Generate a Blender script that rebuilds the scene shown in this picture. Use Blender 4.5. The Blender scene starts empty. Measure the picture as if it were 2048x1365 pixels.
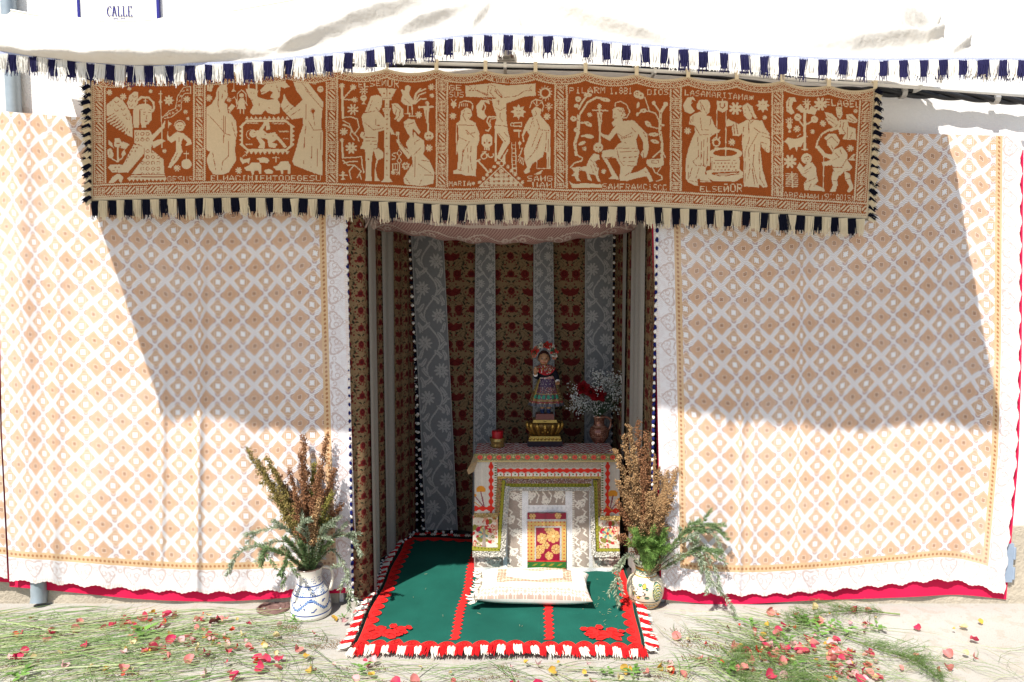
import bpy, math, random
import numpy as np
from mathutils import Vector, Matrix

SC = bpy.context.scene
COL = SC.collection
PI = math.pi
RNG = np.random.default_rng(7)
random.seed(7)

# ---------------------------------------------------------------- camera
CAM = (0.0, -3.46, 1.6)
PITCH = math.radians(4.4)
FPX = 1400.0
cam_d = bpy.data.cameras.new('camera')
cam_d.sensor_width = 36.0
cam_d.lens = FPX / 2048.0 * 36.0
cam_d.clip_end = 200.0
cam_d.clip_start = 0.05
cam = bpy.data.objects.new('camera', cam_d)
cam.location = CAM
cam.rotation_euler = (PI / 2 - PITCH, 0, 0)
COL.objects.link(cam)
SC.camera = cam

# ---------------------------------------------------------------- sky and sun
SUN = Vector((0.60, 0.90, -1.55)).normalized()      # travel direction of the light
W = bpy.data.worlds.new('World')
SC.world = W
W.use_nodes = True
_nt = W.node_tree
_bg = _nt.nodes['Background']
_sky = _nt.nodes.new('ShaderNodeTexSky')
_sky.sky_type = 'NISHITA'
_sky.sun_disc = False
_sky.sun_elevation = math.asin(-SUN.z)
_sky.sun_rotation = math.atan2(-SUN.x, -SUN.y)
_sky.altitude = 400
_sky.dust_density = 1.5
_nt.links.new(_sky.outputs[0], _bg.inputs[0])
_bg.inputs[1].default_value = 0.09
_sl = bpy.data.lights.new('sun', 'SUN')
_sl.energy = 4.7
_sl.angle = math.radians(0.55)
_sl.color = (1.0, 0.975, 0.935)
_so = bpy.data.objects.new('sun', _sl)
_so.rotation_euler = SUN.to_track_quat('-Z', 'Y').to_euler()
_so.location = (-4, -6, 10)
COL.objects.link(_so)
SC.view_settings.view_transform = 'Standard'
SC.view_settings.look = 'None'
SC.view_settings.gamma = 1.0
SC.view_settings.use_curve_mapping = False
SC.view_settings.exposure = 0.74
try:
    SC.cycles.max_bounces = 8
    SC.cycles.diffuse_bounces = 5
    SC.cycles.use_denoising = True
except Exception:
    pass

# ---------------------------------------------------------------- helpers
_c, _s = math.cos(PITCH), math.sin(PITCH)


def UP(px, py, Y):
    """world point on the upright plane Y seen at photo pixel (px, py); arrays allowed"""
    px, py, Y = np.broadcast_arrays(np.asarray(px, float), np.asarray(py, float), np.asarray(Y, float))
    dx = (px - 1024) / FPX
    dy = (682.5 - py) / FPX
    t = (Y - CAM[1]) / (_c + dy * _s)
    return np.stack([dx * t, Y + 0 * t, CAM[2] + (-_s + dy * _c) * t], -1)


def GP(px, py, z=0.0):
    px, py = np.broadcast_arrays(np.asarray(px, float), np.asarray(py, float))
    dx = (px - 1024) / FPX
    dy = (682.5 - py) / FPX
    t = (z - CAM[2]) / (-_s + dy * _c)
    return np.stack([dx * t, CAM[1] + (_c + dy * _s) * t, z + 0 * t], -1)


def S(r, g, b):
    """sRGB 0..255 to linear"""
    o = []
    for v in (r, g, b):
        v = v / 255.0
        o.append(v / 12.92 if v <= 0.04045 else ((v + 0.055) / 1.055) ** 2.4)
    return tuple(o)


ORG = {}


def tag(o, label=None, cat=None, group=None, kind=None):
    if label: o['label'] = label
    if cat: o['category'] = cat
    if group: o['group'] = group
    if kind: o['kind'] = kind
    return o


def thing(name, label, cat, loc=(0, 0, 0), group=None):
    o = bpy.data.objects.new(name, None)
    o.empty_display_size = 0.05
    o.location = loc
    COL.objects.link(o)
    ORG[o.name] = np.array(loc, float)
    return tag(o, label, cat, group)


def make_mesh(name, V, F, mat=None, col=None, uv=None, smooth=False, org=None):
    V = np.asarray(V, float).reshape(-1, 3)
    if org is not None:
        V = V - org
    me = bpy.data.meshes.new(name)
    if isinstance(F, np.ndarray):
        n, k = F.shape
        me.vertices.add(len(V))
        me.vertices.foreach_set('co', V.ravel())
        me.loops.add(n * k)
        me.loops.foreach_set('vertex_index', F.ravel().astype(np.int32))
        me.polygons.add(n)
        me.polygons.foreach_set('loop_start', np.arange(0, n * k, k, dtype=np.int32))
        me.polygons.foreach_set('loop_total', np.full(n, k, dtype=np.int32))
        me.update(calc_edges=True)
    else:
        me.from_pydata([tuple(v) for v in V], [], F)
    if smooth:
        me.polygons.foreach_set('use_smooth', np.ones(len(me.polygons), bool))
    if col is not None:
        col = np.asarray(col, np.float32)
        if len(col) == len(V) and len(col) != len(me.polygons):
            a = me.color_attributes.new('Col', 'FLOAT_COLOR', 'POINT')
            c = np.ones((len(V), 4), np.float32)
            c[:, :3] = col
        else:
            a = me.color_attributes.new('Col', 'FLOAT_COLOR', 'CORNER')
            tot = np.zeros(len(me.polygons), np.int32)
            me.polygons.foreach_get('loop_total', tot)
            c = np.ones((tot.sum(), 4), np.float32)
            c[:, :3] = np.repeat(col, tot, axis=0)
        a.data.foreach_set('color', c.ravel())
    if uv is not None:
        for nm, arr in uv.items():
            l = me.uv_layers.new(name=nm)
            li = np.zeros(len(me.loops), np.int32)
            me.loops.foreach_get('vertex_index', li)
            l.data.foreach_set('uv', np.asarray(arr, np.float32)[li].ravel())
    if mat is not None:
        me.materials.append(mat)
    me.update()
    return me


def obj(name, V, F, mat=None, parent=None, **kw):
    """one mesh object from world coordinates"""
    if parent is not None:
        org = ORG[parent.name]
    else:
        org = kw.pop('org', None)
        if org is None:
            v = np.asarray(V, float).reshape(-1, 3)
            org = np.array([v[:, 0].mean(), v[:, 1].mean(), v[:, 2].min()])
    kw.pop('org', None)
    me = make_mesh(name, V, F, mat, org=org, **kw)
    o = bpy.data.objects.new(name, me)
    COL.objects.link(o)
    ORG[o.name] = np.array(org, float)
    if parent is not None:
        o.parent = parent
    else:
        o.location = org
    return o


def inst(name, me, loc, parent=None, rot=(0, 0, 0), scale=(1, 1, 1)):
    o = bpy.data.objects.new(name, me)
    COL.objects.link(o)
    if parent is not None:
        o.parent = parent
        o.location = np.array(loc, float) - ORG[parent.name]
    else:
        o.location = loc
    o.rotation_euler = rot
    o.scale = scale
    ORG[o.name] = np.array(loc, float)
    return o


def gridF(ny, nx, mask=None):
    """faces of a (ny+1)x(nx+1) vertex grid"""
    i = np.arange(ny)[:, None] * (nx + 1) + np.arange(nx)[None, :]
    F = np.stack([i, i + 1, i + nx + 2, i + nx + 1], -1).reshape(-1, 4)
    if mask is not None:
        F = F[mask.ravel()]
    return F


class MB:
    """collects simple shapes into one mesh"""
    def __init__(s): s.V = []; s.F = []; s.C = []; s.n = 0

    def add(s, V, F, c=None):
        V = np.asarray(V, float).reshape(-1, 3)
        s.V.append(V)
        for f in F:
            s.F.append(tuple(int(i) + s.n for i in f))
        s.C.append(np.tile(np.array(c if c is not None else (1, 1, 1), float), (len(F), 1)) if np.ndim(c) < 2 else np.asarray(c))
        s.n += len(V)

    def box(s, lo, hi, c=None, taper=0.0):
        x0, y0, z0 = lo; x1, y1, z1 = hi
        t = taper
        V = [(x0, y0, z0), (x1, y0, z0), (x1, y1, z0), (x0, y1, z0),
             (x0 + t, y0 + t, z1), (x1 - t, y0 + t, z1), (x1 - t, y1 - t, z1), (x0 + t, y1 - t, z1)]
        s.add(V, [(3, 2, 1, 0), (4, 5, 6, 7), (0, 1, 5, 4), (1, 2, 6, 5), (2, 3, 7, 6), (3, 0, 4, 7)], c)

    def tube(s, P, r, n=8, c=None, cap=True):
        V, F = tube(P, r, n, cap)
        s.add(V, F, c)

    def lathe(s, prof, n=24, c=None, center=(0, 0, 0), flute=None):
        V, F = lathe(prof, n, center, flute)
        s.add(V, F, c)

    def ball(s, ctr, r, n=8, m=6, c=None):
        r = np.broadcast_to(np.asarray(r, float), (3,))
        V = []; F = []
        for j in range(m + 1):
            th = PI * j / m
            for i in range(n):
                ph = 2 * PI * i / n
                V.append((ctr[0] + r[0] * math.sin(th) * math.cos(ph), ctr[1] + r[1] * math.sin(th) * math.sin(ph), ctr[2] + r[2] * math.cos(th)))
        for j in range(m):
            for i in range(n):
                F.append((j * n + i, (j + 1) * n + i, (j + 1) * n + (i + 1) % n, j * n + (i + 1) % n))
        s.add(V, F, c)

    def build(s, name, mat, parent=None, smooth=False, col=False, **kw):
        V = np.concatenate(s.V)
        return obj(name, V, s.F, mat, parent, smooth=smooth, col=np.concatenate(s.C) if col else None, **kw)

    def mesh(s, name, mat, smooth=False, col=False):
        return make_mesh(name, np.concatenate(s.V), s.F, mat, smooth=smooth, col=np.concatenate(s.C) if col else None)


def tube(P, r, n=8, cap=True):
    P = np.asarray(P, float)
    m = len(P)
    r = np.broadcast_to(np.asarray(r, float), (m,))
    T = np.gradient(P, axis=0)
    T /= np.linalg.norm(T, axis=1)[:, None] + 1e-12
    ref = np.array([0, 0, 1.0]) if abs(T[0][2]) < 0.9 else np.array([1.0, 0, 0])
    A = np.cross(T, ref); A /= np.linalg.norm(A, axis=1)[:, None] + 1e-12
    B = np.cross(T, A)
    a = np.linspace(0, 2 * PI, n, endpoint=False)
    V = P[:, None, :] + r[:, None, None] * (np.cos(a)[None, :, None] * A[:, None, :] + np.sin(a)[None, :, None] * B[:, None, :])
    F = []
    for i in range(m - 1):
        for j in range(n):
            F.append((i * n + j, i * n + (j + 1) % n, (i + 1) * n + (j + 1) % n, (i + 1) * n + j))
    if cap:
        F.append(tuple(range(n))[::-1])
        F.append(tuple((m - 1) * n + j for j in range(n)))
    return V.reshape(-1, 3), F


def lathe(prof, n=24, center=(0, 0, 0), flute=None):
    V = []; F = []
    for k, (r, z) in enumerate(prof):
        for i in range(n):
            a = 2 * PI * i / n
            rr = r * (flute(a, k) if flute else 1)
            V.append((center[0] + rr * math.cos(a), center[1] + rr * math.sin(a), center[2] + z))
    for k in range(len(prof) - 1):
        for i in range(n):
            F.append((k * n + i, k * n + (i + 1) % n, (k + 1) * n + (i + 1) % n, (k + 1) * n + i))
    return V, F


def bez(p0, p1, p2, n=16):
    t = np.linspace(0, 1, n)[:, None]
    p0, p1, p2 = map(np.asarray, (p0, p1, p2))
    return (1 - t) ** 2 * p0 + 2 * t * (1 - t) * p1 + t * t * p2


def interp(x, pts):
    xs, ys = zip(*pts)
    return np.interp(x, xs, ys)


def smooth_interp(x, pts):
    """monotone-ish smooth interpolation (catmull-rom) through points"""
    xs = np.array([p[0] for p in pts], float); ys = np.array([p[1] for p in pts], float)
    m = np.gradient(ys, xs)
    x = np.clip(np.asarray(x, float), xs[0], xs[-1])
    i = np.clip(np.searchsorted(xs, x) - 1, 0, len(xs) - 2)
    h = xs[i + 1] - xs[i]
    t = (x - xs[i]) / h
    return ((2 * t**3 - 3 * t**2 + 1) * ys[i] + (t**3 - 2 * t**2 + t) * h * m[i] + (-2 * t**3 + 3 * t**2) * ys[i + 1] + (t**3 - t**2) * h * m[i + 1])


# ---------------------------------------------------------------- node helpers
class E:
    nt = None

    def __init__(s, sock): s.k = sock

    @staticmethod
    def op(o, *a):
        n = E.nt.nodes.new('ShaderNodeMath')
        n.operation = o
        for i, v in enumerate(a):
            if isinstance(v, E): E.nt.links.new(v.k, n.inputs[i])
            else: n.inputs[i].default_value = float(v)
        return E(n.outputs[0])

    def __add__(s, o): return E.op('ADD', s, o)
    __radd__ = __add__
    def __sub__(s, o): return E.op('SUBTRACT', s, o)
    def __rsub__(s, o): return E.op('SUBTRACT', o, s)
    def __mul__(s, o): return E.op('MULTIPLY', s, o)
    __rmul__ = __mul__
    def __truediv__(s, o): return E.op('DIVIDE', s, o)
    def __lt__(s, o): return E.op('LESS_THAN', s, o)
    def __gt__(s, o): return E.op('GREATER_THAN', s, o)
    def __abs__(s): return E.op('ABSOLUTE', s)


def eabs(a): return E.op('ABSOLUTE', a)
def emin(a, b): return E.op('MINIMUM', a, b)
def emax(a, b): return E.op('MAXIMUM', a, b)
def fract(a): return E.op('FRACT', a)
def esin(a): return E.op('SINE', a)
def esqrt(a): return E.op('SQRT', a)
def band(a, lo, hi): return (a > lo) * (a < hi)


def cmix(f, a, b):
    n = E.nt.nodes.new('ShaderNodeMix')
    n.data_type = 'RGBA'
    E.nt.links.new(f.k, n.inputs[0])
    for sock, v in ((n.inputs[6], a), (n.inputs[7], b)):
        if isinstance(v, E): E.nt.links.new(v.k, sock)
        else: sock.default_value = (*v, 1)
    return E(n.outputs[2])


def cmul(c, f):
    """colour times scalar"""
    n = E.nt.nodes.new('ShaderNodeVectorMath')
    n.operation = 'SCALE'
    E.nt.links.new(c.k, n.inputs[0])
    E.nt.links.new(f.k, n.inputs[3])
    return E(n.outputs[0])


def new_mat(name, rough=0.85, spec=0.2, metal=0.0):
    m = bpy.data.materials.new(name)
    m.use_nodes = True
    E.nt = m.node_tree
    b = m.node_tree.nodes['Principled BSDF']
    b.inputs['Roughness'].default_value = rough
    b.inputs['Specular IOR Level'].default_value = spec
    b.inputs['Metallic'].default_value = metal
    return m, b


def noise(scale, detail=3.0, coord='Object', rough=0.55, vec=None):
    nt = E.nt
    n = nt.nodes.new('ShaderNodeTexNoise')
    n.inputs['Scale'].default_value = scale
    n.inputs['Detail'].default_value = detail
    n.inputs['Roughness'].default_value = rough
    if vec is None:
        tc = nt.nodes.new('ShaderNodeTexCoord')
        nt.links.new(tc.outputs[coord], n.inputs['Vector'])
    else:
        nt.links.new(vec, n.inputs['Vector'])
    return E(n.outputs[0])


def bump(b, h, strength=0.3, dist=0.002):
    n = E.nt.nodes.new('ShaderNodeBump')
    n.inputs['Strength'].default_value = strength
    n.inputs['Distance'].default_value = dist
    E.nt.links.new(h.k, n.inputs['Height'])
    E.nt.links.new(n.outputs[0], b.inputs['Normal'])


def plain(name, color, rough=0.85, spec=0.2, metal=0.0, var=0.12, scale=30.0, bmp=0.0, bscale=200.0, bdist=0.002, transl=0.0):
    m, b = new_mat(name, rough, spec, metal)
    n = noise(scale)
    base = E.nt.nodes.new('ShaderNodeRGB')
    base.outputs[0].default_value = (*color, 1)
    c = cmul(E(base.outputs[0]), (n - 0.5) * (2 * var) + 1.0)
    E.nt.links.new(c.k, b.inputs['Base Color'])
    if bmp > 0:
        bump(b, noise(bscale, 2), bmp, bdist)
    if transl > 0:
        add_transl(m, b, c, transl)
    return m


def add_transl(m, b, c, f):
    nt = m.node_tree
    t = nt.nodes.new('ShaderNodeBsdfTranslucent')
    nt.links.new(c.k, t.inputs[0])
    mx = nt.nodes.new('ShaderNodeMixShader')
    mx.inputs[0].default_value = f
    nt.links.new(b.outputs[0], mx.inputs[1])
    nt.links.new(t.outputs[0], mx.inputs[2])
    nt.links.new(mx.outputs[0], nt.nodes['Material Output'].inputs[0])


def painted(name, rough=0.85, spec=0.15, weave=900.0, bmp=0.25, var=0.10, metal=0.0, transl=0.0):
    m, b = new_mat(name, rough, spec, metal)
    a = E.nt.nodes.new('ShaderNodeAttribute')
    a.attribute_name = 'Col'
    n = noise(60.0)
    c = cmul(E(a.outputs['Color']), (n - 0.5) * (2 * var) + 1.0)
    E.nt.links.new(c.k, b.inputs['Base Color'])
    if bmp > 0:
        bump(b, noise(weave, 2), bmp, 0.0015)
    if transl > 0:
        add_transl(m, b, c, transl)
    return m


# ---------------------------------------------------------------- rasters for woven / printed figures
FONT = {
 'A': '00100 01010 01010 10001 11111 10001 10001', 'B': '11110 10001 10001 11110 10001 10001 11110', 'C': '01110 10001 10000 10000 10000 10001 01110',
 'D': '11110 10001 10001 10001 10001 10001 11110', 'E': '11111 10000 10000 11110 10000 10000 11111', 'F': '11111 10000 10000 11110 10000 10000 10000',
 'G': '01110 10001 10000 10111 10001 10001 01110', 'H': '10001 10001 10001 11111 10001 10001 10001', 'I': '01110 00100 00100 00100 00100 00100 01110',
 'L': '10000 10000 10000 10000 10000 10000 11111', 'M': '10001 11011 10101 10101 10001 10001 10001', 'N': '10001 10001 10011 10101 11001 10001 10001',
 'O': '01110 10001 10001 10001 10001 10001 01110', 'P': '11110 10001 10001 11110 10000 10000 10000', 'R': '11110 10001 10001 11110 10100 10010 10001',
 'S': '01111 10000 10000 01110 00001 00001 11110', 'T': '11111 00100 00100 00100 00100 00100 01110', 'U': '10001 10001 10001 10001 10001 10001 01110',
 'V': '10001 10001 10001 10001 01010 01010 00100', '1': '00100 01100 00100 00100 00100 00100 01110', '9': '01110 10001 10001 01111 00001 10001 01110',
 '8': '01110 10001 10001 01110 10001 10001 01110', '.': '00000 00000 00000 00000 00000 01100 01100', ' ': '00000 00000 00000 00000 00000 00000 00000',
 '~': '01110 00000 10011 10101 10101 11001 10001', 'i': '00100 00000 00100 00100 00100 00100 01110', '*': '00000 10101 01110 11111 01110 10101 00000',
}


class Raster:
    def __init__(s, x0, y0, x1, y1, cell):
        s.x0, s.y0, s.cell = x0, y0, cell
        s.nx = int(round((x1 - x0) / cell)); s.ny = int(round((y1 - y0) / cell))
        s.X, s.Y = np.meshgrid(x0 + (np.arange(s.nx) + .5) * cell, y0 + (np.arange(s.ny) + .5) * cell)
        s.A = np.zeros((s.ny, s.nx), np.int16)
        s.tr(0, 0, 1)

    def tr(s, ox, oy, sc): s.ox, s.oy, s.sc = ox, oy, sc

    def win(s, xs, ys, pad):
        a = int(max(0, (min(xs) - pad - s.x0) / s.cell)); b = int(min(s.nx, (max(xs) + pad - s.x0) / s.cell + 2))
        c = int(max(0, (min(ys) - pad - s.y0) / s.cell)); d = int(min(s.ny, (max(ys) + pad - s.y0) / s.cell + 2))
        return slice(c, max(c, d)), slice(a, max(a, b))

    def T(s, pts): return [(s.ox + x / s.sc, s.oy + y / s.sc) for x, y in pts]

    def poly(s, pts, v=1):
        p = s.T(pts)
        w = s.win([q[0] for q in p], [q[1] for q in p], 1)
        X, Y = s.X[w], s.Y[w]
        ins = np.zeros(X.shape, bool)
        for (xa, ya), (xb, yb) in zip(p, p[1:] + p[:1]):
            if ya == yb: continue
            cr = (ya > Y) != (yb > Y)
            ins ^= cr & (X < (xb - xa) * (Y - ya) / (yb - ya) + xa)
        s.A[w][ins] = v

    def line(s, pts, wd=6, v=1):
        p = s.T(pts)
        r = max(wd / s.sc / 2, s.cell * 0.55)
        for (xa, ya), (xb, yb) in zip(p, p[1:]):
            w = s.win([xa, xb], [ya, yb], r + 1)
            X, Y = s.X[w], s.Y[w]
            dx, dy = xb - xa, yb - ya
            t = np.clip(((X - xa) * dx + (Y - ya) * dy) / (dx * dx + dy * dy + 1e-9), 0, 1)
            s.A[w][(X - xa - t * dx) ** 2 + (Y - ya - t * dy) ** 2 <= r * r] = v

    def disc(s, c, r, v=1, r2=None, ang=0.0):
        (cx, cy), = s.T([c])
        ra = r / s.sc; rb = (r2 if r2 else r) / s.sc
        m = max(ra, rb)
        w = s.win([cx - m, cx + m], [cy - m, cy + m], 1)
        X, Y = s.X[w] - cx, s.Y[w] - cy
        ca, sa = math.cos(ang), math.sin(ang)
        U = X * ca + Y * sa; V = -X * sa + Y * ca
        s.A[w][(U / ra) ** 2 + (V / rb) ** 2 <= 1] = v

    def ring(s, c, r, wd=8, v=1, a0=0, a1=2 * PI, r2=None):
        r2 = r2 or r
        s.line([(c[0] + r * math.cos(a), c[1] + r2 * math.sin(a)) for a in np.linspace(a0, a1, 22)], wd, v)

    def star(s, c, r, v=1, n=8, wd=None, a0=None):
        wd = wd or r * 0.42
        a0 = PI / n if a0 is None else a0
        for k in range(n):
            a = a0 + 2 * PI * k / n
            s.line([(c[0] + .3 * r * math.cos(a), c[1] + .3 * r * math.sin(a)), (c[0] + r * .9 * math.cos(a), c[1] + r * .9 * math.sin(a))], wd, v)

    def sun(s, c, r):
        for k in range(8):
            a = 2 * PI * k / 8
            s.poly([(c[0] + r * math.cos(a), c[1] + r * math.sin(a)), (c[0] + .6 * r * math.cos(a + .4), c[1] + .6 * r * math.sin(a + .4)), (c[0] + .6 * r * math.cos(a - .4), c[1] + .6 * r * math.sin(a - .4))])
        s.disc(c, r * .62)
        s.line([(c[0] - r * .25, c[1] - r * .15), (c[0] - r * .12, c[1] - r * .15)], 4, 0); s.line([(c[0] + r * .25, c[1] - r * .15), (c[0] + r * .12, c[1] - r * .15)], 4, 0)
        s.line([(c[0] - r * .15, c[1] + r * .28), (c[0] + r * .15, c[1] + r * .28)], 4, 0)

    def text(s, t, x0, y0, x1, y1, slope=0.0, v=1, mirrorN=True):
        """slope: extra drop in y over the whole width"""
        adv = (x1 - x0) / len(t)
        h = (y1 - y0) / 7.0
        w = adv / 6.3
        for i, ch in enumerate(t):
            g = FONT[ch].split()
            for r in range(7):
                row = g[r]
                if ch in 'N~' and not mirrorN: row = row[::-1]
                for q in range(5):
                    if row[q] == '1':
                        x = x0 + i * adv + q * w; y = y0 + r * h + slope * i / len(t)
                        s.poly([(x, y), (x + w * 1.02, y), (x + w * 1.02, y + h * 1.02), (x, y + h * 1.02)], v)

# ================================================================ MATERIALS
M = {}
M['navy'] = plain('navy_thread', (0.007, 0.008, 0.020), 0.9, 0.1, var=0.4, scale=300)
M['cream'] = plain('cream_thread', (0.72, 0.62, 0.44), 0.9, 0.1, var=0.15, scale=300)
M['blue_thread'] = plain('blue_thread', (0.020, 0.018, 0.068), 0.85, 0.15, var=0.4, scale=300)
M['white_thread'] = plain('white_thread', (0.82, 0.78, 0.70), 0.9, 0.1, var=0.1, scale=300)
M['red_thread'] = plain('red_wool', (0.55, 0.012, 0.015), 0.9, 0.1, var=0.3, scale=200)
M['ivory_wool'] = plain('ivory_wool', (0.78, 0.72, 0.60), 0.9, 0.1, var=0.15, scale=200)
M['red_cloth'] = plain('crimson_cotton', (0.62, 0.012, 0.065), 0.8, 0.15, var=0.12, scale=12, bmp=0.15, bscale=700)
M['linen'] = plain('grey_linen', (0.34, 0.315, 0.275), 0.9, 0.1, var=0.15, scale=60, bmp=0.3, bscale=700)
M['pvc'] = plain('white_pvc', (0.72, 0.70, 0.65), 0.45, 0.4, var=0.08)
M['rubber'] = plain('black_rubber', (0.012, 0.012, 0.014), 0.5, 0.4, var=0.3)
M['zinc'] = plain('zinc_pipe', (0.30, 0.35, 0.38), 0.45, 0.5, metal=0.25, var=0.2, scale=25)
M['steel'] = plain('grey_steel', (0.42, 0.40, 0.37), 0.5, 0.5, metal=0.5, var=0.2)
M['bluegrey'] = plain('blue_grey_paint', (0.26, 0.32, 0.40), 0.5, 0.4, var=0.15)
M['iron'] = plain('rusty_iron', (0.17, 0.10, 0.085), 0.7, 0.3, metal=0.2, var=0.35, scale=60)
M['glaze'] = painted('painted_glaze', 0.18, 0.5, bmp=0.0, var=0.04)
M['printed'] = painted('printed_cloth', 0.9, 0.1, 1100, 0.3, 0.14)
M['crochet'] = painted('filet_crochet', 0.92, 0.08, 1400, 0.5, 0.07, transl=0.0)
M['seq'] = painted('sequined_cloth', 0.42, 0.5, 900, 0.4, 0.1)
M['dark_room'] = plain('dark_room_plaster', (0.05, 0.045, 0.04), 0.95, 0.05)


def wall_mat():
    m, b = new_mat('whitewashed_plaster', 0.92, 0.1)
    n = noise(3.0, 5); f = noise(90.0, 4)
    c = cmix((n - 0.35) * 1.2, S(236, 232, 226), S(246, 244, 240))
    g = noise(7.0, 6)
    c = cmix(band(g, 0.66, 1.0) * 0.35, c, S(198, 186, 168))
    E.nt.links.new(c.k, b.inputs['Base Color'])
    bump(b, f * 0.7 + noise(30, 4) * 0.6, 0.75, 0.008)
    return m


def plinth_mat():
    m, b = new_mat('rough_grey_render', 0.95, 0.1)
    n = noise(5.0, 6); g = noise(40, 5)
    c = cmix(n, S(150, 140, 124), S(205, 192, 170))
    c = cmix((g - 0.5) * 1.2, c, S(120, 112, 100))
    E.nt.links.new(c.k, b.inputs['Base Color'])
    bump(b, g + noise(120, 3) * 0.5, 0.8, 0.01)
    return m


def ground_mat():
    m, b = new_mat('worn_concrete', 0.92, 0.15)
    n = noise(1.6, 6); g = noise(14, 6); h = noise(160, 3)
    c = cmix((n - 0.3) * 1.6, S(159, 154, 145), S(179, 175, 167))
    c = cmix(band(g, 0.56, 1.0) * 0.28, c, S(148, 137, 118))
    c = cmix(band(h, 0.62, 1.0) * 0.5, c, S(124, 114, 98))
    st = noise(4.5, 5)
    c = cmix(band(st, 0.62, 0.9) * 0.15, c, S(170, 150, 124))
    E.nt.links.new(c.k, b.inputs['Base Color'])
    bump(b, g * 0.6 + h * 0.5, 0.5, 0.006)
    return m


M['wall'] = wall_mat(); M['plinth'] = plinth_mat(); M['ground'] = ground_mat()


def hanging_mat():
    """jacquard bedspread: diamond lattice, dotted stripe and lace edge, all from UV metres"""
    m, b = new_mat('jacquard_bedspread', 0.9, 0.1)
    nt = m.node_tree
    u1 = nt.nodes.new('ShaderNodeUVMap'); u1.uv_map = 'pat'
    u2 = nt.nodes.new('ShaderNodeUVMap'); u2.uv_map = 'edge'
    s1 = nt.nodes.new('ShaderNodeSeparateXYZ'); nt.links.new(u1.outputs[0], s1.inputs[0])
    s2 = nt.nodes.new('ShaderNodeSeparateXYZ'); nt.links.new(u2.outputs[0], s2.inputs[0])
    u, v = E(s1.outputs[0]) / 0.1235, E(s1.outputs[1]) / 0.1285
    d, l = E(s2.outputs[0]), E(s2.outputs[1])
    WHITE = (0.78, 0.765, 0.765); TAN = (0.585, 0.37, 0.24); MAU = (0.50, 0.36, 0.335); BRN = (0.44, 0.26, 0.15)
    PALE = (0.72, 0.57, 0.45); DARK = (0.10, 0.035, 0.02)
    ax, ay = fract(u) - 0.5, fract(v) - 0.5
    bx, by = fract(u + 0.5) - 0.5, fract(v + 0.5) - 0.5
    aax, aay, abx, aby = map(eabs, (ax, ay, bx, by))
    a = aax + aay
    bb = abx + aby
    # herringbone ribs on the white bands
    rib = fract((ay + aax * 0.55) * 15.0)
    col = cmix(band(rib, 0.0, 0.34) * band(a, 0.395, 0.605), WHITE, (0.50, 0.42, 0.40))
    # mauve lobes
    lobeA = ((aax - 0.290) * (aax - 0.290) + ay * ay) < 0.0128
    lobeB = ((aby - 0.290) * (aby - 0.290) + bx * bx) < 0.0128
    col = cmix(emax(lobeA, lobeB), col, MAU)
    # diamond A
    col = cmix(a < 0.385, col, BRN)
    col = cmix(a < 0.370, col, TAN)
    col = cmix(band(a, 0.330, 0.345), col, PALE)
    sqA = emax(aax, aay)
    col = cmix(band(sqA, 0.068, 0.088), col, PALE)
    col = cmix(band(sqA, 0.042, 0.062), col, (0.22, 0.10, 0.06))
    col = cmix(a < 0.022, col, DARK)
    # diamond B
    col = cmix(bb < 0.372, col, PALE)
    col = cmix(bb < 0.33, col, (0.56, 0.375, 0.25))
    sqB = emax(abx, aby)
    col = cmix(band(sqB, 0.165, 0.185) * (bb < 0.36), col, PALE)
    starB = emin(sqB, bb * 0.62)
    dB = emin(emin(abx, aby), eabs(abx - aby) * 0.7)
    col = cmix((sqB < 0.105) * (dB < 0.026), col, WHITE)
    # small weave irregularity
    w = noise(260, 2)
    col = cmul(col, (w - 0.5) * 0.16 + 1.0)
    fadev = noise(2.2, 4)
    # dotted tan stripe
    dots = (fract(l / 0.0215) - 0.5)
    dd = (d - 0.1205)
    isdot = (dots * dots * 0.00046 + dd * dd) < 0.000042
    stripe = cmix(isdot, (0.62, 0.42, 0.24), (0.38, 0.18, 0.08))
    col = cmix(d < 0.138, col, stripe)
    # lace edge
    L = 0.125
    q = (fract(l / L) - 0.5) * L
    aq = eabs(q)
    dd2 = d - 0.058
    h1 = (aq * aq) / 0.0020 + (dd2 - aq * 0.55) * (dd2 - aq * 0.55) / 0.00105
    r1 = esqrt((aq - 0.020) * (aq - 0.020) + (d - 0.064) * (d - 0.064))
    q3 = eabs(fract(l / L + 0.5) - 0.5) * L
    r3 = esqrt(q3 * q3 + (d - 0.078) * (d - 0.078))
    pet = esin(E.op('ARCTAN2', q, d - 0.055) * 6.0)
    r2 = esqrt(q * q + (d - 0.055) * (d - 0.055))
    brk = noise(85.0, 2)
    lines = emax(emax(band(h1, 0.72, 1.15), band(r1, 0.009, 0.0130)), emax(band(r2 - pet * 0.005, 0.010, 0.0145), band(r3, 0.007, 0.0115)))
    lines = emax(lines, band(aq - (d - 0.005) * 0.5, -0.0015, 0.0022) * (d < 0.03))
    mesh_n = band(fract((l + d) * 105.0), 0.0, 0.30) * band(fract((l - d) * 105.0), 0.0, 0.45)
    mesh2 = band(fract(l * 150.0), 0.0, 0.35) * band(fract(d * 150.0), 0.0, 0.6) * (noise(40.0, 2) > 0.48)
    lace = cmix(emax(mesh_n * 0.75, mesh2 * 0.8), WHITE, MAU)
    lace = cmix(lines * (brk > 0.40) * 0.85, lace, (0.53, 0.40, 0.355))
    lace = cmix(band(fract(l / L * 14.0), 0.0, 0.4) * (d < 0.016), lace, (0.70, 0.55, 0.45))
    col = cmix(d < 0.1035, col, lace)
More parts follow.
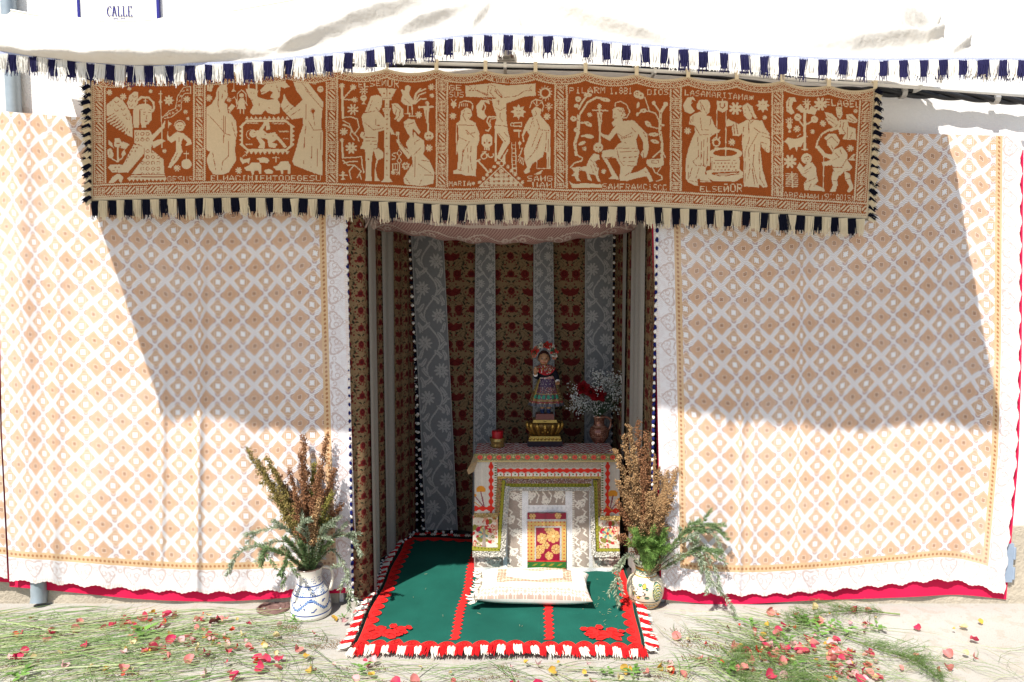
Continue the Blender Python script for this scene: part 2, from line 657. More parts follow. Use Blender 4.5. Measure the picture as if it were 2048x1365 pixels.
    col = cmul(cmix((fadev - 0.46) * 0.6, col, WHITE), (noise(5.0, 5) - 0.5) * 0.16 + 0.99)
    E.nt.links.new(col.k, b.inputs['Base Color'])
    bump(b, rib * 0.3 + noise(900, 2) + noise(14.0, 4) * 3.0, 0.35, 0.0012)
    return m


M['hang'] = hanging_mat()


def awning_mat():
    m, b = new_mat('white_cotton_sheet', 0.85, 0.15)
    n = noise(8.0)
    base = cmix(n, (0.62, 0.59, 0.53), (0.70, 0.67, 0.61))
    E.nt.links.new(base.k, b.inputs['Base Color'])
    bump(b, noise(5.0, 4) * 1.0 + noise(22.0, 3, rough=0.6) * 0.2, 0.45, 0.06)
    t = m.node_tree.nodes.new('ShaderNodeBsdfTranslucent')
    t.inputs[0].default_value = (0.72, 0.64, 0.52, 1)
    mx = m.node_tree.nodes.new('ShaderNodeMixShader')
    mx.inputs[0].default_value = 0.22
    m.node_tree.links.new(b.outputs[0], mx.inputs[1])
    m.node_tree.links.new(t.outputs[0], mx.inputs[2])
    m.node_tree.links.new(mx.outputs[0], m.node_tree.nodes['Material Output'].inputs[0])
    return m


M['sheet'] = awning_mat()

# ================================================================ SETTING
o = obj('ground', [(-25, -30, 0), (25, -30, 0), (25, 6, 0), (-25, 6, 0)], [(0, 1, 2, 3)], M['ground'], org=np.zeros(3))
o['kind'] = 'structure'

DX0, DX1, DZ = -0.86, 0.76, 2.06
wall = thing('house_wall', 'whitewashed rough plaster house wall with a draped doorway', 'wall', (0, 0, 0))
nxw = [-9, DX0, DX1, 9]
T = 0.28
mb = MB()
mb.box((-9, 0, 0), (DX0, T, 5.5)); mb.box((DX1, 0, 0), (9, T, 5.5)); mb.box((DX0, 0, DZ), (DX1, T, 5.5))
mb.build('plaster', M['wall'], wall)
mb = MB()
mb.box((-9, -0.022, -0.02), (DX0 - 0.02, 0.0, 0.40)); mb.box((DX1 + 0.02, -0.022, -0.02), (9, 0.0, 0.40))
mb.build('plinth', M['plinth'], wall)
# the dark room behind the curtains
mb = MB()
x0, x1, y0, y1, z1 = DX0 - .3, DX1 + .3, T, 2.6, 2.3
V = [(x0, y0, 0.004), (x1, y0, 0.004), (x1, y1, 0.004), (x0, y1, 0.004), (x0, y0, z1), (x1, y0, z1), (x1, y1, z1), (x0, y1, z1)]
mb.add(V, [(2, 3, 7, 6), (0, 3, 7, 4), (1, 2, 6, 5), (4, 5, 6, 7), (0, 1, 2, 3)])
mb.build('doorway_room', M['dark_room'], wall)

# street name plaque
P0 = UP(160, 0, 0.0)[0]; P1 = UP(318, 0, 0.0)[0]
zt, zb = 3.38, 2.72
sign = thing('street_sign', 'white glazed tile street plaque with blue lettering above the awning', 'sign', (float((P0 + P1) / 2), -0.012, zb))
tile_w = (P1 - P0) / 3
mt = plain('white_tile', (0.80, 0.78, 0.75), 0.25, 0.5, var=0.05)
mt2 = plain('cream_tile', (0.84, 0.80, 0.70), 0.25, 0.5, var=0.05)
mblue = plain('blue_glaze', (0.02, 0.018, 0.20), 0.35, 0.4)
for i in range(3):
    for j in range(5):
        mb = MB()
        hz = (zt - zb) / 5
        mb.box((P0 + i * tile_w + .001, -0.012, zb + j * hz + .001), (P0 + (i + 1) * tile_w - .001, -0.0005, zb + (j + 1) * hz - .001))
        mb.build('tile', mt2 if i == 1 else mt, sign)
for xx in (P0, P1):
    mb = MB(); mb.box((xx - .006, -0.0165, zb), (xx + .006, -0.0003, zt)); mb.build('border_line', mblue, sign)


def lettering(txt, px0, py0, px1, py1, Y, mat, parent, name='lettering'):
    """thick strokes for the letters of the plaque"""
    ST = {'C': [[(1, .18), (.75, 0), (.3, .08), (0, .4), (.05, .75), (.4, 1), (1, .88)]], 'A': [[(0, 1), (.35, .15), (.5, 0), (.9, 1)], [(.15, .62), (.75, .62)], [(.2, 0), (.6, 0)]],
          'L': [[(.2, 0), (.2, 1), (.95, 1), (.95, .82)], [(0, 0), (.45, 0)]], 'E': [[(.9, .15), (.9, 0), (.2, 0), (.2, 1), (.95, 1), (.95, .85)], [(.2, .5), (.7, .5)]],
          'D': [[(.2, 0), (.2, 1), (.7, 1), (.98, .7), (.98, .3), (.7, 0), (0, 0)]]}
    mb = MB()
    a0 = UP(px0, py0, Y); a1 = UP(px1, py1, Y)
    w = (a1[0] - a0[0]) / len(txt)
    for i, ch in enumerate(txt):
        for st in ST[ch]:
            for (xa, ya), (xb, yb) in zip(st, st[1:]):
                A = np.array([a0[0] + (i + xa * .78) * w, Y, a0[2] + (a1[2] - a0[2]) * ya]); B = np.array([a0[0] + (i + xb * .78) * w, Y, a0[2] + (a1[2] - a0[2]) * yb])
                dv = B - A; L = np.linalg.norm(dv); dv /= L + 1e-9
                nv = np.array([-dv[2], 0, dv[0]]) * w * (.10 if abs(dv[0]) < .6 else .055)
                A = A - dv * w * .04; B = B + dv * w * .04
                mb.add([A - nv, B - nv, B + nv, A + nv], [(0, 1, 2, 3)])
    return mb.build(name, mat, parent)


lettering('CALLE', 214, 13, 266, 33, -0.0145, mblue, sign)
lettering('DE', 227, 38, 254, 58, -0.0145, mblue, sign)

# rain pipe at the left
pt = UP(23, 120, -0.036)
pipe = thing('rain_pipe', 'grey zinc rain pipe running down the wall behind the leftmost cloth', 'pipe', (float(pt[0]), -0.036, 0.02))
mb = MB(); mb.tube([(pt[0], -0.036, 0.06), (pt[0], -0.036, 4.6)], 0.033, 16, cap=False); mb.build('pipe_run', M['zinc'], pipe, smooth=True)
mb = MB(); mb.tube([(pt[0], -0.042, 0.16), (pt[0], -0.042, 0.05), (pt[0], -0.052, 0.018)], [0.037, 0.037, 0.037], 16, cap=False); mb.build('pipe_shoe', M['zinc'], pipe, smooth=True)

# wall hardware: conduit that carries the banner, cables
cp = [(560, 118), (700, 121), (873, 128), (1071, 133), (1171, 135), (1376, 146), (1473, 150), (1657, 165), (1750, 170), (1860, 177), (2100, 195)]
P = np.array([UP(x, y, -0.115) for x, y in cp])
cond = thing('curtain_conduit', 'white plastic conduit along the wall that the crochet banner hangs from', 'conduit', tuple(P[4]))
mb = MB(); mb.tube(P, 0.0085, 8); mb.build('conduit_tube', M['pvc'], cond, smooth=True)
for x in (1010, 1310, 1840):
    y = interp(x, cp); q = UP(x, y, -0.115)
    mb = MB(); mb.box((q[0] - .007, -0.1245, q[2] - .011), (q[0] + .007, 0.0, q[2] + .011)); mb.build('saddle_clip', M['pvc'], cond)
cab = thing('power_cable', 'bundle of twisted black power cables pinned to the white wall', 'cable', tuple(UP(1900, 190, -0.05)))
base = [(560, 128), (790, 132), (1010, 136), (1240, 142), (1440, 156), (1640, 180), (1760, 184), (1900, 191), (2048, 202), (2200, 212)]
xs = np.linspace(560, 2200, 160)
for k in range(4):
    if k == 3:
        P = np.array([UP(x, interp(x, [(560, 120), (790, 122), (1240, 133), (1500, 146), (1640, 160), (2200, 200)]), -0.06) for x in xs])
        mb = MB(); mb.tube(P, 0.005, 6); mb.build('thin_cable', M['rubber'], cab, smooth=True)
    else:
        tw = np.clip((xs - 1500) / 250, 0.15, 1)
        P = np.array([UP(x, y, -0.055) for x, y in zip(xs, smooth_interp(xs, base))])
        P[:, 2] += 0.013 * np.sin(xs / 28 + k * 2.1) * tw; P[:, 1] += 0.010 * np.cos(xs / 28 + k * 2.1) * tw
        mb = MB(); mb.tube(P, 0.006 + 0.006 * tw, 6); mb.build('cable_strand', M['rubber'], cab, smooth=True)
for x in (1805, 1990):
    q = UP(x, interp(x, base), -0.055)
    mb = MB(); mb.tube([(q[0] - .012, q[1], q[2]), (q[0] + .012, q[1], q[2])], 0.027, 10); mb.build('cable_tie', M['steel'], cab)
q = UP(1012, 112, -0.012)
br = thing('wall_bracket', 'small grey steel bracket with two bolts above the crochet banner', 'bracket', (q[0], -0.012, q[2] - .02))
mb = MB(); mb.box((q[0] - .042, -0.014, q[2] - .02), (q[0] + .042, 0, q[2] + .02)); mb.box((q[0] - .016, -0.05, q[2] - .012), (q[0] + .016, -0.014, q[2] + .05)); mb.build('plate', M['steel'], br)
for sx in (-.03, .03):
    mb = MB(); mb.tube([(q[0] + sx, -0.024, q[2] - .004), (q[0] + sx, -0.013, q[2] - .004)], .008, 6); mb.build('bolt', M['iron'], br)
a = UP(2012, 1166, -0.045); b_ = UP(2035, 1089, -0.045)
ub = thing('meter_box', 'blue grey metal box low on the wall beside the right hanging', 'box', (a[0], -0.03, a[2]))
mb = MB(); mb.box((a[0] - .03, -0.040, a[2]), (b_[0] - .012, -0.0225, b_[2])); mb.build('box_body', M['bluegrey'], ub)
h = b_[2] - a[2]
for k in (0.08, 0.60):
    mb = MB(); mb.tube([(b_[0] - .008, -0.036, a[2] + h * k), (b_[0] - .008, -0.036, a[2] + h * (k + .30))], .009, 8); mb.build('hinge', M['bluegrey'], ub)

# ================================================================ TASSELS
def tassel_mesh(name, mat, w, h, n=11, seed=0, spread=1.15, segs=3, core=.82):
    r = np.random.default_rng(seed)
    mb = MB()
    # dense core, bevelled at its lower end
    mb.add([(-w * .44, -w * .12, 0), (w * .44, -w * .12, 0), (w * .44, w * .12, 0), (-w * .44, w * .12, 0), (-w * .40, -w * .07, -h * core), (w * .40, -w * .07, -h * core), (w * .40, w * .07, -h * core), (-w * .40, w * .07, -h * core)],
           [(0, 1, 5, 4), (1, 2, 6, 5), (2, 3, 7, 6), (3, 0, 4, 7), (4, 5, 6, 7)])
    for i in range(n):
        x = (i + .5) / n * w - w / 2
        sw = w / n * .92
        L = h * r.uniform(.80, 1.08)
        dx = r.normal(0, w * .12) + x * (spread - 1); yy = r.uniform(-.20, -.10) * w
        V = []; F = []
        for k in range(segs + 1):
            t = k / segs
            cx = x + dx * t * t + r.normal(0, w * .02) * t
            cy = yy - .05 * w * math.sin(t * 3) + r.normal(0, w * .02)
            V += [(cx - sw / 2, cy, -L * t), (cx, cy - sw * .5, -L * t), (cx + sw / 2, cy, -L * t)]
            if k: F += [(3 * k - 3, 3 * k - 2, 3 * k + 1, 3 * k), (3 * k - 2, 3 * k - 1, 3 * k + 2, 3 * k + 1)]
        mb.add(V, F)
    return mb.mesh(name, mat)


# ================================================================ AWNING
front_px = [(-300, 88), (-230, 92), (-60, 100), (0, 107), (80, 114), (169, 125), (316, 132), (422, 129), (527, 123), (633, 112), (700, 105), (776, 93), (853, 83), (959, 71), (1012, 70), (1117, 74), (1223, 86), (1360, 98), (1489, 109), (1629, 118), (1770, 121), (1911, 119), (2060, 121), (2110, 122)]
back_px = [(-110, 4), (-30, 12), (0, 18), (60, 30), (130, 40), (250, 44), (370, 38), (520, 14), (700, -18), (1000, -48), (1300, -38), (1600, -22), (1850, -10), (2010, 8), (2080, 20)]
FY, BY = -0.90, -0.20
sheet_root = thing('awning', 'white cotton sheet stretched as an awning, edged with blue and white tassels', 'awning', (0, -0.55, 2.5))
NS, NT = 560, 150
s = np.linspace(0, 1, NS + 1); t = np.linspace(0, 1, NT + 1)
fx = -255 + s * (2052 + 255); Fp = UP(fx, smooth_interp(fx, front_px), FY)
bx = 22 + s * (1900 - 22)
Bp = UP(bx, smooth_interp(bx, back_px), BY)
# right back corner is tied down to the wall
drop = np.clip((s - .93) / .07, 0, 1) ** 1.5
Bp[:, 2] -= 0.26 * drop; Bp[:, 1] += 0.10 * drop
SG, TG = np.meshgrid(s, t)
Pn = Bp[None] * (1 - TG[..., None]) + Fp[None] * TG[..., None]
X = Pn[..., 0]
# belly on the left that hangs over itself, and radiating tension folds
bel = np.exp(-((X + 1.42) / 0.78) ** 2) * np.clip(1.12 - np.exp(-((X + 2.35) / .25) ** 2) * .5, 0, 1)
oy = smooth_interp(TG, [(0, 0), (.3, .05), (.55, .15), (.70, .205), (.80, .19), (.90, .085), (1, 0)])
oz = smooth_interp(TG, [(0, 0), (.3, .01), (.55, .02), (.70, -.035), (.80, -.062), (.90, -.045), (1, 0)])
Pn[..., 1] -= oy * bel
Pn[..., 2] += oz * bel
bel2 = np.exp(-((X - 1.15) / 0.55) ** 2)
Pn[..., 2] -= 0.035 * bel2 * np.sin(PI * TG)


def fan(x0, t0, amp, k, ph, lo, hi):
    phi = np.arctan2(X - x0, (TG - t0) * 0.8 + 0.05)
    rad = np.hypot(X - x0, TG * 0.8)
    wdw = np.clip((phi - lo) / .12, 0, 1) * np.clip((hi - phi) / .12, 0, 1)
    return amp * np.cos(k * phi + ph) * wdw * np.clip(rad / .25, 0, 1) * np.exp(-rad / 0.9) * np.sin(PI * np.clip(TG, 0, 1) ** .8)


f = fan(-0.03, -0.05, 0.05, 11.0, 0.0, -1.35, 1.35)
xr = 2.05
phi = np.arctan2(xr - X, TG * 0.8 + 0.03); rad = np.hypot(xr - X, TG * .8)
f += 0.095 * np.cos(12 * phi + .6) * np.exp(-rad / 0.55) * np.clip(rad / .15, 0, 1) * np.sin(PI * TG ** .8)
xl = -2.45
phi = np.arctan2(X - xl, TG * 0.8 + 0.03); rad = np.hypot(X - xl, TG * .8)
f += 0.045 * np.cos(7 * phi + .4) * np.exp(-rad / 0.8) * np.clip(rad / .15, 0, 1) * np.sin(PI * TG ** .8)
f += 0.014 * np.sin(X * 9 + TG * 7 + 2 * np.sin(X * 3)) * np.sin(PI * TG) + 0.006 * np.sin(X * 31 + TG * 9) * np.sin(PI * TG) + 0.003 * np.sin(X * 57 - TG * 21) * np.sin(PI * TG)
# pulled creases: gentle above, undercut below
rel = Pn - np.array(CAM)
dep = rel[..., 1] * _c - rel[..., 2] * _s
qx = 1024 + FPX * rel[..., 0] / dep; qy = 682.5 - FPX * (rel[..., 1] * _s + rel[..., 2] * _c) / dep
for line_, A_, w1, w2 in (([(900, -8), (790, 28), (690, 58), (560, 96)], .075, 18, 7), ([(955, 4), (870, 42), (780, 80)], .055, 14, 6), ([(980, 14), (935, 62)], .035, 9, 4), ([(1040, -2), (1120, 34), (1200, 62), (1330, 92)], .085, 18, 6), ([(1010, 20), (1040, 62)], .030, 9, 4), ([(2080, 14), (1960, 48), (1850, 78), (1700, 98), (1560, 104)], .080, 18, 7), ([(2090, 34), (2000, 66), (1940, 92), (1890, 112)], .065, 12, 4)):
    dmin = np.full(qx.shape, 1e9); sgn = np.zeros(qx.shape); tl_ = np.zeros(qx.shape); Ltot = 0
    for (xa, ya), (xb, yb) in zip(line_, line_[1:]):
        ux, uy = xb - xa, yb - ya; LL = math.hypot(ux, uy)
        k_ = np.clip(((qx - xa) * ux + (qy - ya) * uy) / LL ** 2, 0, 1)
        dx_, dy_ = qx - xa - k_ * ux, qy - ya - k_ * uy
        dd_ = np.hypot(dx_, dy_); m_ = dd_ < dmin
        dmin = np.where(m_, dd_, dmin); sgn = np.where(m_, np.sign(dy_), sgn); tl_ = np.where(m_, Ltot + k_ * LL, tl_); Ltot += LL
    env = np.sin(PI * np.clip(tl_ / Ltot * .92 + .06, 0, 1)) ** .6
    f += A_ * env * np.exp(-(dmin / np.where(sgn < 0, w1, w2)) ** 2) * np.clip((1 - TG) / .06, 0, 1)
Pn[..., 1] -= f * 0.75; Pn[..., 2] += f * 0.55
obj('sheet', Pn.reshape(-1, 3), gridF(NT, NS), M['sheet'], sheet_root, smooth=True)
# stitched tape above the tassels
mb = MB()
tp = np.concatenate([Fp + (0, -0.004, 0.006), Fp + (0, -0.004, -0.006)])
n = NS + 1
mb.add(tp, [(i, i + 1, n + i + 1, n + i) for i in range(NS)])
tape = mb.build('hem_tape', plain('hem_tape_thread', (0.42, 0.44, 0.58), 0.9, 0.1, var=0.5, scale=220), sheet_root)
tw, th = 0.0345, 0.070
TB = [tassel_mesh('blue_tassel', M['blue_thread'], tw * 1.02, th, 13, i, 1.1, 4, .76) for i in range(5)]
TW = [tassel_mesh('white_tassel', M['white_thread'], tw * 1.12, th, 13, 20 + i, 1.1, 4, .72) for i in range(5)]
arc = np.concatenate([[0], np.cumsum(np.linalg.norm(np.diff(Fp, axis=0), axis=1))])
k = 0; L = 0.012
while L < arc[-1]:
    p = np.array([np.interp(L, arc, Fp[:, i]) for i in range(3)])
    blue = k % 2 == 0
    inst('tassel', random.choice(TB if blue else TW), p + (0, random.uniform(-.003, .003), -0.003), tape, (random.uniform(-.08, .08), random.uniform(-.09, .09), random.uniform(-.15, .15)), (random.uniform(.92, 1.12), 1, random.uniform(.92, 1.08)))
    L += tw * random.uniform(.96, 1.10); k += 1
# side fringe at the right back corner
side = np.array([Pn[int(j), -1] for j in range(0, NT + 1)])
k = 0
for L in np.arange(0.02, .98, .05):
    p = np.array([np.interp(L * NT, np.arange(NT + 1), side[:, i]) for i in range(3)])
    inst('tassel', random.choice(TB if k % 2 else TW), p, sheet_root, (0, random.uniform(-.1, .1), PI / 2 + random.uniform(-.3, .3))); k += 1
# rope that carries the sheet
mb = MB(); mb.tube(np.array([Bp[i] + (0, .0, .004) for i in range(0, NS + 1, 6)]), 0.005, 6); mb.build('rope', M['white_thread'], sheet_root)

# ================================================================ WALL HANGINGS
def hanging(name, label, left, right, top, bot, Y, nx, ny, edges, folds, red_label, redbot, scal_right=False, u0=0.0, v0=0.0):
    """left/right: px x as function of y; top/bot: px y as function of x; edges: set of bordered sides"""
    s = np.linspace(0, 1, nx + 1); t = np.linspace(0, 1, ny + 1)
    SG, TG = np.meshgrid(s, t)
    ym = 240 + TG * 950
    x = interp(ym, left) * (1 - SG) + interp(ym, right) * SG
    ytop = smooth_interp(x, top); ybot = smooth_interp(x, bot)
    y = ytop + TG * (ybot - ytop)
    Wm = (right[0][1] - left[0][1]) / 394.0
    u = SG * Wm + u0
    sc = 5.5 * (1 - np.abs(np.cos(PI * u / 0.125)) ** 1.5) + 1.6 * np.abs(np.sin(PI * u / 0.0225))
    y = y + sc * np.clip((TG - .955) / .045, 0, 1)
    if scal_right:
        vv = TG * 2.35
        sr = 5.0 * (1 - np.abs(np.cos(PI * vv / 0.125)) ** 1.5) + 1.4 * np.abs(np.sin(PI * vv / 0.0225))
        x = x - (6 - sr) * np.clip((SG - .97) / .03, 0, 1)
    YY = np.full_like(x, Y)
    for (fx0, fx1, amp, wd, ty0, ty1) in folds:
        cx = fx0 + (fx1 - fx0) * TG
        YY -= amp * np.exp(-((x - cx) / wd) ** 2) * np.clip((TG - ty0) / .15, 0, 1) * np.clip((ty1 - TG) / .1, 0, 1)
    YY -= 0.009 * np.sin(x / 37.0 + 2.2 * np.sin(TG * 2.2)) * (0.25 + TG) + 0.005 * np.sin(x / 15.0 + TG * 1.6) * TG + 0.008 * np.sin(x / 83.0 - TG * 3.0) + 0.004 * np.sin(TG * 21.0 + x / 60.0) * np.exp(-((x % 310 - 150) / 70.0) ** 2)
    YY += 0.030 * np.clip((TG - .55) / .45, 0, 1) ** 2 * np.clip((np.abs(x - 50) - 120) / 80, 0, 1)
    YY = np.minimum(YY, -0.050)
    P = UP(x, y, YY)
    Hm = (P[0, :, 2] - P[-1, :, 2])[None, :]
    v = (1 - TG) * Hm + v0
    d = np.full_like(x, 9.0); l = u.copy()
    vb = (1 - TG) * Hm
    if 'bottom' in edges:
        d = vb.copy(); l = u.copy()
    if 'right' in edges:
        dr = (1 - SG) * Wm
        l = np.where(dr < d, vb, l); d = np.minimum(d, dr)
    if 'left' in edges:
        dl = SG * Wm
        l = np.where(dl < d, vb, l); d = np.minimum(d, dl)
    # printed pattern follows the cloth: folds swallow part of it
    uu = u.copy()
    for (fx0, fx1, amp, wd, ty0, ty1) in folds:
        cx = fx0 + (fx1 - fx0) * TG
        uu += amp * 1.4 * np.tanh((x - cx) / wd) * np.clip((TG - ty0) / .15, 0, 1)
    o = obj(name, P.reshape(-1, 3), gridF(ny, nx), M['hang'], None, smooth=True, uv={'pat': np.stack([uu, v], -1).reshape(-1, 2), 'edge': np.stack([d, l], -1).reshape(-1, 2)})
    tag(o, label, 'wall hanging')
    # crimson lining sheet behind it
    ny2, nx2 = 40, 120
    SG, TG = np.meshgrid(np.linspace(-.004 if 'left' in edges else .0, 1.002 if scal_right else (1.0 if 'right' in edges else 1.05), nx2 + 1), np.linspace(0.03, 1, ny2 + 1))
    ym = 240 + TG * 950
    x = interp(ym, left) * (1 - SG) + interp(ym, right) * SG
    y = smooth_interp(x, top) + TG * (smooth_interp(x, redbot) - smooth_interp(x, top))
    inn = np.clip((np.abs(x - 50) - 120) / 80, 0, 1)
    YY = np.where(TG < .93, -0.026 + 0 * x, -0.026 - 0.004 * np.sin(x / 41.0 + 1) - 0.004 * np.sin(x / 17.0))
    YY = YY - 0.008 - 0.036 * np.exp(-((x - 58) / 26.0) ** 2)
    o2 = obj('lining_cloth', UP(x, y, YY).reshape(-1, 3), gridF(ny2, nx2), M['red_cloth'], None, smooth=True)
    tag(o2, red_label, 'cloth')
    return o


HY = -0.074
hanging('wall_hanging', 'tan and white diamond patterned bedspread hung left of the doorway',
        [(240, -8), (900, 4), (1190, 19)], [(240, 690), (460, 693), (900, 704), (1190, 716)],
        [(-20, 221), (170, 236), (700, 268)], [(0, 1152), (17, 1156), (100, 1163), (230, 1173), (400, 1182), (520, 1180), (620, 1176), (720, 1174)],
        HY, 400, 170, {'bottom', 'right'}, [(30, 60, .030, 34, -.3, 1.4), (408, 392, .016, 9, .2, 1.1), (120, 105, .008, 14, .2, 1.2), (330, 322, .010, 8, .45, 1.2), (545, 560, .006, 25, .2, 1.2)],
        'crimson cloth lining showing under the left diamond bedspread',
        [(0, 1172), (120, 1183), (300, 1200), (440, 1203), (560, 1197), (650, 1188), (720, 1186)], u0=0.058, v0=0.02)
hanging('wall_hanging', 'tan and white diamond patterned bedspread hung right of the doorway',
        [(240, 1306), (450, 1307), (900, 1317), (1190, 1323)], [(240, 2046), (700, 2042), (900, 2036), (1190, 2011)],
        [(1290, 250), (1775, 265), (1850, 268), (2060, 273)], [(1320, 1172), (1400, 1183), (1477, 1187), (1634, 1180), (1792, 1166), (1911, 1159), (1960, 1170), (2012, 1188)],
        HY, 420, 170, {'bottom', 'right', 'left'}, [(1612, 1590, .016, 11, .15, .62), (1492, 1478, .014, 7, .5, 1.2), (1520, 1500, .008, 9, .5, 1.2), (1685, 1668, .008, 9, .5, 1.1), (1880, 1850, .006, 30, .1, 1.2)],
        'crimson cloth lining showing under the right diamond bedspread',
        [(1300, 1196), (1413, 1208), (1634, 1201), (1832, 1194), (1911, 1190), (2018, 1200)], scal_right=True, u0=0.0, v0=0.03)
hanging('wall_hanging', 'narrow strip of diamond patterned bedspread at the far left edge of the picture',
        [(240, -330), (1190, -290)], [(240, -20), (900, 1), (1190, 15)],
        [(-340, 205), (0, 222)], [(-330, 1130), (-100, 1145), (20, 1152)],
        HY + .004, 120, 90, {'bottom'}, [],
        'crimson cloth lining under the far left bedspread strip', [(-330, 1142), (-100, 1158), (30, 1166)], u0=0.03, v0=0.0)

# ================================================================ CROCHET BANNER
R = Raster(160, 120, 1770, 460, 0.8)
pl, ln, ds, rg, st, tx = R.poly, R.line, R.disc, R.ring, R.star, R.text


def dark(*lines, w=4):
    for l in lines:
        ln(l, w, 0)


# ---- panel 1: angel kneeling
R.tr(150, 130, 4.137)
tx('ELANGELDELESPI', 255, 128, 950, 172)
pl([(345, 262), (300, 300), (245, 345), (242, 410), (300, 440), (360, 470), (440, 590), (478, 600), (480, 520), (470, 430), (440, 360), (400, 300)])
for k in range(9):
    ln([(345 + k * 14, 420 + k * 18), (250 + k * 24, 455 + k * 16)], 15)
    ln([(330 + k * 15, 400 + k * 18), (262 + k * 24, 437 + k * 16)], 5, 0)
for (x, y) in ((345, 300), (305, 330), (372, 330), (345, 370), (400, 360), (410, 405), (440, 440)): rg((x, y), 15, 4, 0, 0, PI)
pl([(432, 320), (450, 255), (490, 222), (522, 226), (524, 268), (500, 300), (492, 365), (448, 365)])
for (x, y) in ((495, 255), (465, 290), (465, 330)): rg((x, y), 14, 4, 0, 0, PI)
ln([(502, 340), (520, 292), (550, 270), (610, 272), (650, 312), (655, 360), (640, 388)], 18)
ln([(585, 285), (585, 318)], 8); ln([(570, 300), (600, 300)], 8)
pl([(480, 380), (500, 345), (540, 325), (600, 322), (632, 345), (642, 382), (600, 365), (545, 370), (532, 400), (532, 522), (484, 522)])
pl([(540, 378), (600, 362), (636, 388), (638, 450), (610, 490), (588, 497), (588, 522), (556, 522), (545, 480)])
dark([(537, 372), (537, 520)], [(560, 395), (582, 392)], [(610, 395), (630, 395)], [(600, 405), (590, 448), (600, 450)], [(582, 468), (602, 468)], [(568, 410), (574, 410)], [(616, 410), (622, 410)])
pl([(490, 540), (620, 540), (650, 600), (632, 700), (735, 785), (742, 905), (465, 905), (577, 760), (572, 680), (490, 650)])
pl([(490, 655), (572, 682), (577, 730), (440, 892), (310, 892), (275, 852), (290, 825), (400, 828), (440, 745)])
pl([(630, 590), (715, 510), (748, 455), (742, 520), (650, 622)]); pl([(632, 640), (715, 612), (750, 630), (650, 692)])
dark([(575, 690), (575, 762), (465, 905)], w=5)
for j in range(8):
    for i in range(7):
        x, y = 515 + i * 44, 572 + j * 48
        if 600 < x < 720 and y > 690 or (x < 640 and y < 650) or (y > 800 and x > 520 and x < 720): rg((x, y), 13, 4, 0)
for j in range(9):
    for i in range(8):
        x, y = 320 + i * 30 + (j % 2) * 15, 660 + j * 27
        if x + y > 1110 and x + (y - 650) * .9 < 560 and x > 300 + max(0, 830 - y) * .7: ln([(x - 6, y), (x + 6, y)], 4, 0); ln([(x, y - 6), (x, y + 6)], 4, 0)
pl([(430, 945), (470, 912), (742, 912), (757, 940), (757, 955)] + [(757 - i * 16, 966 if i % 2 else 945) for i in range(21)])
dark([(455, 928), (745, 928)])
ln([(708, 220), (722, 685)], 8); ln([(694, 240), (724, 240)], 8); st((708, 308), 18)
R.sun((778, 295), 46)
ln([(722, 440), (780, 382), (832, 362), (850, 260), (900, 188), (958, 180)], 7); ln([(740, 446), (800, 432), (880, 370), (887, 262), (912, 237), (957, 237)], 7); ln([(958, 180), (957, 237)], 7)
for (x, y) in ((760, 418), (785, 405), (815, 400), (845, 375), (862, 340), (866, 300), (876, 260), (900, 218), (930, 208)): ln([(x - 9, y + 6), (x + 7, y - 7)], 6); ln([(x - 8, y - 8), (x + 8, y + 8)], 4)
ds((868, 512), 38); rg((868, 505), 44, 8, 1, PI, 2 * PI)
dark([(852, 505), (862, 505)], [(876, 505), (886, 505)], [(862, 530), (878, 530)])
pl([(845, 555), (900, 568), (960, 620), (966, 660), (912, 672), (932, 640), (895, 610), (878, 660), (892, 720), (852, 790), (792, 855), (770, 850), (800, 780), (835, 720), (835, 625), (800, 645), (765, 622), (762, 575), (785, 600), (815, 575)])
dark([(850, 730), (820, 790)], [(862, 600), (862, 640)])
ln([(773, 460), (770, 585)], 6); pl([(775, 468), (802, 490), (775, 512)])
ds((923, 822), 42); ln([(922, 715), (922, 785)], 8); ln([(903, 735), (940, 735)], 8)
for p in ([(275, 620), (310, 650), (322, 690), (280, 662)], [(330, 608), (370, 608), (392, 650), (360, 692), (325, 672)], [(395, 632), (452, 660), (420, 698), (375, 690)], [(268, 702), (300, 688), (322, 740), (310, 782), (273, 762)], [(385, 732), (410, 698), (424, 740), (390, 772)]): pl(p)
ln([(355, 690), (358, 800)], 14); ln([(310, 780), (350, 800), (395, 770)], 10)
dark([(290, 720), (290, 745)], [(345, 650), (370, 650)])
pl([(275, 982), (310, 930), (345, 905), (370, 902), (402, 932), (382, 987), (358, 945), (312, 987)])
for c, r in (((285, 230), 24), ((400, 265), 26), ((450, 198), 17), ((627, 220), 17), ((925, 285), 26), ((916, 390), 18), ((935, 447), 14), ((742, 714), 18), ((845, 855), 26)): st(c, r)
tx('GESUS', 765, 922, 985, 968)

# ---- panel 2: nativity
R.tr(400, 130, 4.137)
pl([(150, 190), (175, 165), (225, 165), (232, 260), (200, 310), (226, 330), (232, 400), (260, 410), (300, 470), (307, 560), (290, 700), (300, 790), (240, 890), (200, 907), (110, 907), (70, 850), (55, 780), (85, 720), (50, 700), (48, 360), (100, 320), (130, 270), (135, 230)])
for a, b2 in (((160, 168), (138, 130)), ((190, 165), (190, 128)), ((222, 165), (246, 130))): ln([a, b2], 10)
dark([(158, 182), (150, 330), (165, 392)], [(65, 410), (150, 500), (200, 560), (196, 650)], [(90, 540), (90, 700)], [(113, 500), (115, 592)], [(210, 430), (210, 570), (252, 582)], [(240, 580), (235, 760), (190, 800), (180, 870)], [(105, 722), (132, 872)], [(262, 470), (296, 600)], [(180, 410), (182, 455)], [(196, 425), (196, 550)], [(205, 215), (215, 225)], [(190, 240), (180, 290)])
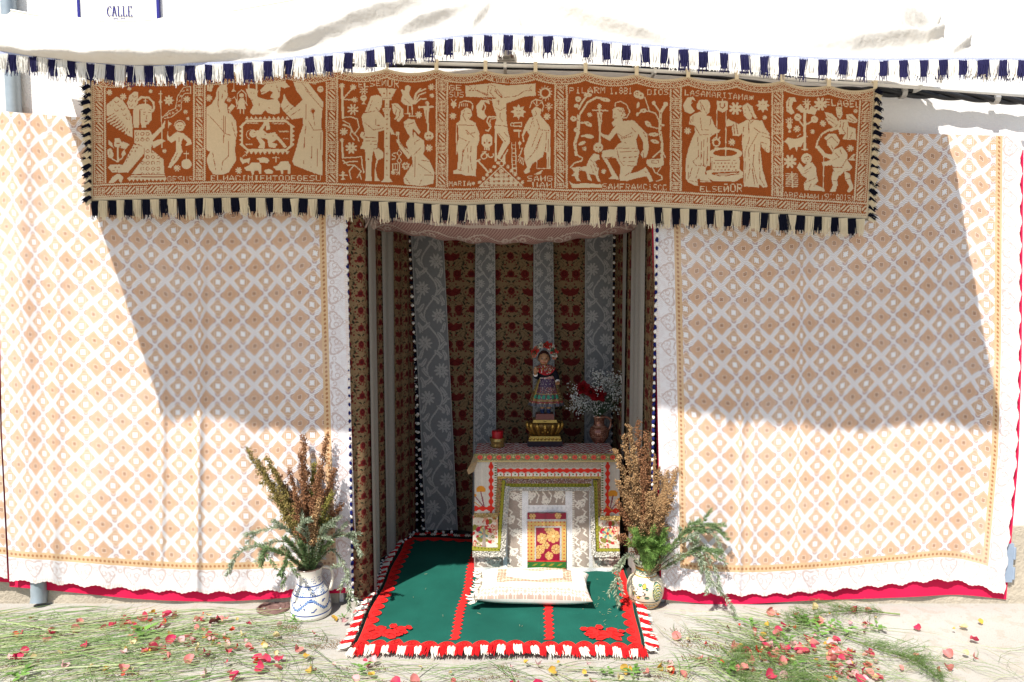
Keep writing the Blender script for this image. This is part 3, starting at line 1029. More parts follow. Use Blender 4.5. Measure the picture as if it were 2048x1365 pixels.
pl([(230, 362), (265, 320), (292, 345), (246, 402)]); dark([(240, 368), (262, 392)])
pl([(60, 150), (100, 140), (116, 160), (96, 222), (60, 216)]); dark([(85, 160), (75, 205)])
ln([(308, 322), (308, 242), (345, 207), (382, 242), (385, 322)], 8); ds((345, 254), 18); pl([(330, 275), (360, 275), (382, 366), (308, 366)])
ln([(335, 366), (335, 402)], 8); ln([(363, 366), (363, 406)], 8); ln([(330, 288), (306, 332)], 9); ln([(360, 288), (391, 336)], 9); ln([(306, 350), (300, 292), (286, 266), (272, 278)], 7)
ln([(258, 146), (306, 146)], 8); ln([(282, 146), (280, 205)], 7); pl([(280, 196), (297, 222), (260, 222)])
pl([(378, 200), (440, 195), (482, 215), (472, 260), (500, 275), (560, 290), (640, 285), (667, 330), (657, 400), (620, 412), (560, 397), (540, 375), (510, 412), (430, 412), (413, 390), (440, 340), (430, 300), (400, 260)])
ln([(405, 200), (400, 150), (394, 128)], 15); ln([(466, 210), (472, 148)], 15)
pl([(500, 210), (540, 165), (590, 140), (640, 145), (680, 112), (722, 108), (706, 145), (745, 182), (700, 197), (665, 180), (662, 260), (640, 292), (580, 270), (602, 230), (580, 213), (540, 237), (508, 247)])
dark([(412, 235), (426, 235)], [(444, 235), (458, 235)], [(428, 292), (440, 292)], [(584, 178), (598, 178)], [(505, 228), (540, 225)], [(488, 310), (492, 340)], [(632, 170), (655, 230)], [(570, 355), (580, 362)])
ln([(390, 465), (710, 465), (757, 505), (757, 670), (715, 706), (395, 706), (350, 665), (350, 500), (390, 465)], 18)
for x in range(372, 730, 37): pl([(x, 452), (x + 35, 452), (x + 17, 424)]); pl([(x, 718), (x + 35, 718), (x + 17, 744)])
for y in range(498, 670, 36): pl([(345, y), (345, y + 32), (324, y + 16)]); pl([(765, y), (765, y + 32), (786, y + 16)])
ds((440, 570), 32); rg((425, 578), 40, 6, 1, PI * .6, PI * 1.5)
pl([(465, 540), (520, 540), (560, 570), (620, 558), (722, 680), (700, 692), (640, 618), (600, 642), (642, 658), (620, 692), (570, 682), (560, 620), (500, 600), (542, 650), (532, 697), (478, 687), (500, 660), (465, 602)])
pl([(488, 540), (530, 480), (572, 470), (582, 532), (550, 542), (545, 502), (512, 552)])
dark([(425, 562), (432, 562)], [(448, 562), (455, 562)], [(435, 585), (450, 585)], [(535, 575), (545, 580)], [(600, 590), (610, 590)])
for y0, xa, xb in ((487, 385, 480), (490, 600, 700), (555, 660, 735), (660, 383, 432), (613, 690, 735)):
    ln([(xa, y0), (xb, y0)], 5)
    for x in range(xa, xb, 12): ln([(x, y0), (x - 5, y0 - 9)], 3)
pl([(330, 758), (360, 782), (400, 776), (417, 768), (406, 822), (390, 806), (352, 822), (335, 790)]); ln([(345, 770), (375, 742), (385, 750)], 6)
pl([(470, 778), (500, 772), (520, 764), (556, 770), (574, 792), (562, 814), (500, 814), (490, 792)])
pl([(365, 850), (400, 836), (430, 808), (490, 808), (510, 840), (506, 902), (490, 902), (486, 876), (450, 876), (445, 907), (430, 907), (420, 880), (385, 880)])
pl([(600, 842), (640, 836), (670, 798), (730, 798), (752, 840), (747, 902), (730, 902), (726, 872), (690, 872), (690, 902), (670, 902), (665, 872), (632, 872)])
pl([(530, 876), (570, 860), (606, 880), (602, 902), (545, 902)])
ln([(628, 762), (628, 806)], 7); ln([(604, 770), (652, 770)], 7)
pl([(768, 130), (800, 120), (860, 125), (905, 160), (967, 240), (1022, 310), (1012, 400), (1002, 500), (1017, 560), (1012, 917), (960, 902), (880, 872), (780, 832), (763, 800), (800, 680), (830, 560), (850, 500), (850, 440), (760, 452), (690, 382), (668, 340), (690, 282), (695, 236), (714, 280), (745, 320), (785, 352), (850, 290), (828, 252), (800, 220), (785, 180)])
dark([(880, 330), (880, 480), (865, 620), (860, 822)], [(900, 470), (940, 540), (1012, 540)], [(930, 600), (920, 852)], [(975, 620), (970, 842)], [(1000, 560), (1000, 702)], [(870, 202), (930, 270), (1022, 372)], [(930, 360), (950, 500)], [(690, 375), (740, 330)], [(715, 400), (770, 355)], [(745, 425), (830, 370)], [(805, 195), (815, 195)], [(850, 160), (935, 262)], [(830, 560), (855, 490)])
st((935, 382), 20, 0)
for c, r in (((345, 148), 22), ((518, 148), 18), ((945, 138), 24), ((75, 275), 26), ((240, 290), 18), ((322, 876), 26)): st(c, r)
ds((997, 203), 26); dark([(988, 197), (993, 197)], [(1002, 197), (1007, 197)])
tx('ELNACIMIENTODEGESU', 90, 916, 1010, 962)

# ---- panel 3: the column
R.tr(650, 130, 4.137)
tx('ELSE', 275, 142, 470, 188, -14); tx('~OR', 468, 108, 622, 176, 22)
ln([(140, 170), (150, 440)], 18); ln([(150, 285), (235, 185)], 11); ln([(150, 287), (245, 292)], 11)
for c in ((140, 175), (235, 186), (245, 290)): st(c, 24, 1, 8, 9); ds(c, 14)
for p in ([(150, 438), (210, 430), (270, 450), (282, 520), (250, 565)], [(150, 462), (200, 490), (232, 560), (270, 600), (282, 632)], [(160, 492), (220, 530), (210, 580), (242, 622)], [(150, 500), (180, 505)]): ln(p, 10)
ln([(140, 618), (150, 770)], 16); st((140, 625), 18, 1, 8, 8)
for p in ([(150, 770), (250, 768), (300, 760), (312, 850), (322, 892)], [(150, 792), (190, 830), (242, 830), (200, 880), (216, 945)], [(242, 830), (300, 880), (268, 932)], [(155, 815), (210, 800), (270, 800)], [(285, 900), (300, 945)]): ln(p, 10)
ds((320, 275), 26); pl([(295, 280), (345, 280), (320, 312)]); pl([(300, 330), (340, 330), (320, 300)]); st((320, 215), 34, 1, 8, 9); dark([(310, 272), (330, 272)])
st((232, 370), 46, 1, 8, 14); st((218, 690), 46, 1, 8, 18)
ln([(150, 882), (150, 945)], 10); ln([(120, 912), (184, 912)], 10); pl([(150, 925), (170, 950), (130, 950)]); ln([(135, 895), (165, 895)], 7)
pl([(330, 392), (370, 292), (380, 260), (440, 248), (472, 270), (472, 330), (455, 372), (430, 402), (420, 382)])
pl([(318, 402), (410, 385), (450, 390), (500, 450), (522, 490), (560, 540), (578, 577), (550, 577), (530, 547), (500, 537), (440, 557), (440, 620), (432, 682), (482, 722), (482, 770), (440, 790), (420, 862), (432, 932), (457, 962), (413, 962), (413, 862), (425, 782), (400, 702), (387, 800), (382, 900), (387, 962), (333, 962), (340, 850), (333, 700), (293, 695), (320, 620), (288, 592), (300, 558), (330, 560), (310, 482), (303, 430)])
dark([(330, 600), (432, 606)], [(330, 630), (430, 632)], [(340, 655), (427, 659)], [(420, 450), (420, 500), (455, 502)], [(330, 480), (402, 540), (500, 520)], [(395, 290), (360, 380)], [(440, 315), (448, 315)], [(420, 350), (440, 375)], [(400, 700), (440, 690)], [(330, 565), (318, 590)])
st((360, 782), 8, 0)
pl([(490, 380), (537, 380), (537, 940), (560, 970), (466, 970), (490, 940)]); pl([(473, 360), (547, 360), (540, 387), (480, 387)]); pl([(494, 280), (532, 280), (532, 356), (494, 356)]); pl([(470, 262), (557, 262), (552, 292), (474, 292)]); pl([(433, 195), (505, 195), (512, 212), (520, 195), (592, 200), (560, 262), (470, 262)])
for y in (330, 412, 450, 492, 530, 568, 612, 675, 735, 795, 855, 912, 942): ln([(505, y), (521, y)], 4, 0); ln([(513, y - 8), (513, y + 8)], 4, 0)
dark([(513, 200), (513, 262)], [(480, 278), (550, 278)], [(480, 373), (545, 373)]); ds((490, 238), 7, 0); ds((536, 238), 7, 0)
pl([(552, 322), (600, 318), (650, 370), (650, 430), (610, 474), (572, 450), (592, 425), (566, 400), (556, 360)]); dark([(575, 335), (622, 375), (618, 425), (590, 455)], [(590, 370), (585, 410)])
pl([(628, 200), (660, 215), (665, 180), (690, 168), (712, 185), (695, 240), (738, 310), (722, 342), (660, 332), (628, 302), (640, 250)])
for p in ([(735, 322), (760, 232), (832, 200)], [(740, 322), (780, 250), (832, 230)], [(745, 322), (790, 282), (837, 284)], [(735, 300), (750, 240), (790, 200)]): ln(p, 12)
ln([(685, 340), (685, 405)], 9); ln([(720, 340), (722, 412)], 9); ln([(660, 405), (705, 405)], 8); ln([(700, 425), (735, 425)], 8); ln([(700, 400), (700, 428)], 8); dark([(678, 205), (684, 205)], [(660, 285), (700, 320)])
ln([(780, 352), (892, 348)], 18); ln([(850, 310), (852, 560)], 15); pl([(818, 360), (862, 360), (856, 480), (835, 480)]); dark([(838, 380), (838, 470)]); st((847, 318), 16)
ds((860, 590), 38); ds((848, 588), 6, 0); ds((872, 588), 6, 0); dark([(850, 612), (850, 625)], [(862, 612), (862, 628)], [(874, 612), (874, 625)])
pl([(655, 472), (690, 447), (740, 455), (757, 500), (792, 560), (777, 577), (730, 530), (720, 562), (690, 582), (670, 542), (655, 512)])
pl([(700, 602), (760, 585), (822, 630), (827, 700), (812, 740), (862, 790), (908, 890), (897, 982), (800, 1007), (660, 987), (648, 942), (720, 822), (715, 750), (690, 782), (620, 692), (588, 622), (610, 622), (650, 680), (690, 702), (668, 650)])
pl([(695, 570), (740, 555), (765, 590), (705, 610)])
dark([(745, 760), (745, 1002)], [(715, 752), (727, 852)], [(770, 820), (882, 900)], [(790, 910), (892, 915)], [(670, 942), (702, 985)], [(660, 500), (735, 480)], [(740, 690), (745, 640), (780, 620)], [(735, 745), (790, 690)], [(800, 790), (860, 800)], [(730, 550), (730, 600)], [(800, 950), (780, 1000)], [(620, 650), (700, 740)], [(684, 510), (690, 510)])
ln([(605, 560), (610, 645)], 10); st((600, 572), 18)
tx('S', 555, 728, 597, 785)
ln([(615, 705), (635, 730), (615, 760), (595, 730), (615, 705)], 7); ln([(615, 770), (635, 795), (615, 820), (597, 795), (615, 770)], 7); ln([(615, 820), (615, 910)], 9)
ln([(560, 820), (600, 820), (600, 870), (560, 870), (560, 820)], 8); ln([(580, 820), (580, 870)], 6); st((565, 892), 18); ln([(590, 890), (612, 890), (592, 910)], 7); rg((668, 836), 24, 9); st((668, 836), 36, 1, 8, 6)
for c, r in (((155, 555), 30), ((880, 185), 26), ((885, 256), 18), ((775, 415), 27), ((860, 690), 28)): st(c, r)

# ---- panel 4: the cross
R.tr(880, 130, 4.137)
tx('GE', 75, 168, 190, 214); tx('SUS', 75, 222, 205, 270)
pl([(210, 175), (430, 152), (560, 172), (792, 155), (792, 257), (640, 268), (480, 272), (212, 266)])
pl([(300, 258), (440, 302), (470, 270), (520, 272), (640, 262), (705, 262), (560, 317), (545, 322)])
pl([(430, 280), (552, 300), (547, 400), (552, 480), (562, 540), (582, 640), (542, 700), (500, 772), (468, 772), (500, 690), (522, 640), (470, 560), (448, 520), (470, 430), (440, 350)])
dark([(245, 178), (262, 200), (240, 215), (300, 212), (400, 262)], [(300, 180), (285, 200), (400, 250)], [(402, 172), (388, 252)], [(755, 178), (738, 200), (760, 215), (700, 215), (640, 258), (530, 272)], [(395, 180), (420, 165), (455, 180), (470, 240), (520, 272)], [(430, 190), (412, 230), (445, 262)], [(470, 200), (515, 262)], [(450, 215), (505, 270)], [(485, 290), (485, 330)], [(470, 300), (500, 300)], [(460, 355), (500, 380), (545, 350)], [(500, 400), (495, 440), (520, 470)], [(455, 500), (555, 510)], [(480, 560), (545, 640)], [(530, 560), (565, 600)])
ln([(470, 430), (400, 432), (388, 470), (418, 520), (400, 548), (380, 542)], 12); ln([(472, 440), (420, 450), (410, 480), (425, 515)], 8)
pl([(454, 530), (471, 530), (471, 800), (454, 800)]); pl([(524, 742), (541, 742), (541, 822), (524, 822)]); ln([(468, 765), (512, 790), (560, 705)], 9)
pl([(300, 340), (340, 292), (405, 292), (415, 330), (370, 310), (345, 370), (388, 430), (360, 457), (310, 432)]); ln([(362, 315), (378, 350), (360, 390), (372, 425)], 10)
R.sun((650, 390), 66)
rg((870, 235), 38, 14)
for a in np.linspace(0, 2 * PI, 14, endpoint=False): ln([(870 + 40 * math.cos(a), 235 + 40 * math.sin(a)), (870 + 60 * math.cos(a + .2), 235 + 60 * math.sin(a + .2))], 6)
ln([(158, 355), (163, 315), (200, 300), (250, 305), (272, 330), (267, 375)], 9)
for x in (180, 195, 210, 225, 240): ln([(x, 322), (x, 342)], 6)
pl([(175, 382), (220, 353), (257, 370), (267, 420), (240, 452), (292, 480), (302, 510), (327, 570), (322, 640), (307, 680), (302, 800), (297, 922), (210, 917), (180, 905), (108, 902), (108, 880), (145, 860), (150, 740), (133, 700), (155, 600), (150, 510), (133, 490), (165, 460)])
ln([(137, 500), (137, 740)], 7)
dark([(160, 602), (242, 640), (200, 700), (170, 872)], [(260, 650), (250, 780), (267, 872)], [(190, 700), (180, 822)], [(155, 500), (282, 502)], [(215, 540), (282, 602)], [(205, 375), (190, 420), (215, 470)], [(230, 402), (250, 402)], [(215, 545), (230, 575), (290, 560)], [(150, 870), (200, 880)], [(230, 690), (235, 890)], [(240, 440), (225, 445)])
pl([(343, 600), (365, 573), (410, 573), (435, 600), (432, 660), (412, 680), (412, 707), (368, 707), (366, 680), (343, 655)]); ds((368, 645), 8, 0); ds((408, 645), 8, 0); dark([(388, 615), (388, 640)], [(380, 690), (380, 707)], [(395, 690), (395, 707)])
rg((365, 755), 24, 9); ln([(350, 720), (380, 720), (340, 760)], 7); rg((420, 745), 22, 10, 1, -.3, PI + .3); ln([(312, 792), (402, 892)], 14); ln([(305, 800), (330, 785)], 14)
ln([(612, 480), (676, 480), (676, 510), (612, 510)], 8); rg((598, 495), 14, 7)
ln([(615, 545), (665, 545)], 16); ln([(655, 545), (655, 600)], 10); ln([(660, 630), (660, 692)], 7); ds((660, 650), 14); ln([(680, 690), (665, 740), (650, 760)], 9)
for k in range(4): ln([(645 + k * 14, 800 + k * 10), (665 + k * 10, 760 + k * 8)], 7)
ln([(593, 648), (600, 902)], 7); ln([(624, 640), (632, 902)], 7)
for y in range(665, 900, 32): ln([(595, y), (628, y)], 7)
ln([(300, 1035), (505, 842), (715, 1035), (300, 1035)], 9)
for j in range(5):
    for i in range(-j, j + 1):
        x, y = 507 + i * 40, 880 + j * 33
        if abs(x - 507) < (y - 850) * 1.0: st((x, y), 21, 1, 8, 8)
for k in range(6):
    st((480 - k * 30, 812 + k * 32), 15); st((532 + k * 30, 812 + k * 32), 15)
ln([(495, 800), (525, 800), (525, 835), (495, 835), (495, 800)], 7)
ln([(743, 355), (760, 305), (795, 286), (842, 300), (858, 340), (847, 385)], 9); ln([(770, 305), (800, 345), (800, 292)], 6); ln([(800, 345), (842, 310)], 6)
pl([(755, 382), (790, 345), (842, 370), (830, 420), (865, 460), (907, 510), (914, 550), (912, 862), (885, 862), (880, 730), (862, 720), (850, 762), (762, 822), (745, 862), (742, 892), (700, 902), (693, 880), (720, 850), (700, 782), (693, 710), (740, 582), (715, 545), (692, 592), (700, 640), (688, 640), (678, 580), (700, 510), (740, 440), (770, 430)])
ln([(800, 860), (800, 790)], 7); ln([(800, 858), (912, 858)], 8); pl([(778, 907), (852, 868), (832, 907)])
dark([(850, 560), (780, 722), (720, 790)], [(880, 560), (872, 722)], [(820, 520), (760, 680)], [(790, 380), (800, 410), (780, 425)], [(812, 385), (820, 385)], [(770, 440), (740, 540)], [(800, 450), (830, 540), (905, 545)], [(770, 470), (780, 510)], [(840, 580), (800, 700)], [(895, 560), (895, 850)])
tx('MARIA*', 75, 960, 300, 1005); tx('SANG', 722, 918, 940, 965); tx('UAN', 765, 972, 940, 1018)
pl([(90, 320), (113, 300), (138, 320), (113, 365)]); ln([(92, 285), (134, 340)], 7); ln([(134, 285), (92, 340)], 7); st((900, 345), 32, 1, 8, 7); ln([(900, 315), (900, 390)], 7)
for c, r in (((107, 425), 27), ((885, 428), 27)): st(c, r)
ln([(438, 105), (568, 118), (566, 152), (436, 140), (438, 105)], 6)
for k in range(7): ln([(455 + k * 15, 115 + k * 1.5), (455 + k * 15, 137 + k * 1.5)], 6)

# ---- panel 5: kneeling saint
R.tr(1120, 130, 4.137)
tx('PiLARM', 75, 188, 385, 240, -6); tx('1.981', 412, 188, 604, 242); tx('DIOS', 722, 202, 905, 250)
ds((640, 245), 32); ds((668, 258), 28); rg((635, 240), 12, 6, 0); ds((668, 255), 7, 0)
ln([(135, 745), (122, 655), (150, 560), (155, 420)], 26); ln([(155, 425), (225, 315), (300, 272), (340, 275)], 17); ln([(155, 365), (180, 315), (225, 255)], 17)
for c, a, b2, g in (((150, 285), 24, 24, 0), ((230, 250), 36, 17, 0), ((135, 340), 20, 16, 0), ((112, 447), 26, 22, .3), ((232, 490), 36, 18, .5), ((138, 540), 24, 20, 0), ((240, 592), 40, 18, .2), ((182, 650), 32, 14, -.4), ((375, 290), 42, 16, .15), ((185, 480), 18, 8, 0), ((190, 590), 18, 8, 0)): ds(c, a, 1, b2, g)
for c in ((150, 285), (230, 250), (112, 447), (232, 490), (375, 290), (155, 410), (150, 460), (140, 530), (130, 655), (125, 710)): ds(c, 5, 0)
ln([(130, 742), (185, 772), (180, 795), (120, 812), (85, 852)], 11)
pl([(90, 850), (215, 842), (240, 780), (280, 733), (322, 745), (327, 782), (290, 800), (322, 862), (312, 912), (337, 972), (310, 962), (290, 912), (240, 902), (267, 962), (230, 952), (215, 882), (160, 872), (150, 932), (172, 967), (140, 962), (120, 922), (93, 922), (120, 890)])
dark([(160, 858), (190, 885)], [(255, 830), (275, 890)], [(270, 800), (300, 880)], [(250, 780), (262, 800)], [(285, 790), (310, 850)])
pl([(73, 962), (110, 987), (200, 980), (345, 990), (347, 1017), (100, 1017)])
ln([(270, 376), (396, 380)], 11); ln([(325, 330), (330, 645)], 17); pl([(305, 395), (350, 395), (345, 490), (315, 490)]); st((326, 345), 18); dark([(325, 410), (340, 480)])
ds((316, 685), 40); ds((300, 685), 7, 0); ds((332, 685), 7, 0); dark([(316, 695), (316, 705)], [(305, 712), (305, 725)], [(325, 712), (325, 725)])
ln([(453, 350), (460, 315), (500, 303), (550, 330), (577, 390), (552, 437), (520, 442)], 9)
pl([(435, 370), (470, 348), (525, 360), (547, 420), (512, 440), (522, 467), (470, 502), (440, 512), (428, 480), (450, 455), (437, 440)])
pl([(468, 497), (530, 465), (605, 458), (640, 490), (720, 570), (737, 680), (717, 762), (690, 777), (663, 740), (690, 700), (688, 640), (650, 572), (630, 620), (640, 680), (657, 720), (632, 832), (610, 842), (580, 902), (650, 882), (710, 847), (742, 900), (772, 962), (742, 972), (715, 922), (620, 942), (550, 962), (490, 962), (500, 842), (460, 772), (385, 772), (460, 900), (492, 952), (398, 945), (430, 920), (390, 832), (343, 760), (350, 713), (450, 698), (480, 658), (510, 640), (480, 590), (470, 560), (412, 632), (360, 602), (328, 582), (328, 555), (360, 575), (400, 585), (440, 530)])
dark([(480, 690), (642, 692)], [(500, 722), (642, 716)], [(520, 770), (632, 762)], [(520, 800), (622, 802)], [(468, 690), (490, 790), (522, 832), (610, 838)], [(480, 570), (520, 602), (600, 560)], [(590, 520), (632, 562)], [(490, 850), (490, 962)], [(450, 410), (458, 410)], [(478, 410), (486, 410)], [(447, 440), (470, 440)], [(500, 375), (520, 400), (505, 430)], [(515, 365), (535, 400)], [(480, 370), (500, 390)], [(505, 600), (520, 615), (550, 600)], [(560, 600), (600, 590)], [(535, 640), (548, 655)], [(370, 770), (440, 765)], [(540, 920), (580, 890)], [(690, 560), (710, 600)], [(665, 735), (690, 730), (692, 775)], [(695, 880), (712, 890)])
ln([(842, 782), (842, 650), (825, 540), (830, 400), (872, 330)], 24); ln([(828, 395), (775, 318)], 14); ds((775, 316), 16); ds((874, 326), 20)
ln([(822, 470), (790, 402), (740, 386), (690, 380), (648, 402)], 10); ln([(740, 386), (702, 270)], 10); ln([(822, 530), (740, 510)], 10)
for c, a, b2, g in (((645, 335), 12, 26, .3), ((690, 380), 28, 18, 0), ((640, 412), 10, 16, 0), ((728, 490), 32, 20, .7), ((775, 577), 42, 16, 0), ((785, 636), 36, 16, .3), ((850, 500), 16, 8, 0)): ds(c, a, 1, b2, g)
for y in (400, 450, 505, 545, 580, 640, 690, 735): ds((832, y), 5, 0)
for c in ((690, 382), (728, 490), (778, 577), (785, 636)): ds(c, 5, 0)
ln([(842, 700), (770, 765)], 12); ln([(850, 720), (870, 765)], 10)
pl([(718, 782), (857, 775), (862, 825), (820, 852), (740, 847), (713, 815)]); ln([(760, 795), (815, 795), (815, 815), (760, 815), (760, 795)], 4, 0)
ln([(765, 850), (785, 892), (842, 922), (842, 950), (800, 962)], 9); ln([(832, 852), (800, 902)], 8)
for c in ((245, 412), (205, 695), (362, 883)): st(c, 19)
tx('SANFRAN', 350, 980, 685, 1032, 8); tx('CiSCO', 690, 986, 890, 1036, 8)

# ---- panel 6: the well
R.tr(1340, 130, 4.1375)
tx('LASAMARITANA*', 122, 205, 700, 252, 48)
pl([(108, 332), (140, 273), (190, 263), (213, 300), (180, 288), (172, 340), (207, 385), (165, 407), (120, 387)]); ln([(185, 310), (160, 335), (180, 360), (170, 380)], 8)
pl([(223, 322), (245, 290), (310, 288), (332, 320), (327, 392), (295, 422), (265, 402), (250, 375), (223, 365)])
pl([(250, 390), (300, 420), (342, 430), (362, 490), (385, 530), (417, 540), (402, 562), (350, 582), (332, 600), (332, 832), (300, 847), (290, 900), (342, 972), (250, 972), (245, 942), (226, 947), (232, 1002), (208, 1002), (150, 972), (128, 942), (128, 800), (150, 700), (190, 590), (205, 560), (200, 502), (158, 492), (165, 430), (200, 405)])
dark([(250, 440), (260, 540), (337, 540)], [(205, 512), (250, 582), (372, 572)], [(230, 600), (235, 760), (190, 800), (210, 832), (322, 842)], [(260, 612), (257, 832)], [(310, 602), (307, 832)], [(150, 832), (150, 942)], [(182, 852), (160, 932)], [(260, 322), (300, 400)], [(175, 440), (170, 480)], [(190, 430), (190, 490)], [(340, 440), (330, 500)], [(250, 300), (262, 370)], [(305, 340), (312, 340)], [(240, 850), (215, 940)], [(280, 620), (278, 830)], [(160, 960), (225, 970)], [(250, 960), (320, 965)])
pl([(388, 300), (477, 300), (477, 372), (435, 397), (388, 372)]); ln([(415, 320), (415, 348), (435, 362), (452, 345), (452, 320)], 7, 0); ln([(433, 285), (433, 345)], 10)
ln([(388, 372), (388, 612)], 7); ln([(464, 372), (460, 752)], 8)
rg((383, 645), 28, 13); ln([(350, 625), (375, 600), (400, 622), (412, 600)], 9); ln([(370, 690), (398, 690)], 12)
ds((458, 735), 140, 1, 50); ds((455, 730), 98, 0, 28); ln([(460, 690), (460, 752)], 8)
pl([(338, 768), (575, 768), (577, 882), (338, 892)]); pl([(298, 882), (338, 868), (345, 907), (570, 892), (577, 865), (607, 892), (602, 932), (540, 967), (360, 964), (308, 932)])
dark([(345, 775), (345, 895), (375, 912), (540, 908), (572, 890)], [(370, 790), (540, 792)], [(345, 905), (430, 925), (570, 905)])
for j in range(3):
    for i in range(7 - j % 2):
        x, y = 365 + i * 30 + (j % 2) * 15, 815 + j * 28
        ln([(x - 7, y), (x + 7, y)], 4, 0); ln([(x, y - 7), (x, y + 7)], 4, 0)
pl([(598, 342), (640, 316), (682, 345), (697, 400), (722, 440), (700, 447), (680, 420), (672, 452), (640, 452), (610, 422), (603, 382)])
pl([(588, 482), (640, 455), (690, 455), (762, 463), (792, 530), (822, 570), (827, 650), (822, 732), (795, 722), (760, 682), (750, 620), (747, 700), (762, 852), (808, 1012), (770, 1017), (740, 992), (735, 1017), (690, 1012), (608, 1007), (608, 800), (593, 650), (600, 560), (570, 592), (520, 587), (508, 530), (520, 502), (470, 512), (457, 480), (480, 447), (520, 470), (570, 492)])
dark([(650, 480), (655, 620), (620, 722), (620, 992)], [(725, 570), (650, 702), (660, 862), (640, 952)], [(700, 660), (685, 822), (722, 982)], [(545, 480), (560, 572)], [(760, 560), (820, 582)], [(755, 590), (827, 612)], [(525, 490), (535, 575)], [(755, 640), (800, 655)], [(610, 500), (605, 600)], [(735, 720), (745, 940), (780, 1000)], [(680, 860), (700, 1000)], [(640, 340), (690, 440)], [(618, 375), (625, 375)], [(610, 405), (622, 405)], [(690, 520), (745, 560)], [(785, 690), (790, 715)], [(803, 690), (806, 722)], [(655, 460), (668, 485), (690, 460)])
R.sun((768, 337), 60); st((540, 362), 50, 1, 8, 20)
for c, r in (((145, 547), 27), ((512, 641), 28), ((783, 437), 17)): st(c, r)
tx('ELSE', 248, 1003, 445, 1050); tx('~OR', 443, 985, 608, 1053)

# ---- panel 7: the sacrifice
R.tr(1540, 130, 3.9)
pl([(123, 292), (150, 253), (195, 253), (207, 290), (180, 290), (168, 330), (192, 375), (165, 390), (128, 362)]); dark([(150, 270), (140, 350)])
ln([(270, 380), (270, 662)], 22); ln([(250, 662), (290, 662)], 10)
pl([(203, 340), (238, 305), (272, 352), (250, 378)]); pl([(258, 378), (280, 300), (302, 310), (300, 380)]); pl([(292, 380), (320, 318), (368, 350), (350, 392)]); ds((280, 345), 6, 0)
st((285, 298), 34, 1, 8, 9); ds((215, 410), 28); ds((345, 427), 28); dark([(205, 405), (225, 412)], [(340, 420), (350, 435)]); ln([(270, 492), (215, 422)], 12); ln([(270, 472), (345, 432)], 12)
pl([(108, 600), (140, 568), (190, 580), (240, 568), (272, 560), (262, 600), (240, 640), (218, 640), (205, 682), (192, 642), (172, 647), (160, 662), (150, 660), (138, 620)]); ln([(245, 570), (270, 550), (290, 560)], 6); ln([(215, 560), (238, 540)], 6)
ds((152, 480), 20); pl([(135, 485), (170, 485), (152, 510)]); pl([(137, 530), (168, 530), (152, 500)]); st((150, 440), 30, 1, 8, 9)
st((393, 308), 48, 1, 8, 20)
tx('ELAGEL', 430, 266, 715, 318, 20)
pl([(513, 345), (557, 338), (567, 390), (545, 424), (525, 407)]); ln([(518, 350), (518, 335), (556, 335), (556, 350)], 9); dark([(530, 372), (536, 372)], [(548, 372), (554, 372)], [(535, 398), (546, 398)])
pl([(423, 368), (480, 380), (522, 420), (532, 452), (500, 492), (460, 462), (428, 420), (445, 415)]); dark([(440, 395), (500, 430)], [(455, 430), (510, 465)])
pl([(593, 390), (640, 383), (692, 440), (660, 457), (598, 442)]); dark([(615, 400), (670, 440)], [(605, 425), (655, 445)])
pl([(535, 430), (602, 430), (612, 480), (667, 498), (672, 587), (563, 582), (587, 540), (540, 542), (530, 502), (470, 522), (458, 502), (520, 480)]); dark([(575, 450), (565, 500), (590, 540)], [(605, 490), (600, 575)], [(640, 530), (620, 580)], [(550, 440), (545, 490)])
ln([(460, 508), (405, 540), (372, 595), (360, 642)], 15); ln([(395, 560), (380, 610)], 5, 0)
pl([(418, 572), (460, 538), (512, 540), (545, 590), (532, 622), (500, 652), (490, 685), (460, 642), (440, 622), (448, 600)])
pl([(500, 660), (560, 638), (602, 690), (602, 740), (642, 802), (620, 824), (580, 832), (545, 864), (500, 832), (490, 802), (480, 782), (410, 792), (403, 762), (440, 755), (472, 740), (410, 712), (358, 645), (380, 630), (430, 690), (480, 702)])
pl([(490, 830), (542, 850), (522, 900), (527, 940), (507, 992), (463, 992), (490, 940), (478, 880)]); pl([(578, 830), (622, 850), (632, 900), (652, 962), (620, 997), (598, 990), (620, 950), (583, 890)])
pl([(608, 740), (645, 700), (668, 695), (650, 728), (668, 748), (630, 748)])
dark([(430, 600), (480, 560), (520, 600)], [(455, 605), (463, 605)], [(475, 625), (490, 660)], [(500, 580), (530, 610)], [(490, 800), (560, 800), (600, 730)], [(510, 690), (540, 720), (490, 745)], [(480, 905), (520, 905)], [(590, 895), (630, 885)], [(520, 840), (600, 815)], [(545, 660), (560, 700)], [(620, 735), (650, 715)])
ln([(418, 712), (415, 975)], 7); ds((420, 770), 14)
ds((285, 732), 41); pl([(290, 770), (330, 760), (357, 800), (362, 860), (377, 910), (350, 932), (420, 965), (427, 987), (268, 977), (263, 930), (290, 890), (250, 862), (208, 800), (230, 763), (262, 802)])
dark([(265, 725), (300, 715), (318, 735)], [(270, 738), (276, 738)], [(290, 738), (296, 738)], [(275, 760), (290, 760)], [(270, 830), (320, 800)], [(255, 855), (300, 830)], [(275, 920), (360, 880)], [(320, 930), (300, 970)], [(350, 935), (340, 950)])
st((155, 755), 50, 1, 8, 20)
for k in range(7): ln([(125, 850 + k * 16), (216, 853 + k * 16)], 8)
ln([(170, 835), (175, 955)], 11)
for c, r in (((412, 458), 25), ((210, 500), 25), ((332, 522), 18), ((667, 360), 18), ((626, 652), 25)): st(c, r)
tx('ABRAHAN', 105, 990, 388, 1036, 22); tx('iSUiGOiSA', 395, 1004, 665, 1052, 14)

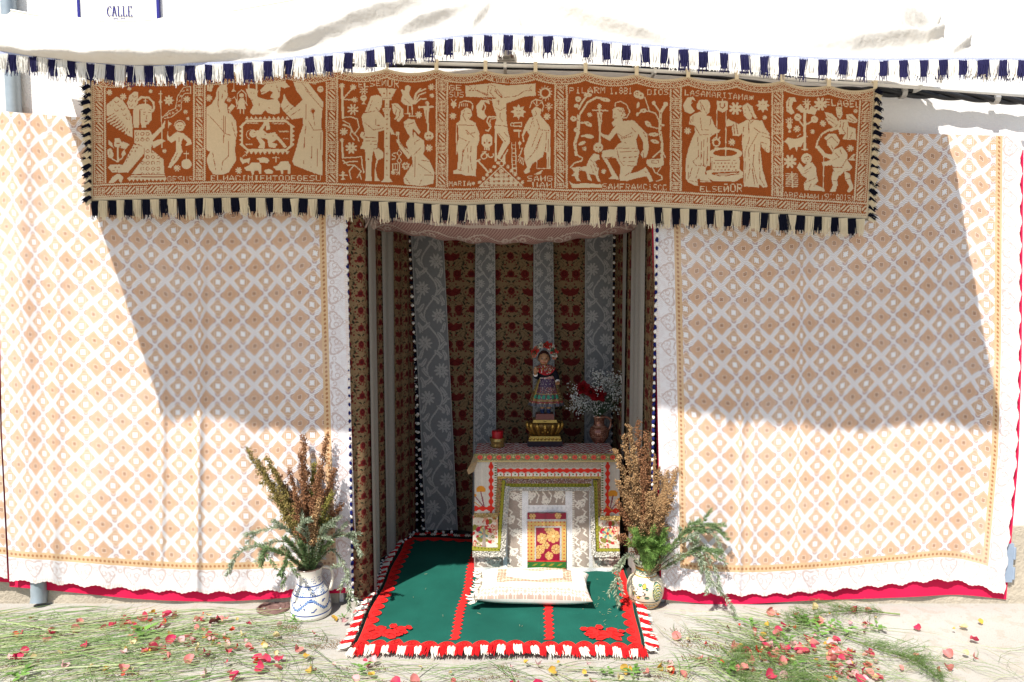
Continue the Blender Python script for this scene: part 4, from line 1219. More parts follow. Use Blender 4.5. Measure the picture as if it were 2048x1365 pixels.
# ---- frame of the banner
tabs = [(180, 150), (277, 147), (376, 144), (475, 142), (574, 140), (673, 138), (773, 137), (873, 138), (971, 140), (1071, 141), (1171, 143), (1273, 148), (1376, 152), (1473, 156), (1564, 161), (1657, 170), (1750, 175)]
bot_pts = [(160, 404), (180, 403), (300, 399), (400, 397), (540, 396), (670, 400), (800, 405), (920, 411), (1015, 408), (1150, 413), (1280, 414), (1390, 419), (1480, 423), (1580, 430), (1660, 435), (1740, 439), (1760, 440)]
txs = np.array([p[0] for p in tabs], float)


def top_of(x):
    base = interp(x, tabs)
    i = np.clip(np.searchsorted(txs, x) - 1, 0, len(txs) - 2)
    f = np.clip((x - txs[i]) / (txs[i + 1] - txs[i]), 0, 1)
    return base + 9.0 * (np.sin(PI * f)) ** 0.8


def band_pat(s, t, h=17.0):
    """ribbon of slanted bars and four-flower blocks; s along, t across (0..h), in px"""
    q = np.mod(s, 42.0)
    bars = (np.mod(q - t * 0.95 + 40, 8.4) < 4.4) & (q > 1) & (q < 19) & (t > 1.5) & (t < h - 1.5)
    a = np.mod(q - 19, 8.0) - 4; b = np.mod(t + .5, 8.5) - 4.2
    fl = (np.abs(np.abs(a) - np.abs(b)) < 1.5) & (np.maximum(abs(a), abs(b)) < 3.6) & (np.hypot(a, b) > 1.0)
    sp = (np.abs(t - h / 2) < 1.2) & (np.abs(a) < 2.4)
    return np.where(q < 19, bars, fl | sp)


def cord(s, t):
    """toothed cord, t in 0..5"""
    ph = np.mod(s, 4.0) < 2.0
    return ((t > 1.4) & (t < 3.4)) | (ph & (t <= 1.4) & (t >= 0.2)) | ((~ph) & (t >= 3.4) & (t < 4.8))


BNX, BNY = 1390, 232
bs = np.linspace(0, 1, BNX + 1); bt = np.linspace(0, 1, BNY + 1)
SG, TG = np.meshgrid(bs, bt)


def banner_xy(SG, TG):
    xl = 179 + 2 * TG; xr = 1752 - 15 * TG
    x = xl + (xr - xl) * SG
    ya = top_of(x); yb = smooth_interp(x, bot_pts)
    return x, ya + (yb - ya) * TG, ya, yb


bx_, by_, _, _ = banner_xy(SG, TG)
BYP = -0.135


def banner_depth(x, t):
    return BYP - 0.010 * np.sin(x / 49.0 + .8) * t - 0.012 * np.sin(x / 131.0 + 2.0) * t - 0.012 * t


BP = UP(bx_, by_, banner_depth(bx_, TG))
sc_, tc_ = np.meshgrid((bs[1:] + bs[:-1]) / 2, (bt[1:] + bt[:-1]) / 2)
cx, cy, ct, cb = banner_xy(sc_, tc_)
ix = np.clip(((cx - R.x0) / R.cell).astype(int), 0, R.nx - 1); iy = np.clip(((cy - R.y0) / R.cell).astype(int), 0, R.ny - 1)
A = R.A[iy, ix].astype(bool)
dT = cy - ct; dB = cb - cy
xl = 179 + 2 * tc_; xr = 1752 - 15 * tc_
dL = cx - xl; dR = xr - cx
# vertical ribbons
for (xa, xb2) in ((386, 412), (651, 677), (871, 897), (1108, 1136), (1339, 1364), (1542, 1567)):
    m_ = (cx > xa - 1) & (cx < xb2 + 1)
    v = band_pat(cy + xa * .37, cx - xa - 5, 16) & (cx > xa + 4) & (cx < xb2 - 4)
    v |= cord(cy, cx - xa) & (cx < xa + 5)
    v |= cord(cy + 2, xb2 - cx) & (cx > xb2 - 5)
    A = np.where(m_, v, A)
for dd in (dL, dR):
    m_ = dd < 34
    v = np.where(dd < 6, True, np.where(dd < 11, cord(cy, dd - 6), np.where(dd < 28, band_pat(cy + 7, dd - 11), np.where(dd < 33, cord(cy + 2, dd - 28), False))))
    A = np.where(m_, v, A)
m_ = dB < 35
v = np.where(dB < 6.5, True, np.where(dB < 11.5, cord(cx, dB - 6.5), np.where(dB < 28.5, band_pat(cx, dB - 11.5), np.where(dB < 34, cord(cx + 2, dB - 29), False))))
side = np.minimum(dL, dR) < 6
A = np.where(m_ & ~side, v, A)
m_ = (dT < 19.5) & ~((cx > 985) & (cx < 1019) & (dT > 8))
vine = (np.abs(dT - 11.8 - 2.3 * np.sin(cx * 2 * PI / 14.0)) < 1.2) | ((np.abs(np.mod(cx, 7.0) - 3.5) < 1.2) & (np.abs(dT - 11.8 + 2.2 * np.sin(cx * 2 * PI / 14.0)) < 1.2))
v = np.where(dT < 4.5, True, np.where(dT < 8.3, cord(cx, (dT - 4.5) * 1.25), np.where(dT < 15.2, vine, np.where(dT < 19.2, cord(cx + 2, (dT - 15.2) * 1.25), False))))
A = np.where(m_ & ~side, v, A)
BEI = np.array((0.60, 0.485, 0.330)); RUST = np.array((0.315, 0.078, 0.019))
net = 1 + 0.16 * np.where(((cx / 1.8).astype(int) % 2) ^ ((cy / 1.8).astype(int) % 2), 1, -1)
col = np.where(A[..., None], BEI * (1 + RNG.normal(0, .03, A.shape))[..., None], RUST * (net + RNG.normal(0, .05, A.shape))[..., None])
fade = (0.94 + 0.09 * np.sin(cx / 90.0) * np.sin(cy / 60.0))[..., None]
# crochet cells stand proud of the net
zoff = np.zeros((BNY + 1, BNX + 1))
zoff[:-1, :-1] += A; zoff[1:, :-1] += A; zoff[:-1, 1:] += A; zoff[1:, 1:] += A
BP[..., 1] -= 0.0006 * zoff
banner = thing('crochet_banner', 'long rust and cream filet crochet banner with biblical scenes above the doorway', 'banner', tuple(UP(965, 400, BYP)))
obj('crochet_panel', BP.reshape(-1, 3), gridF(BNY, BNX), M['crochet'], banner, col=(col * fade).reshape(-1, 3))
# hanging loops
for x, y in tabs[4:]:
    yc = interp(x, cp)
    a_, b2 = UP(x, y + 4, BYP - .004), UP(x, yc - 3, -0.127)
    mb = MB(); w = 0.0085
    mb.box((a_[0] - w, BYP - .010, a_[2]), (a_[0] + w, BYP - .004, b2[2] + .004)); mb.box((a_[0] - w, BYP - .010, b2[2] + .004), (a_[0] + w, -0.100, b2[2] + .008)); mb.build('hanging_loop', M['cream'], banner)
# gimp braid
q = UP(bx_[-1], by_[-1] - 1.0, banner_depth(bx_[-1], 1.0) - .006); q2 = q.copy(); q2[:, 2] -= .010
n = BNX + 1
mb = MB(); mb.add(np.concatenate([q, q2]), [(i, i + 1, n + i + 1, n + i) for i in range(BNX)]); gimp = mb.build('gimp_braid', plain('gimp_thread', (0.20, 0.17, 0.12), 0.9, 0.1, var=0.9, scale=260), banner)
bw, bh = 0.0415, 0.084
NB = [tassel_mesh('navy_tassel', M['navy'], bw * 1.0, bh, 12, 40 + i, 1.0) for i in range(5)]
CB = [tassel_mesh('cream_tassel', M['cream'], bw * 1.06, bh * 1.03, 12, 60 + i, 1.05) for i in range(5)]
edge = UP(bx_[-1], by_[-1] + .5, banner_depth(bx_[-1], 1.0) - .004)
arc = np.concatenate([[0], np.cumsum(np.linalg.norm(np.diff(edge, axis=0), axis=1))])
L = 0.02; k = 0
while L < arc[-1] - .01:
    p = np.array([np.interp(L, arc, edge[:, i]) for i in range(3)])
    inst('tassel', random.choice(CB if k % 2 else NB), p, gimp, (random.uniform(-.10, .10), random.uniform(-.09, .09), random.uniform(-.2, .2)), (random.uniform(.88, 1.12), 1, random.uniform(.90, 1.10)))
    L += bw * random.uniform(.96, 1.04); k += 1
NS_ = [tassel_mesh('navy_tuft', M['navy'], .019, .042, 7, 80 + i, 1.3) for i in range(4)]
CS_ = [tassel_mesh('cream_tuft', M['cream'], .019, .038, 7, 90 + i, 1.3) for i in range(4)]
for sgn, ci in ((-1, 0), (1, BNX)):
    ey = np.linspace(0.02, .99, 32)
    for k, t_ in enumerate(ey):
        x, y, _, _ = banner_xy(np.array(ci / BNX), np.array(t_))
        p = UP(float(x), float(y), BYP - .01)
        inst('tassel', random.choice(CS_ if k % 2 else NS_), p, banner, (random.uniform(-.4, .1), sgn * random.uniform(-1.15, -.75), random.uniform(-.4, .4)), (1.1, 1.4, random.uniform(.9, 1.1)))

# ================================================================ PRINTED CURTAINS
def floral_tile():
    """mirror-repeat block print, 38 x 70 units; returns colour array (half tile, mirrored by the sampler)"""
    K = 4
    r = Raster(0, 0, 38, 70, 1.0 / K)
    r.A[:] = 0
    def wrapd(c, a, b, v, g=0.0):
        for dy in (-70, 0, 70): r.disc((c[0], c[1] + dy), a, v, b, g)
    def wrapl(p, w, v):
        for dy in (-70, 0, 70): r.line([(x, y + dy) for x, y in p], w, v)
    # scrolling stems
    wrapl([(0, 4), (8, 12), (20, 14), (30, 6), (38, 2)], 1.4, 2); wrapl([(0, 40), (10, 36), (16, 28), (28, 24), (38, 30)], 1.3, 2)
    wrapl([(20, 14), (24, 24), (20, 36), (26, 46), (36, 48)], 1.2, 2); wrapl([(0, 60), (12, 66), (22, 60), (30, 64)], 1.2, 2)
    # dark leaves
    for c, a, b, g in (((15, 20), 4.5, 1.8, .6), ((28, 10), 4.5, 1.8, -.6), ((22, 40), 4.5, 2, 1.0), ((14, 62), 5, 2, -.4), ((30, 40), 3.8, 1.6, .2), ((6, 30), 4, 1.6, -.8), ((33, 66), 4, 1.7, .5), ((24, 30), 3.4, 1.4, 1.3), ((10, 8), 3.4, 1.5, -.3), ((20, 52), 3.2, 1.3, -.8)): wrapd(c, a, b, 3, g)
    # lotus on the axis (half of it)
    for y0 in (18,):
        for p in ([(0, y0 - 4), (5, y0 - 9), (11, y0 - 6), (17, y0 - 9), (17, y0 - 3), (13, y0 + 4), (6, y0 + 7), (0, y0 + 8)],):
            for dy in (-70, 0, 70): r.poly([(x, y + dy) for x, y in p], 1)
        wrapl([(0, y0 - 3), (8, y0 + 1), (16, y0 - 5)], 1.1, 4); wrapl([(3, y0 + 6), (12, y0 + 2)], 1.0, 4)
    # round poppy either side of the axis
    wrapd((11, 52), 8.0, 8.4, 1); wrapd((11, 51), 4.6, 4.8, 4); wrapd((11, 51), 2.6, 2.8, 1)
    for k in range(5): wrapd((4 + k * 3.5, 62), 1.5, 3.2, 1)
    # poppy on the panel edge
    wrapd((38, 16), 6.8, 7.8, 1); wrapd((38, 15), 4.2, 4.6, 4); wrapd((38, 15), 2.2, 2.4, 1); wrapd((35, 27), 1.5, 3, 1)
    wrapd((37, 52), 6.2, 7.0, 1); wrapd((37, 52), 3.2, 3.6, 4); wrapd((29, 56), 3.0, 2.2, 1, .5)
    rq = np.random.default_rng(3)
    for _ in range(60):
        x_, y_, a_ = rq.uniform(0, 38), rq.uniform(0, 70), rq.uniform(0, 3.1)
        if r.A[min(279, int(y_ * K)), min(151, int(x_ * K))] == 0: wrapd((x_, y_), rq.uniform(.7, 2.2), rq.uniform(.4, .8), int(rq.choice([2, 3, 1])), a_)
    # small buds
    for c in ((26, 18), (18, 44), (4, 34), (27, 33), (22, 66), (8, 2), (31, 24), (3, 66)): wrapd(c, 2.0, 2.0, 1)
    for c in ((24, 6), (30, 30), (14, 36), (24, 58), (6, 42)): wrapd(c, 1.0, 1.0, 3)
    pal = np.array([(0.205, 0.135, 0.070), (0.125, 0.015, 0.013), (0.115, 0.075, 0.038), (0.025, 0.027, 0.015), (0.065, 0.007, 0.008)])
    return pal[r.A], K


FT, FK = floral_tile()


def floral(u, v):
    """u, v in photo-pixel-like units (2.2 mm)"""
    a = np.mod(u, 76.0); a = np.where(a > 38, 76 - a, a)
    b = np.mod(v, 70.0)
    return FT[np.clip((b * FK).astype(int), 0, FT.shape[0] - 1), np.clip((a * FK).astype(int), 0, FT.shape[1] - 1)]


def lace_tile():
    K = 3
    r = Raster(0, 0, 60, 96, 1.0 / K)
    def wd(c, a, b, v, g=0.0):
        for dy in (-96, 0, 96): r.disc((c[0], c[1] + dy), a, v, b, g)
    def wl(p, w, v):
        for dy in (-96, 0, 96): r.line([(x, y + dy) for x, y in p], w, v)
    ys = np.arange(0, 97, 3)
    wl([(30 + 13 * math.sin(2 * PI * y / 96), y) for y in ys], 3.0, 1)
    for cx_, cy_, sg in ((16, 24, -1), (44, 72, 1)):
        for k in range(10):
            a = 2 * PI * k / 10
            wd((cx_ + 8.5 * math.cos(a), cy_ + 8.5 * math.sin(a)), 5.2, 2.0, 1, a)
        wd((cx_, cy_), 3.2, 3.2, 1); wd((cx_, cy_), 1.4, 1.4, 0)
    for cx_, cy_, g in ((46, 12, .9), (48, 28, -.9), (40, 42, .6), (12, 58, 2.2), (14, 76, -2.3), (20, 90, 2.4), (52, 44, 1.2), (8, 44, 1.9), (9, 92, 1.2), (52, 92, 1.8)):
        wd((cx_, cy_), 9.5, 3.4, 1, g)
        wl([(cx_ - 8 * math.cos(g), cy_ - 8 * math.sin(g)), (cx_ + 8 * math.cos(g), cy_ + 8 * math.sin(g))], .8, 0)
        wd((cx_ + 7 * math.cos(g + .5), cy_ + 7 * math.sin(g + .5)), 3.4, 2.2, 1, g + .5)
    wl([(1.2, 0), (1.2, 96)], 1.8, 1); wl([(58.8, 0), (58.8, 96)], 1.8, 1)
    for y in range(0, 96, 3): wl([(4, y), (4, y + 1)], .8, 1); wl([(56, y), (56, y + 1)], .8, 1)
    return r.A, K


LT, LK = lace_tile()


def lace(u, v):
    """u 0..60 across, v along"""
    A = LT[np.clip((np.mod(v, 96.0) * LK).astype(int), 0, LT.shape[0] - 1), np.clip((u * LK).astype(int), 0, LT.shape[1] - 1)]
    return np.where(A[..., None] > 0, np.array((0.345, 0.335, 0.315)), np.array((0.175, 0.177, 0.178)))


def curtain_from_path(name, label, path, z0, z1, res, flip):
    path = np.array(path, float)
    seg = np.concatenate([[0], np.cumsum(np.linalg.norm(np.diff(path, axis=0), axis=1))])
    Lt = seg[-1]
    nu = int(Lt / res); nv = int((z1 - z0) / res)
    u = np.linspace(0, Lt, nu + 1); v = np.linspace(0, 1, nv + 1)
    px = smooth_interp(u, list(zip(seg, path[:, 0]))); py = smooth_interp(u, list(zip(seg, path[:, 1])))
    U, V = np.meshgrid(u, v)
    ripple = 0.006 * np.sin(U * 24 + .6) * (0.5 + .5 * V) + 0.004 * np.sin(U * 55 + V * 2)
    nxv = -np.gradient(py, u); nyv = np.gradient(px, u)
    nl = np.hypot(nxv, nyv); nxv /= nl; nyv /= nl
    X = px[None] + nxv[None] * ripple; Y = py[None] + nyv[None] * ripple
    Z = z1 + (z0 - z1) * V
    c = floral((U[:-1, :-1] + res / 2) / 0.0024 + 12, V[:-1, :-1] * (z1 - z0) / 0.0024)
    P = np.stack([X, Y, Z], -1)
    root = thing(name, label, 'curtain', tuple(P[-1, nu // 2]))
    obj('printed_cloth', P.reshape(-1, 3), gridF(nv, nu), M['printed'], root, smooth=True, col=c.reshape(-1, 3))

    def strip(ua, ub, nm, mat):
        k = 14
        uu = np.linspace(ua, ub, k + 1); vv = np.linspace(0, 1, 61)
        U2, V2 = np.meshgrid(uu, vv)
        ix_ = np.interp(U2, u, np.arange(nu + 1)); iv = V2 * nv
        def samp(Aa):
            i0 = np.clip(ix_.astype(int), 0, nu - 1); j0 = np.clip(iv.astype(int), 0, nv - 1)
            fx_ = ix_ - i0; fy_ = iv - j0
            return Aa[j0, i0] * (1 - fx_) * (1 - fy_) + Aa[j0, i0 + 1] * fx_ * (1 - fy_) + Aa[j0 + 1, i0] * (1 - fx_) * fy_ + Aa[j0 + 1, i0 + 1] * fx_ * fy_
        sx = 0.011 * flip
        Q = np.stack([samp(X) + sx, samp(Y) - .003, samp(Z)], -1)
        obj(nm, Q.reshape(-1, 3), gridF(60, k), mat, root, smooth=True)
    return root, strip, P, u


def pompom_mesh(name, mat, r, seed):
    mb = MB()
    rr = np.random.default_rng(seed)
    V, F = lathe([(0.0005, r * .9), (r * .75, r * .55), (r, 0), (r * .8, -r * .6), (0.0005, -r * .95)], 7)
    V = np.array(V) * (1 + rr.normal(0, .12, (len(V), 1)))
    mb.add(V, F)
    return mb.mesh(name, mat)


PN = [pompom_mesh('navy_pompom', M['navy'], .010, i) for i in range(3)]
PBL = [pompom_mesh('blue_pompom', plain('royal_thread', (0.012, 0.016, 0.10), .9, .1, var=.3), .011, i) for i in range(3)]
PWH = [pompom_mesh('white_pompom', M['white_thread'], .010, 10 + i) for i in range(3)]


def pompoms(path, root, step, white, darkm, sc=(1, 1, 1)):
    path = np.array(path, float)
    arc = np.concatenate([[0], np.cumsum(np.linalg.norm(np.diff(path, axis=0), axis=1))])
    L = step * .5; k = 0
    while L < arc[-1]:
        p = np.array([np.interp(L, arc, path[:, i]) for i in range(3)])
        inst('pompom', random.choice(darkm if k % 2 else white), p, root, (random.uniform(-.4, .4), random.uniform(-.4, .4), random.uniform(0, 3)), tuple(np.array(sc) * random.uniform(.85, 1.1)))
        L += step * random.uniform(.92, 1.08); k += 1


rootL, stripL, PL, uL = curtain_from_path('side_curtain', 'red flowered curtain with two linen strips on the left of the doorway',
    [UP(701, 800, -.070)[:2], UP(726, 800, -.030)[:2], UP(743, 800, .14)[:2], GP(758, 1140)[:2], GP(796, 1098)[:2], GP(833, 1068)[:2]], 0.035, 2.03, 0.0042, 1)
stripL(.13, .46, 'linen_strip', M['linen']); stripL(.62, .79, 'linen_strip', M['linen'])
pompoms(PL[::6, 0] + (0, -.012, 0), rootL, .021, PWH, PBL, (.72, .72, 1.15))
pompoms(PL[::6, -1] + (.008, 0, 0), rootL, .026, PWH, PN)
pompoms(PL[-1, ::3] + (.012, -.01, -.008), rootL, .022, PWH, PN, (.9, .9, 1.2))
rootR, stripR, PR, uR = curtain_from_path('side_curtain', 'red flowered curtain with two linen strips on the right of the doorway',
    [UP(1309, 800, -.066)[:2], UP(1289, 800, .12)[:2], UP(1262, 800, .42)[:2], UP(1243, 800, .7)[:2], UP(1228, 800, .96)[:2]], 0.035, 2.03, 0.0055, -1)
stripR(.20, .47, 'linen_strip', M['linen']); stripR(.58, .72, 'linen_strip', M['linen'])
pompoms(PR[::6, 0] + (0, -.012, 0), rootR, .021, PWH, PBL, (.72, .72, 1.15))
pompoms(PR[::8, -1] + (-.008, 0, 0), rootR, .026, PWH, PN)

# back curtain
CY = float(GP(900, 1066)[1])
back = thing('back_curtain', 'dark red flowered curtain with lace strips at the back of the doorway', 'curtain', tuple(UP(1030, 1068, CY)))
cell = 1.5
nx_, ny_ = int((1252 - 842) / cell), int((1072 - 440) / cell)


def back_xy(a, t):
    """a in photo px at mid height, t 0 top..1 bottom"""
    xl = 820 + 30 * t
    f = (a - 842) / (1252 - 842)
    return xl + f * (1252 - xl), 440 + t * 630


def back_depth(a, t):
    return CY + 0.030 * np.cos((a - 1032) / 40.0 * PI / 1.5) * (.5 + .5 * t) + .008 * np.sin(a / 11.0)


aa = np.linspace(842, 1252, nx_ + 1); tt = np.linspace(0, 1, ny_ + 1)
AA, TT = np.meshgrid(aa, tt)
x, y = back_xy(AA, TT)
P = UP(x, y, back_depth(AA, TT))
c = floral(AA[:-1, :-1] - 1030 + 38 + 0 * TT[:-1, :-1], TT[:-1, :-1] * 630 * 1.0 + 14)
obj('printed_cloth', P.reshape(-1, 3), gridF(ny_, nx_), M['printed'], back, smooth=True, col=c.reshape(-1, 3))
pompoms(P[::8, 0] + (-.012, -.01, 0), back, .028, PWH, PN)
pompoms(P[-1, 4::4] + (0, -.012, -.004), back, .030, PWH, PN, (1.1, 1.1, 1.2))


def lace_strip(a0, a1, a0b, a1b, Yo, v0, lo=1.0, sag=0.0):
    n1 = int((a1 - a0) / 1.2); n2 = int(632 * lo / 1.5)
    F_, T_ = np.meshgrid(np.linspace(0, 1, n1 + 1), np.linspace(0, lo, n2 + 1))
    xx = a0 + (a1 - a0) * F_ + ((a0b - a0) + ((a1b - a1) - (a0b - a0)) * F_) * T_
    yy = 440 + T_ * 630
    Pq = UP(xx, yy, CY - Yo - .010 * np.sin(F_ * PI) + 0.004 * np.sin(T_ * 9 + a0))
    cc = lace(F_[:-1, :-1] * 60, T_[:-1, :-1] * 630 * 60 / (a1 - a0) * .95 + v0)
    obj('lace_strip', Pq.reshape(-1, 3), gridF(n2, n1), M['printed'], back, smooth=True, col=cc.reshape(-1, 3))
    return Pq


q = lace_strip(820, 885, 851, 916, .055, 0, .985)
pompoms(q[::6, 0] + (-.010, -.004, 0), back, .029, PWH, PN, (1.15, 1, 1.1))
pompoms(q[-1, ::2] + (0, -.006, -.012), back, .026, PWH, PN, (1, 1, 1.4))
lace_strip(951, 990, 944, 993, .050, 30)
lace_strip(1067, 1106, 1064, 1112, .050, 62)
lace_strip(1170, 1226, 1168, 1222, .050, 20)

# lace swag across the top of the doorway
sw = thing('lace_swag', 'mauve net swag with white crochet pattern under the crochet banner', 'swag', tuple(UP(1005, 470, .12)))
nu, nv = 300, 40
U, V = np.meshgrid(np.linspace(0, 1, nu + 1), np.linspace(0, 1, nv + 1))
X0, X1 = -.835, .735
Xs = X0 + (X1 - X0) * U
sagf = np.sin(PI * U) ** .8
Zs = 2.035 - (0.075 + .10 * np.sin(PI * np.clip(U * .95, 0, 1))) * np.sin(PI * V * .62) - .03 * V
Ysw = 0.02 + .42 * V + .03 * np.sin(U * 21) * V
Zs += 0.006 * np.sin(U * 60) * V
cu, cv = U[:-1, :-1] * 600, V[:-1, :-1] * 60
g = np.zeros(cu.shape, bool)
q_ = np.mod(cu, 46); 
g |= (np.abs(cv - 14) < 1.2) | (np.abs(cv - 22) < 1.2)
for k in range(3): g |= (np.abs(np.hypot((q_ - 10 - k * 6) / 1.0, cv - 18) - 2.6) < .8)
g |= ((np.abs(np.abs(q_ - 38) - np.abs(cv - 18)) < 1) & (np.abs(q_ - 38) < 3))
w_ = np.mod(cu, 92)
g |= (np.abs(np.hypot(w_ - 46, (cv - 44) * 1.2) - 8) < 1.5) | (np.abs(np.hypot(w_ - 28, (cv - 40) * 1.3) - 5) < 1.6) | (np.abs(np.hypot(w_ - 64, (cv - 40) * 1.3) - 5) < 1.6) | (np.abs(cv - 36 - 5 * np.sin(cu / 14.6)) < 1.0)
netc = np.where(((np.arange(nu)[None, :] + np.arange(nv)[:, None]) % 3 == 0)[..., None], np.array((.40, .29, .25)), np.array((.24, .13, .12)))
c = np.where(g[..., None], np.array((.46, .38, .33)), netc)
obj('lace_cloth', np.stack([Xs, Ysw, Zs], -1).reshape(-1, 3), gridF(nv, nu), M['printed'], sw, smooth=True, col=c.reshape(-1, 3))
for (xa, sg) in ((X0 + .045, -1), (X1 - .05, 1)):
    # gathered ruffles at both ends
    uu = np.linspace(0, 1, 60); vv = np.linspace(0, 1, 10)
    U2, V2 = np.meshgrid(uu, vv)
    Q = np.stack([xa - sg * U2 * .13 + .012 * np.sin(V2 * 5 + U2 * 8), -.035 + .05 * U2 + .016 * np.sin(U2 * 50) * V2, 1.985 - V2 * (.085 + .02 * np.sin(U2 * 23)) + .02 * (1 - U2)], -1)
    cc = np.where((np.mod(np.arange(59)[None, :] + np.arange(9)[:, None], 3) == 0)[..., None], np.array((.5, .42, .36)), np.array((.36, .27, .23)))
    obj('ruffle', Q.reshape(-1, 3), gridF(9, 59), M['printed'], sw, smooth=True, col=cc.reshape(-1, 3))
# scalloped lace edge hanging behind
uu = np.linspace(0, 1, 160); vv = np.linspace(0, 1, 8)
U2, V2 = np.meshgrid(uu, vv)
Q = np.stack([-.05 + U2 * .60, .5 + 0 * U2 + .01 * np.sin(U2 * 40), 1.90 - V2 * (.03 + .022 * np.abs(np.sin(U2 * PI * 7))) + .03 * U2], -1)
cc = np.where((V2[:-1, :-1] > .7)[..., None], np.array((.55, .48, .42)), np.array((.20, .10, .10)))
obj('scallop_edge', Q.reshape(-1, 3), gridF(7, 159), M['printed'], sw, smooth=True, col=cc.reshape(-1, 3))

# ================================================================ RUG
M['felt'] = plain('green_felt', (0.011, 0.086, 0.062), 0.95, 0.08, var=0.35, scale=5, bmp=0.5, bscale=350)
M['redfelt'] = plain('red_felt', (0.66, 0.022, 0.020), 0.95, 0.08, var=0.12, scale=40, bmp=0.3, bscale=500)
M['blackline'] = plain('black_cord', (0.015, 0.015, 0.015), 0.9, 0.1)
RX0, RX1, RY0, RY1 = float(GP(698, 1308)[0]), float(GP(1290, 1308)[0]), float(GP(1000, 1308)[1]), float(GP(850, 1082)[1])
rug = thing('felt_rug', 'dark green felt rug with red scalloped applique border and red and white fringe', 'rug', (0, 0.2, 0.004))


def rugz(x, y):
    return 0.018 + 0.008 * (np.sin(x * 5.1 + y * 2.2) * np.sin(y * 4.1 + 1)) + 0.003 * np.sin(x * 13 + y * 9) + 0.007 * np.exp(-((y + .18 - .12 * x) / .016) ** 2) * np.clip(1 - np.abs(x - .3) * 2.2, 0, 1) + 0.006 * np.exp(-((x + .42 - .2 * y) / .014) ** 2)


def rmap(a, b):
    """rug coordinates a 0..1 across, b 0..1 towards the back, slightly out of square"""
    a = np.asarray(a, float); b = np.asarray(b, float)
    xl = RX0 + .035 * b; xr = RX1 + .075 * np.sin(b * PI * .5)
    return xl + (xr - xl) * a + .004 * np.sin(b * 17), RY0 + (RY1 - RY0) * b + .010 * np.sin(a * 9 + 1) * (1 - b) - .012 * a * (1 - b)


U, V = np.meshgrid(np.linspace(0, 1, 61), np.linspace(0, 1, 61))
X, Y = rmap(U, V)
obj('felt_ground', np.stack([X, Y, rugz(X, Y)], -1).reshape(-1, 3), gridF(60, 60), M['felt'], rug, smooth=True)
WR, LR = RX1 - RX0, RY1 - RY0


def strip_on_rug(name, fa, fb, n, mat, lift, parent=None):
    """ribbon between two curves (functions of t giving rug a,b)"""
    t = np.linspace(0, 1, n + 1)
    A = np.array([fa(q) for q in t]); B = np.array([fb(q) for q in t])
    k = 4
    rows = [A + (B - A) * i / k for i in range(k + 1)]
    P = []
    for r_ in rows:
        x, y = rmap(r_[:, 0], r_[:, 1]); P.append(np.stack([x, y, rugz(x, y) + lift], -1))
    return obj(name, np.concatenate(P), gridF(k, n), mat, parent or rug)


def scal(t, n, amp): return amp * (0.45 + .55 * abs(math.sin(PI * n * t)) ** .7)


bwm = .060
bord = []
bord.append(strip_on_rug('applique_border', lambda t: (t, .012), lambda t: (t, .012 + scal(t, 17, bwm) / LR), 340, M['redfelt'], .0035))
bord.append(strip_on_rug('applique_border', lambda t: (.012, t), lambda t: (.012 + scal(t, 19, bwm) / WR, t), 380, M['redfelt'], .0045))
bord.append(strip_on_rug('applique_border', lambda t: (.988, t), lambda t: (.988 - scal(t, 19, bwm) / WR, t), 380, M['redfelt'], .0045))
bord.append(strip_on_rug('applique_border', lambda t: (t, .985), lambda t: (t, .985 - scal(t, 17, bwm) / LR), 340, M['redfelt'], .0035))
zz = lambda t, n: (abs((t * n) % 1 - .5) * 4 - 1)
for a0 in (.345, .672):
    strip_on_rug('zigzag_stripe', lambda t: (a0 - (.014 + .006 * zz(t, 30)), .065 + t * .87), lambda t: (a0 + (.014 + .006 * zz(t + .016, 30)), .065 + t * .87), 240, M['redfelt'], .0035)
# dark outlining cord
for f_ in (lambda t: (t, .006), lambda t: (.006, t), lambda t: (.994, t)):
    t = np.linspace(0, 1, 80); ab = np.array([f_(q) for q in t]); x, y = rmap(ab[:, 0], ab[:, 1])
    mb = MB(); mb.tube(np.stack([x, y, rugz(x, y) + .003], -1), .0028, 5); mb.build('edge_cord', M['blackline'], rug)
# chain-stitched scrolls on the scallops
mb = MB()
def scroll(cx, cy, r, a0):
    th = np.linspace(0, 3.6 * PI, 22)
    rr = r * (1 - th / (4.4 * PI))
    x, y = cx + rr * np.cos(th + a0), cy + rr * np.sin(th + a0)
    mb.tube(np.stack([x, y, rugz(x, y) + .0055], -1), .0013, 3, cap=False)
for i in range(17):
    x, y = rmap((i + .5) / 17, .012 + .032 / LR); scroll(float(x), float(y), .024, 0)
for i in range(19):
    for a in (.012 + .034 / WR, .988 - .034 / WR):
        x, y = rmap(a, (i + .5) / 19); scroll(float(x), float(y), .024, 1)
o_ = mb.build('chain_stitching', plain('dark_red_thread', (0.22, 0.008, 0.008), 0.9, 0.1), rug); o_['kind'] = 'stuff'


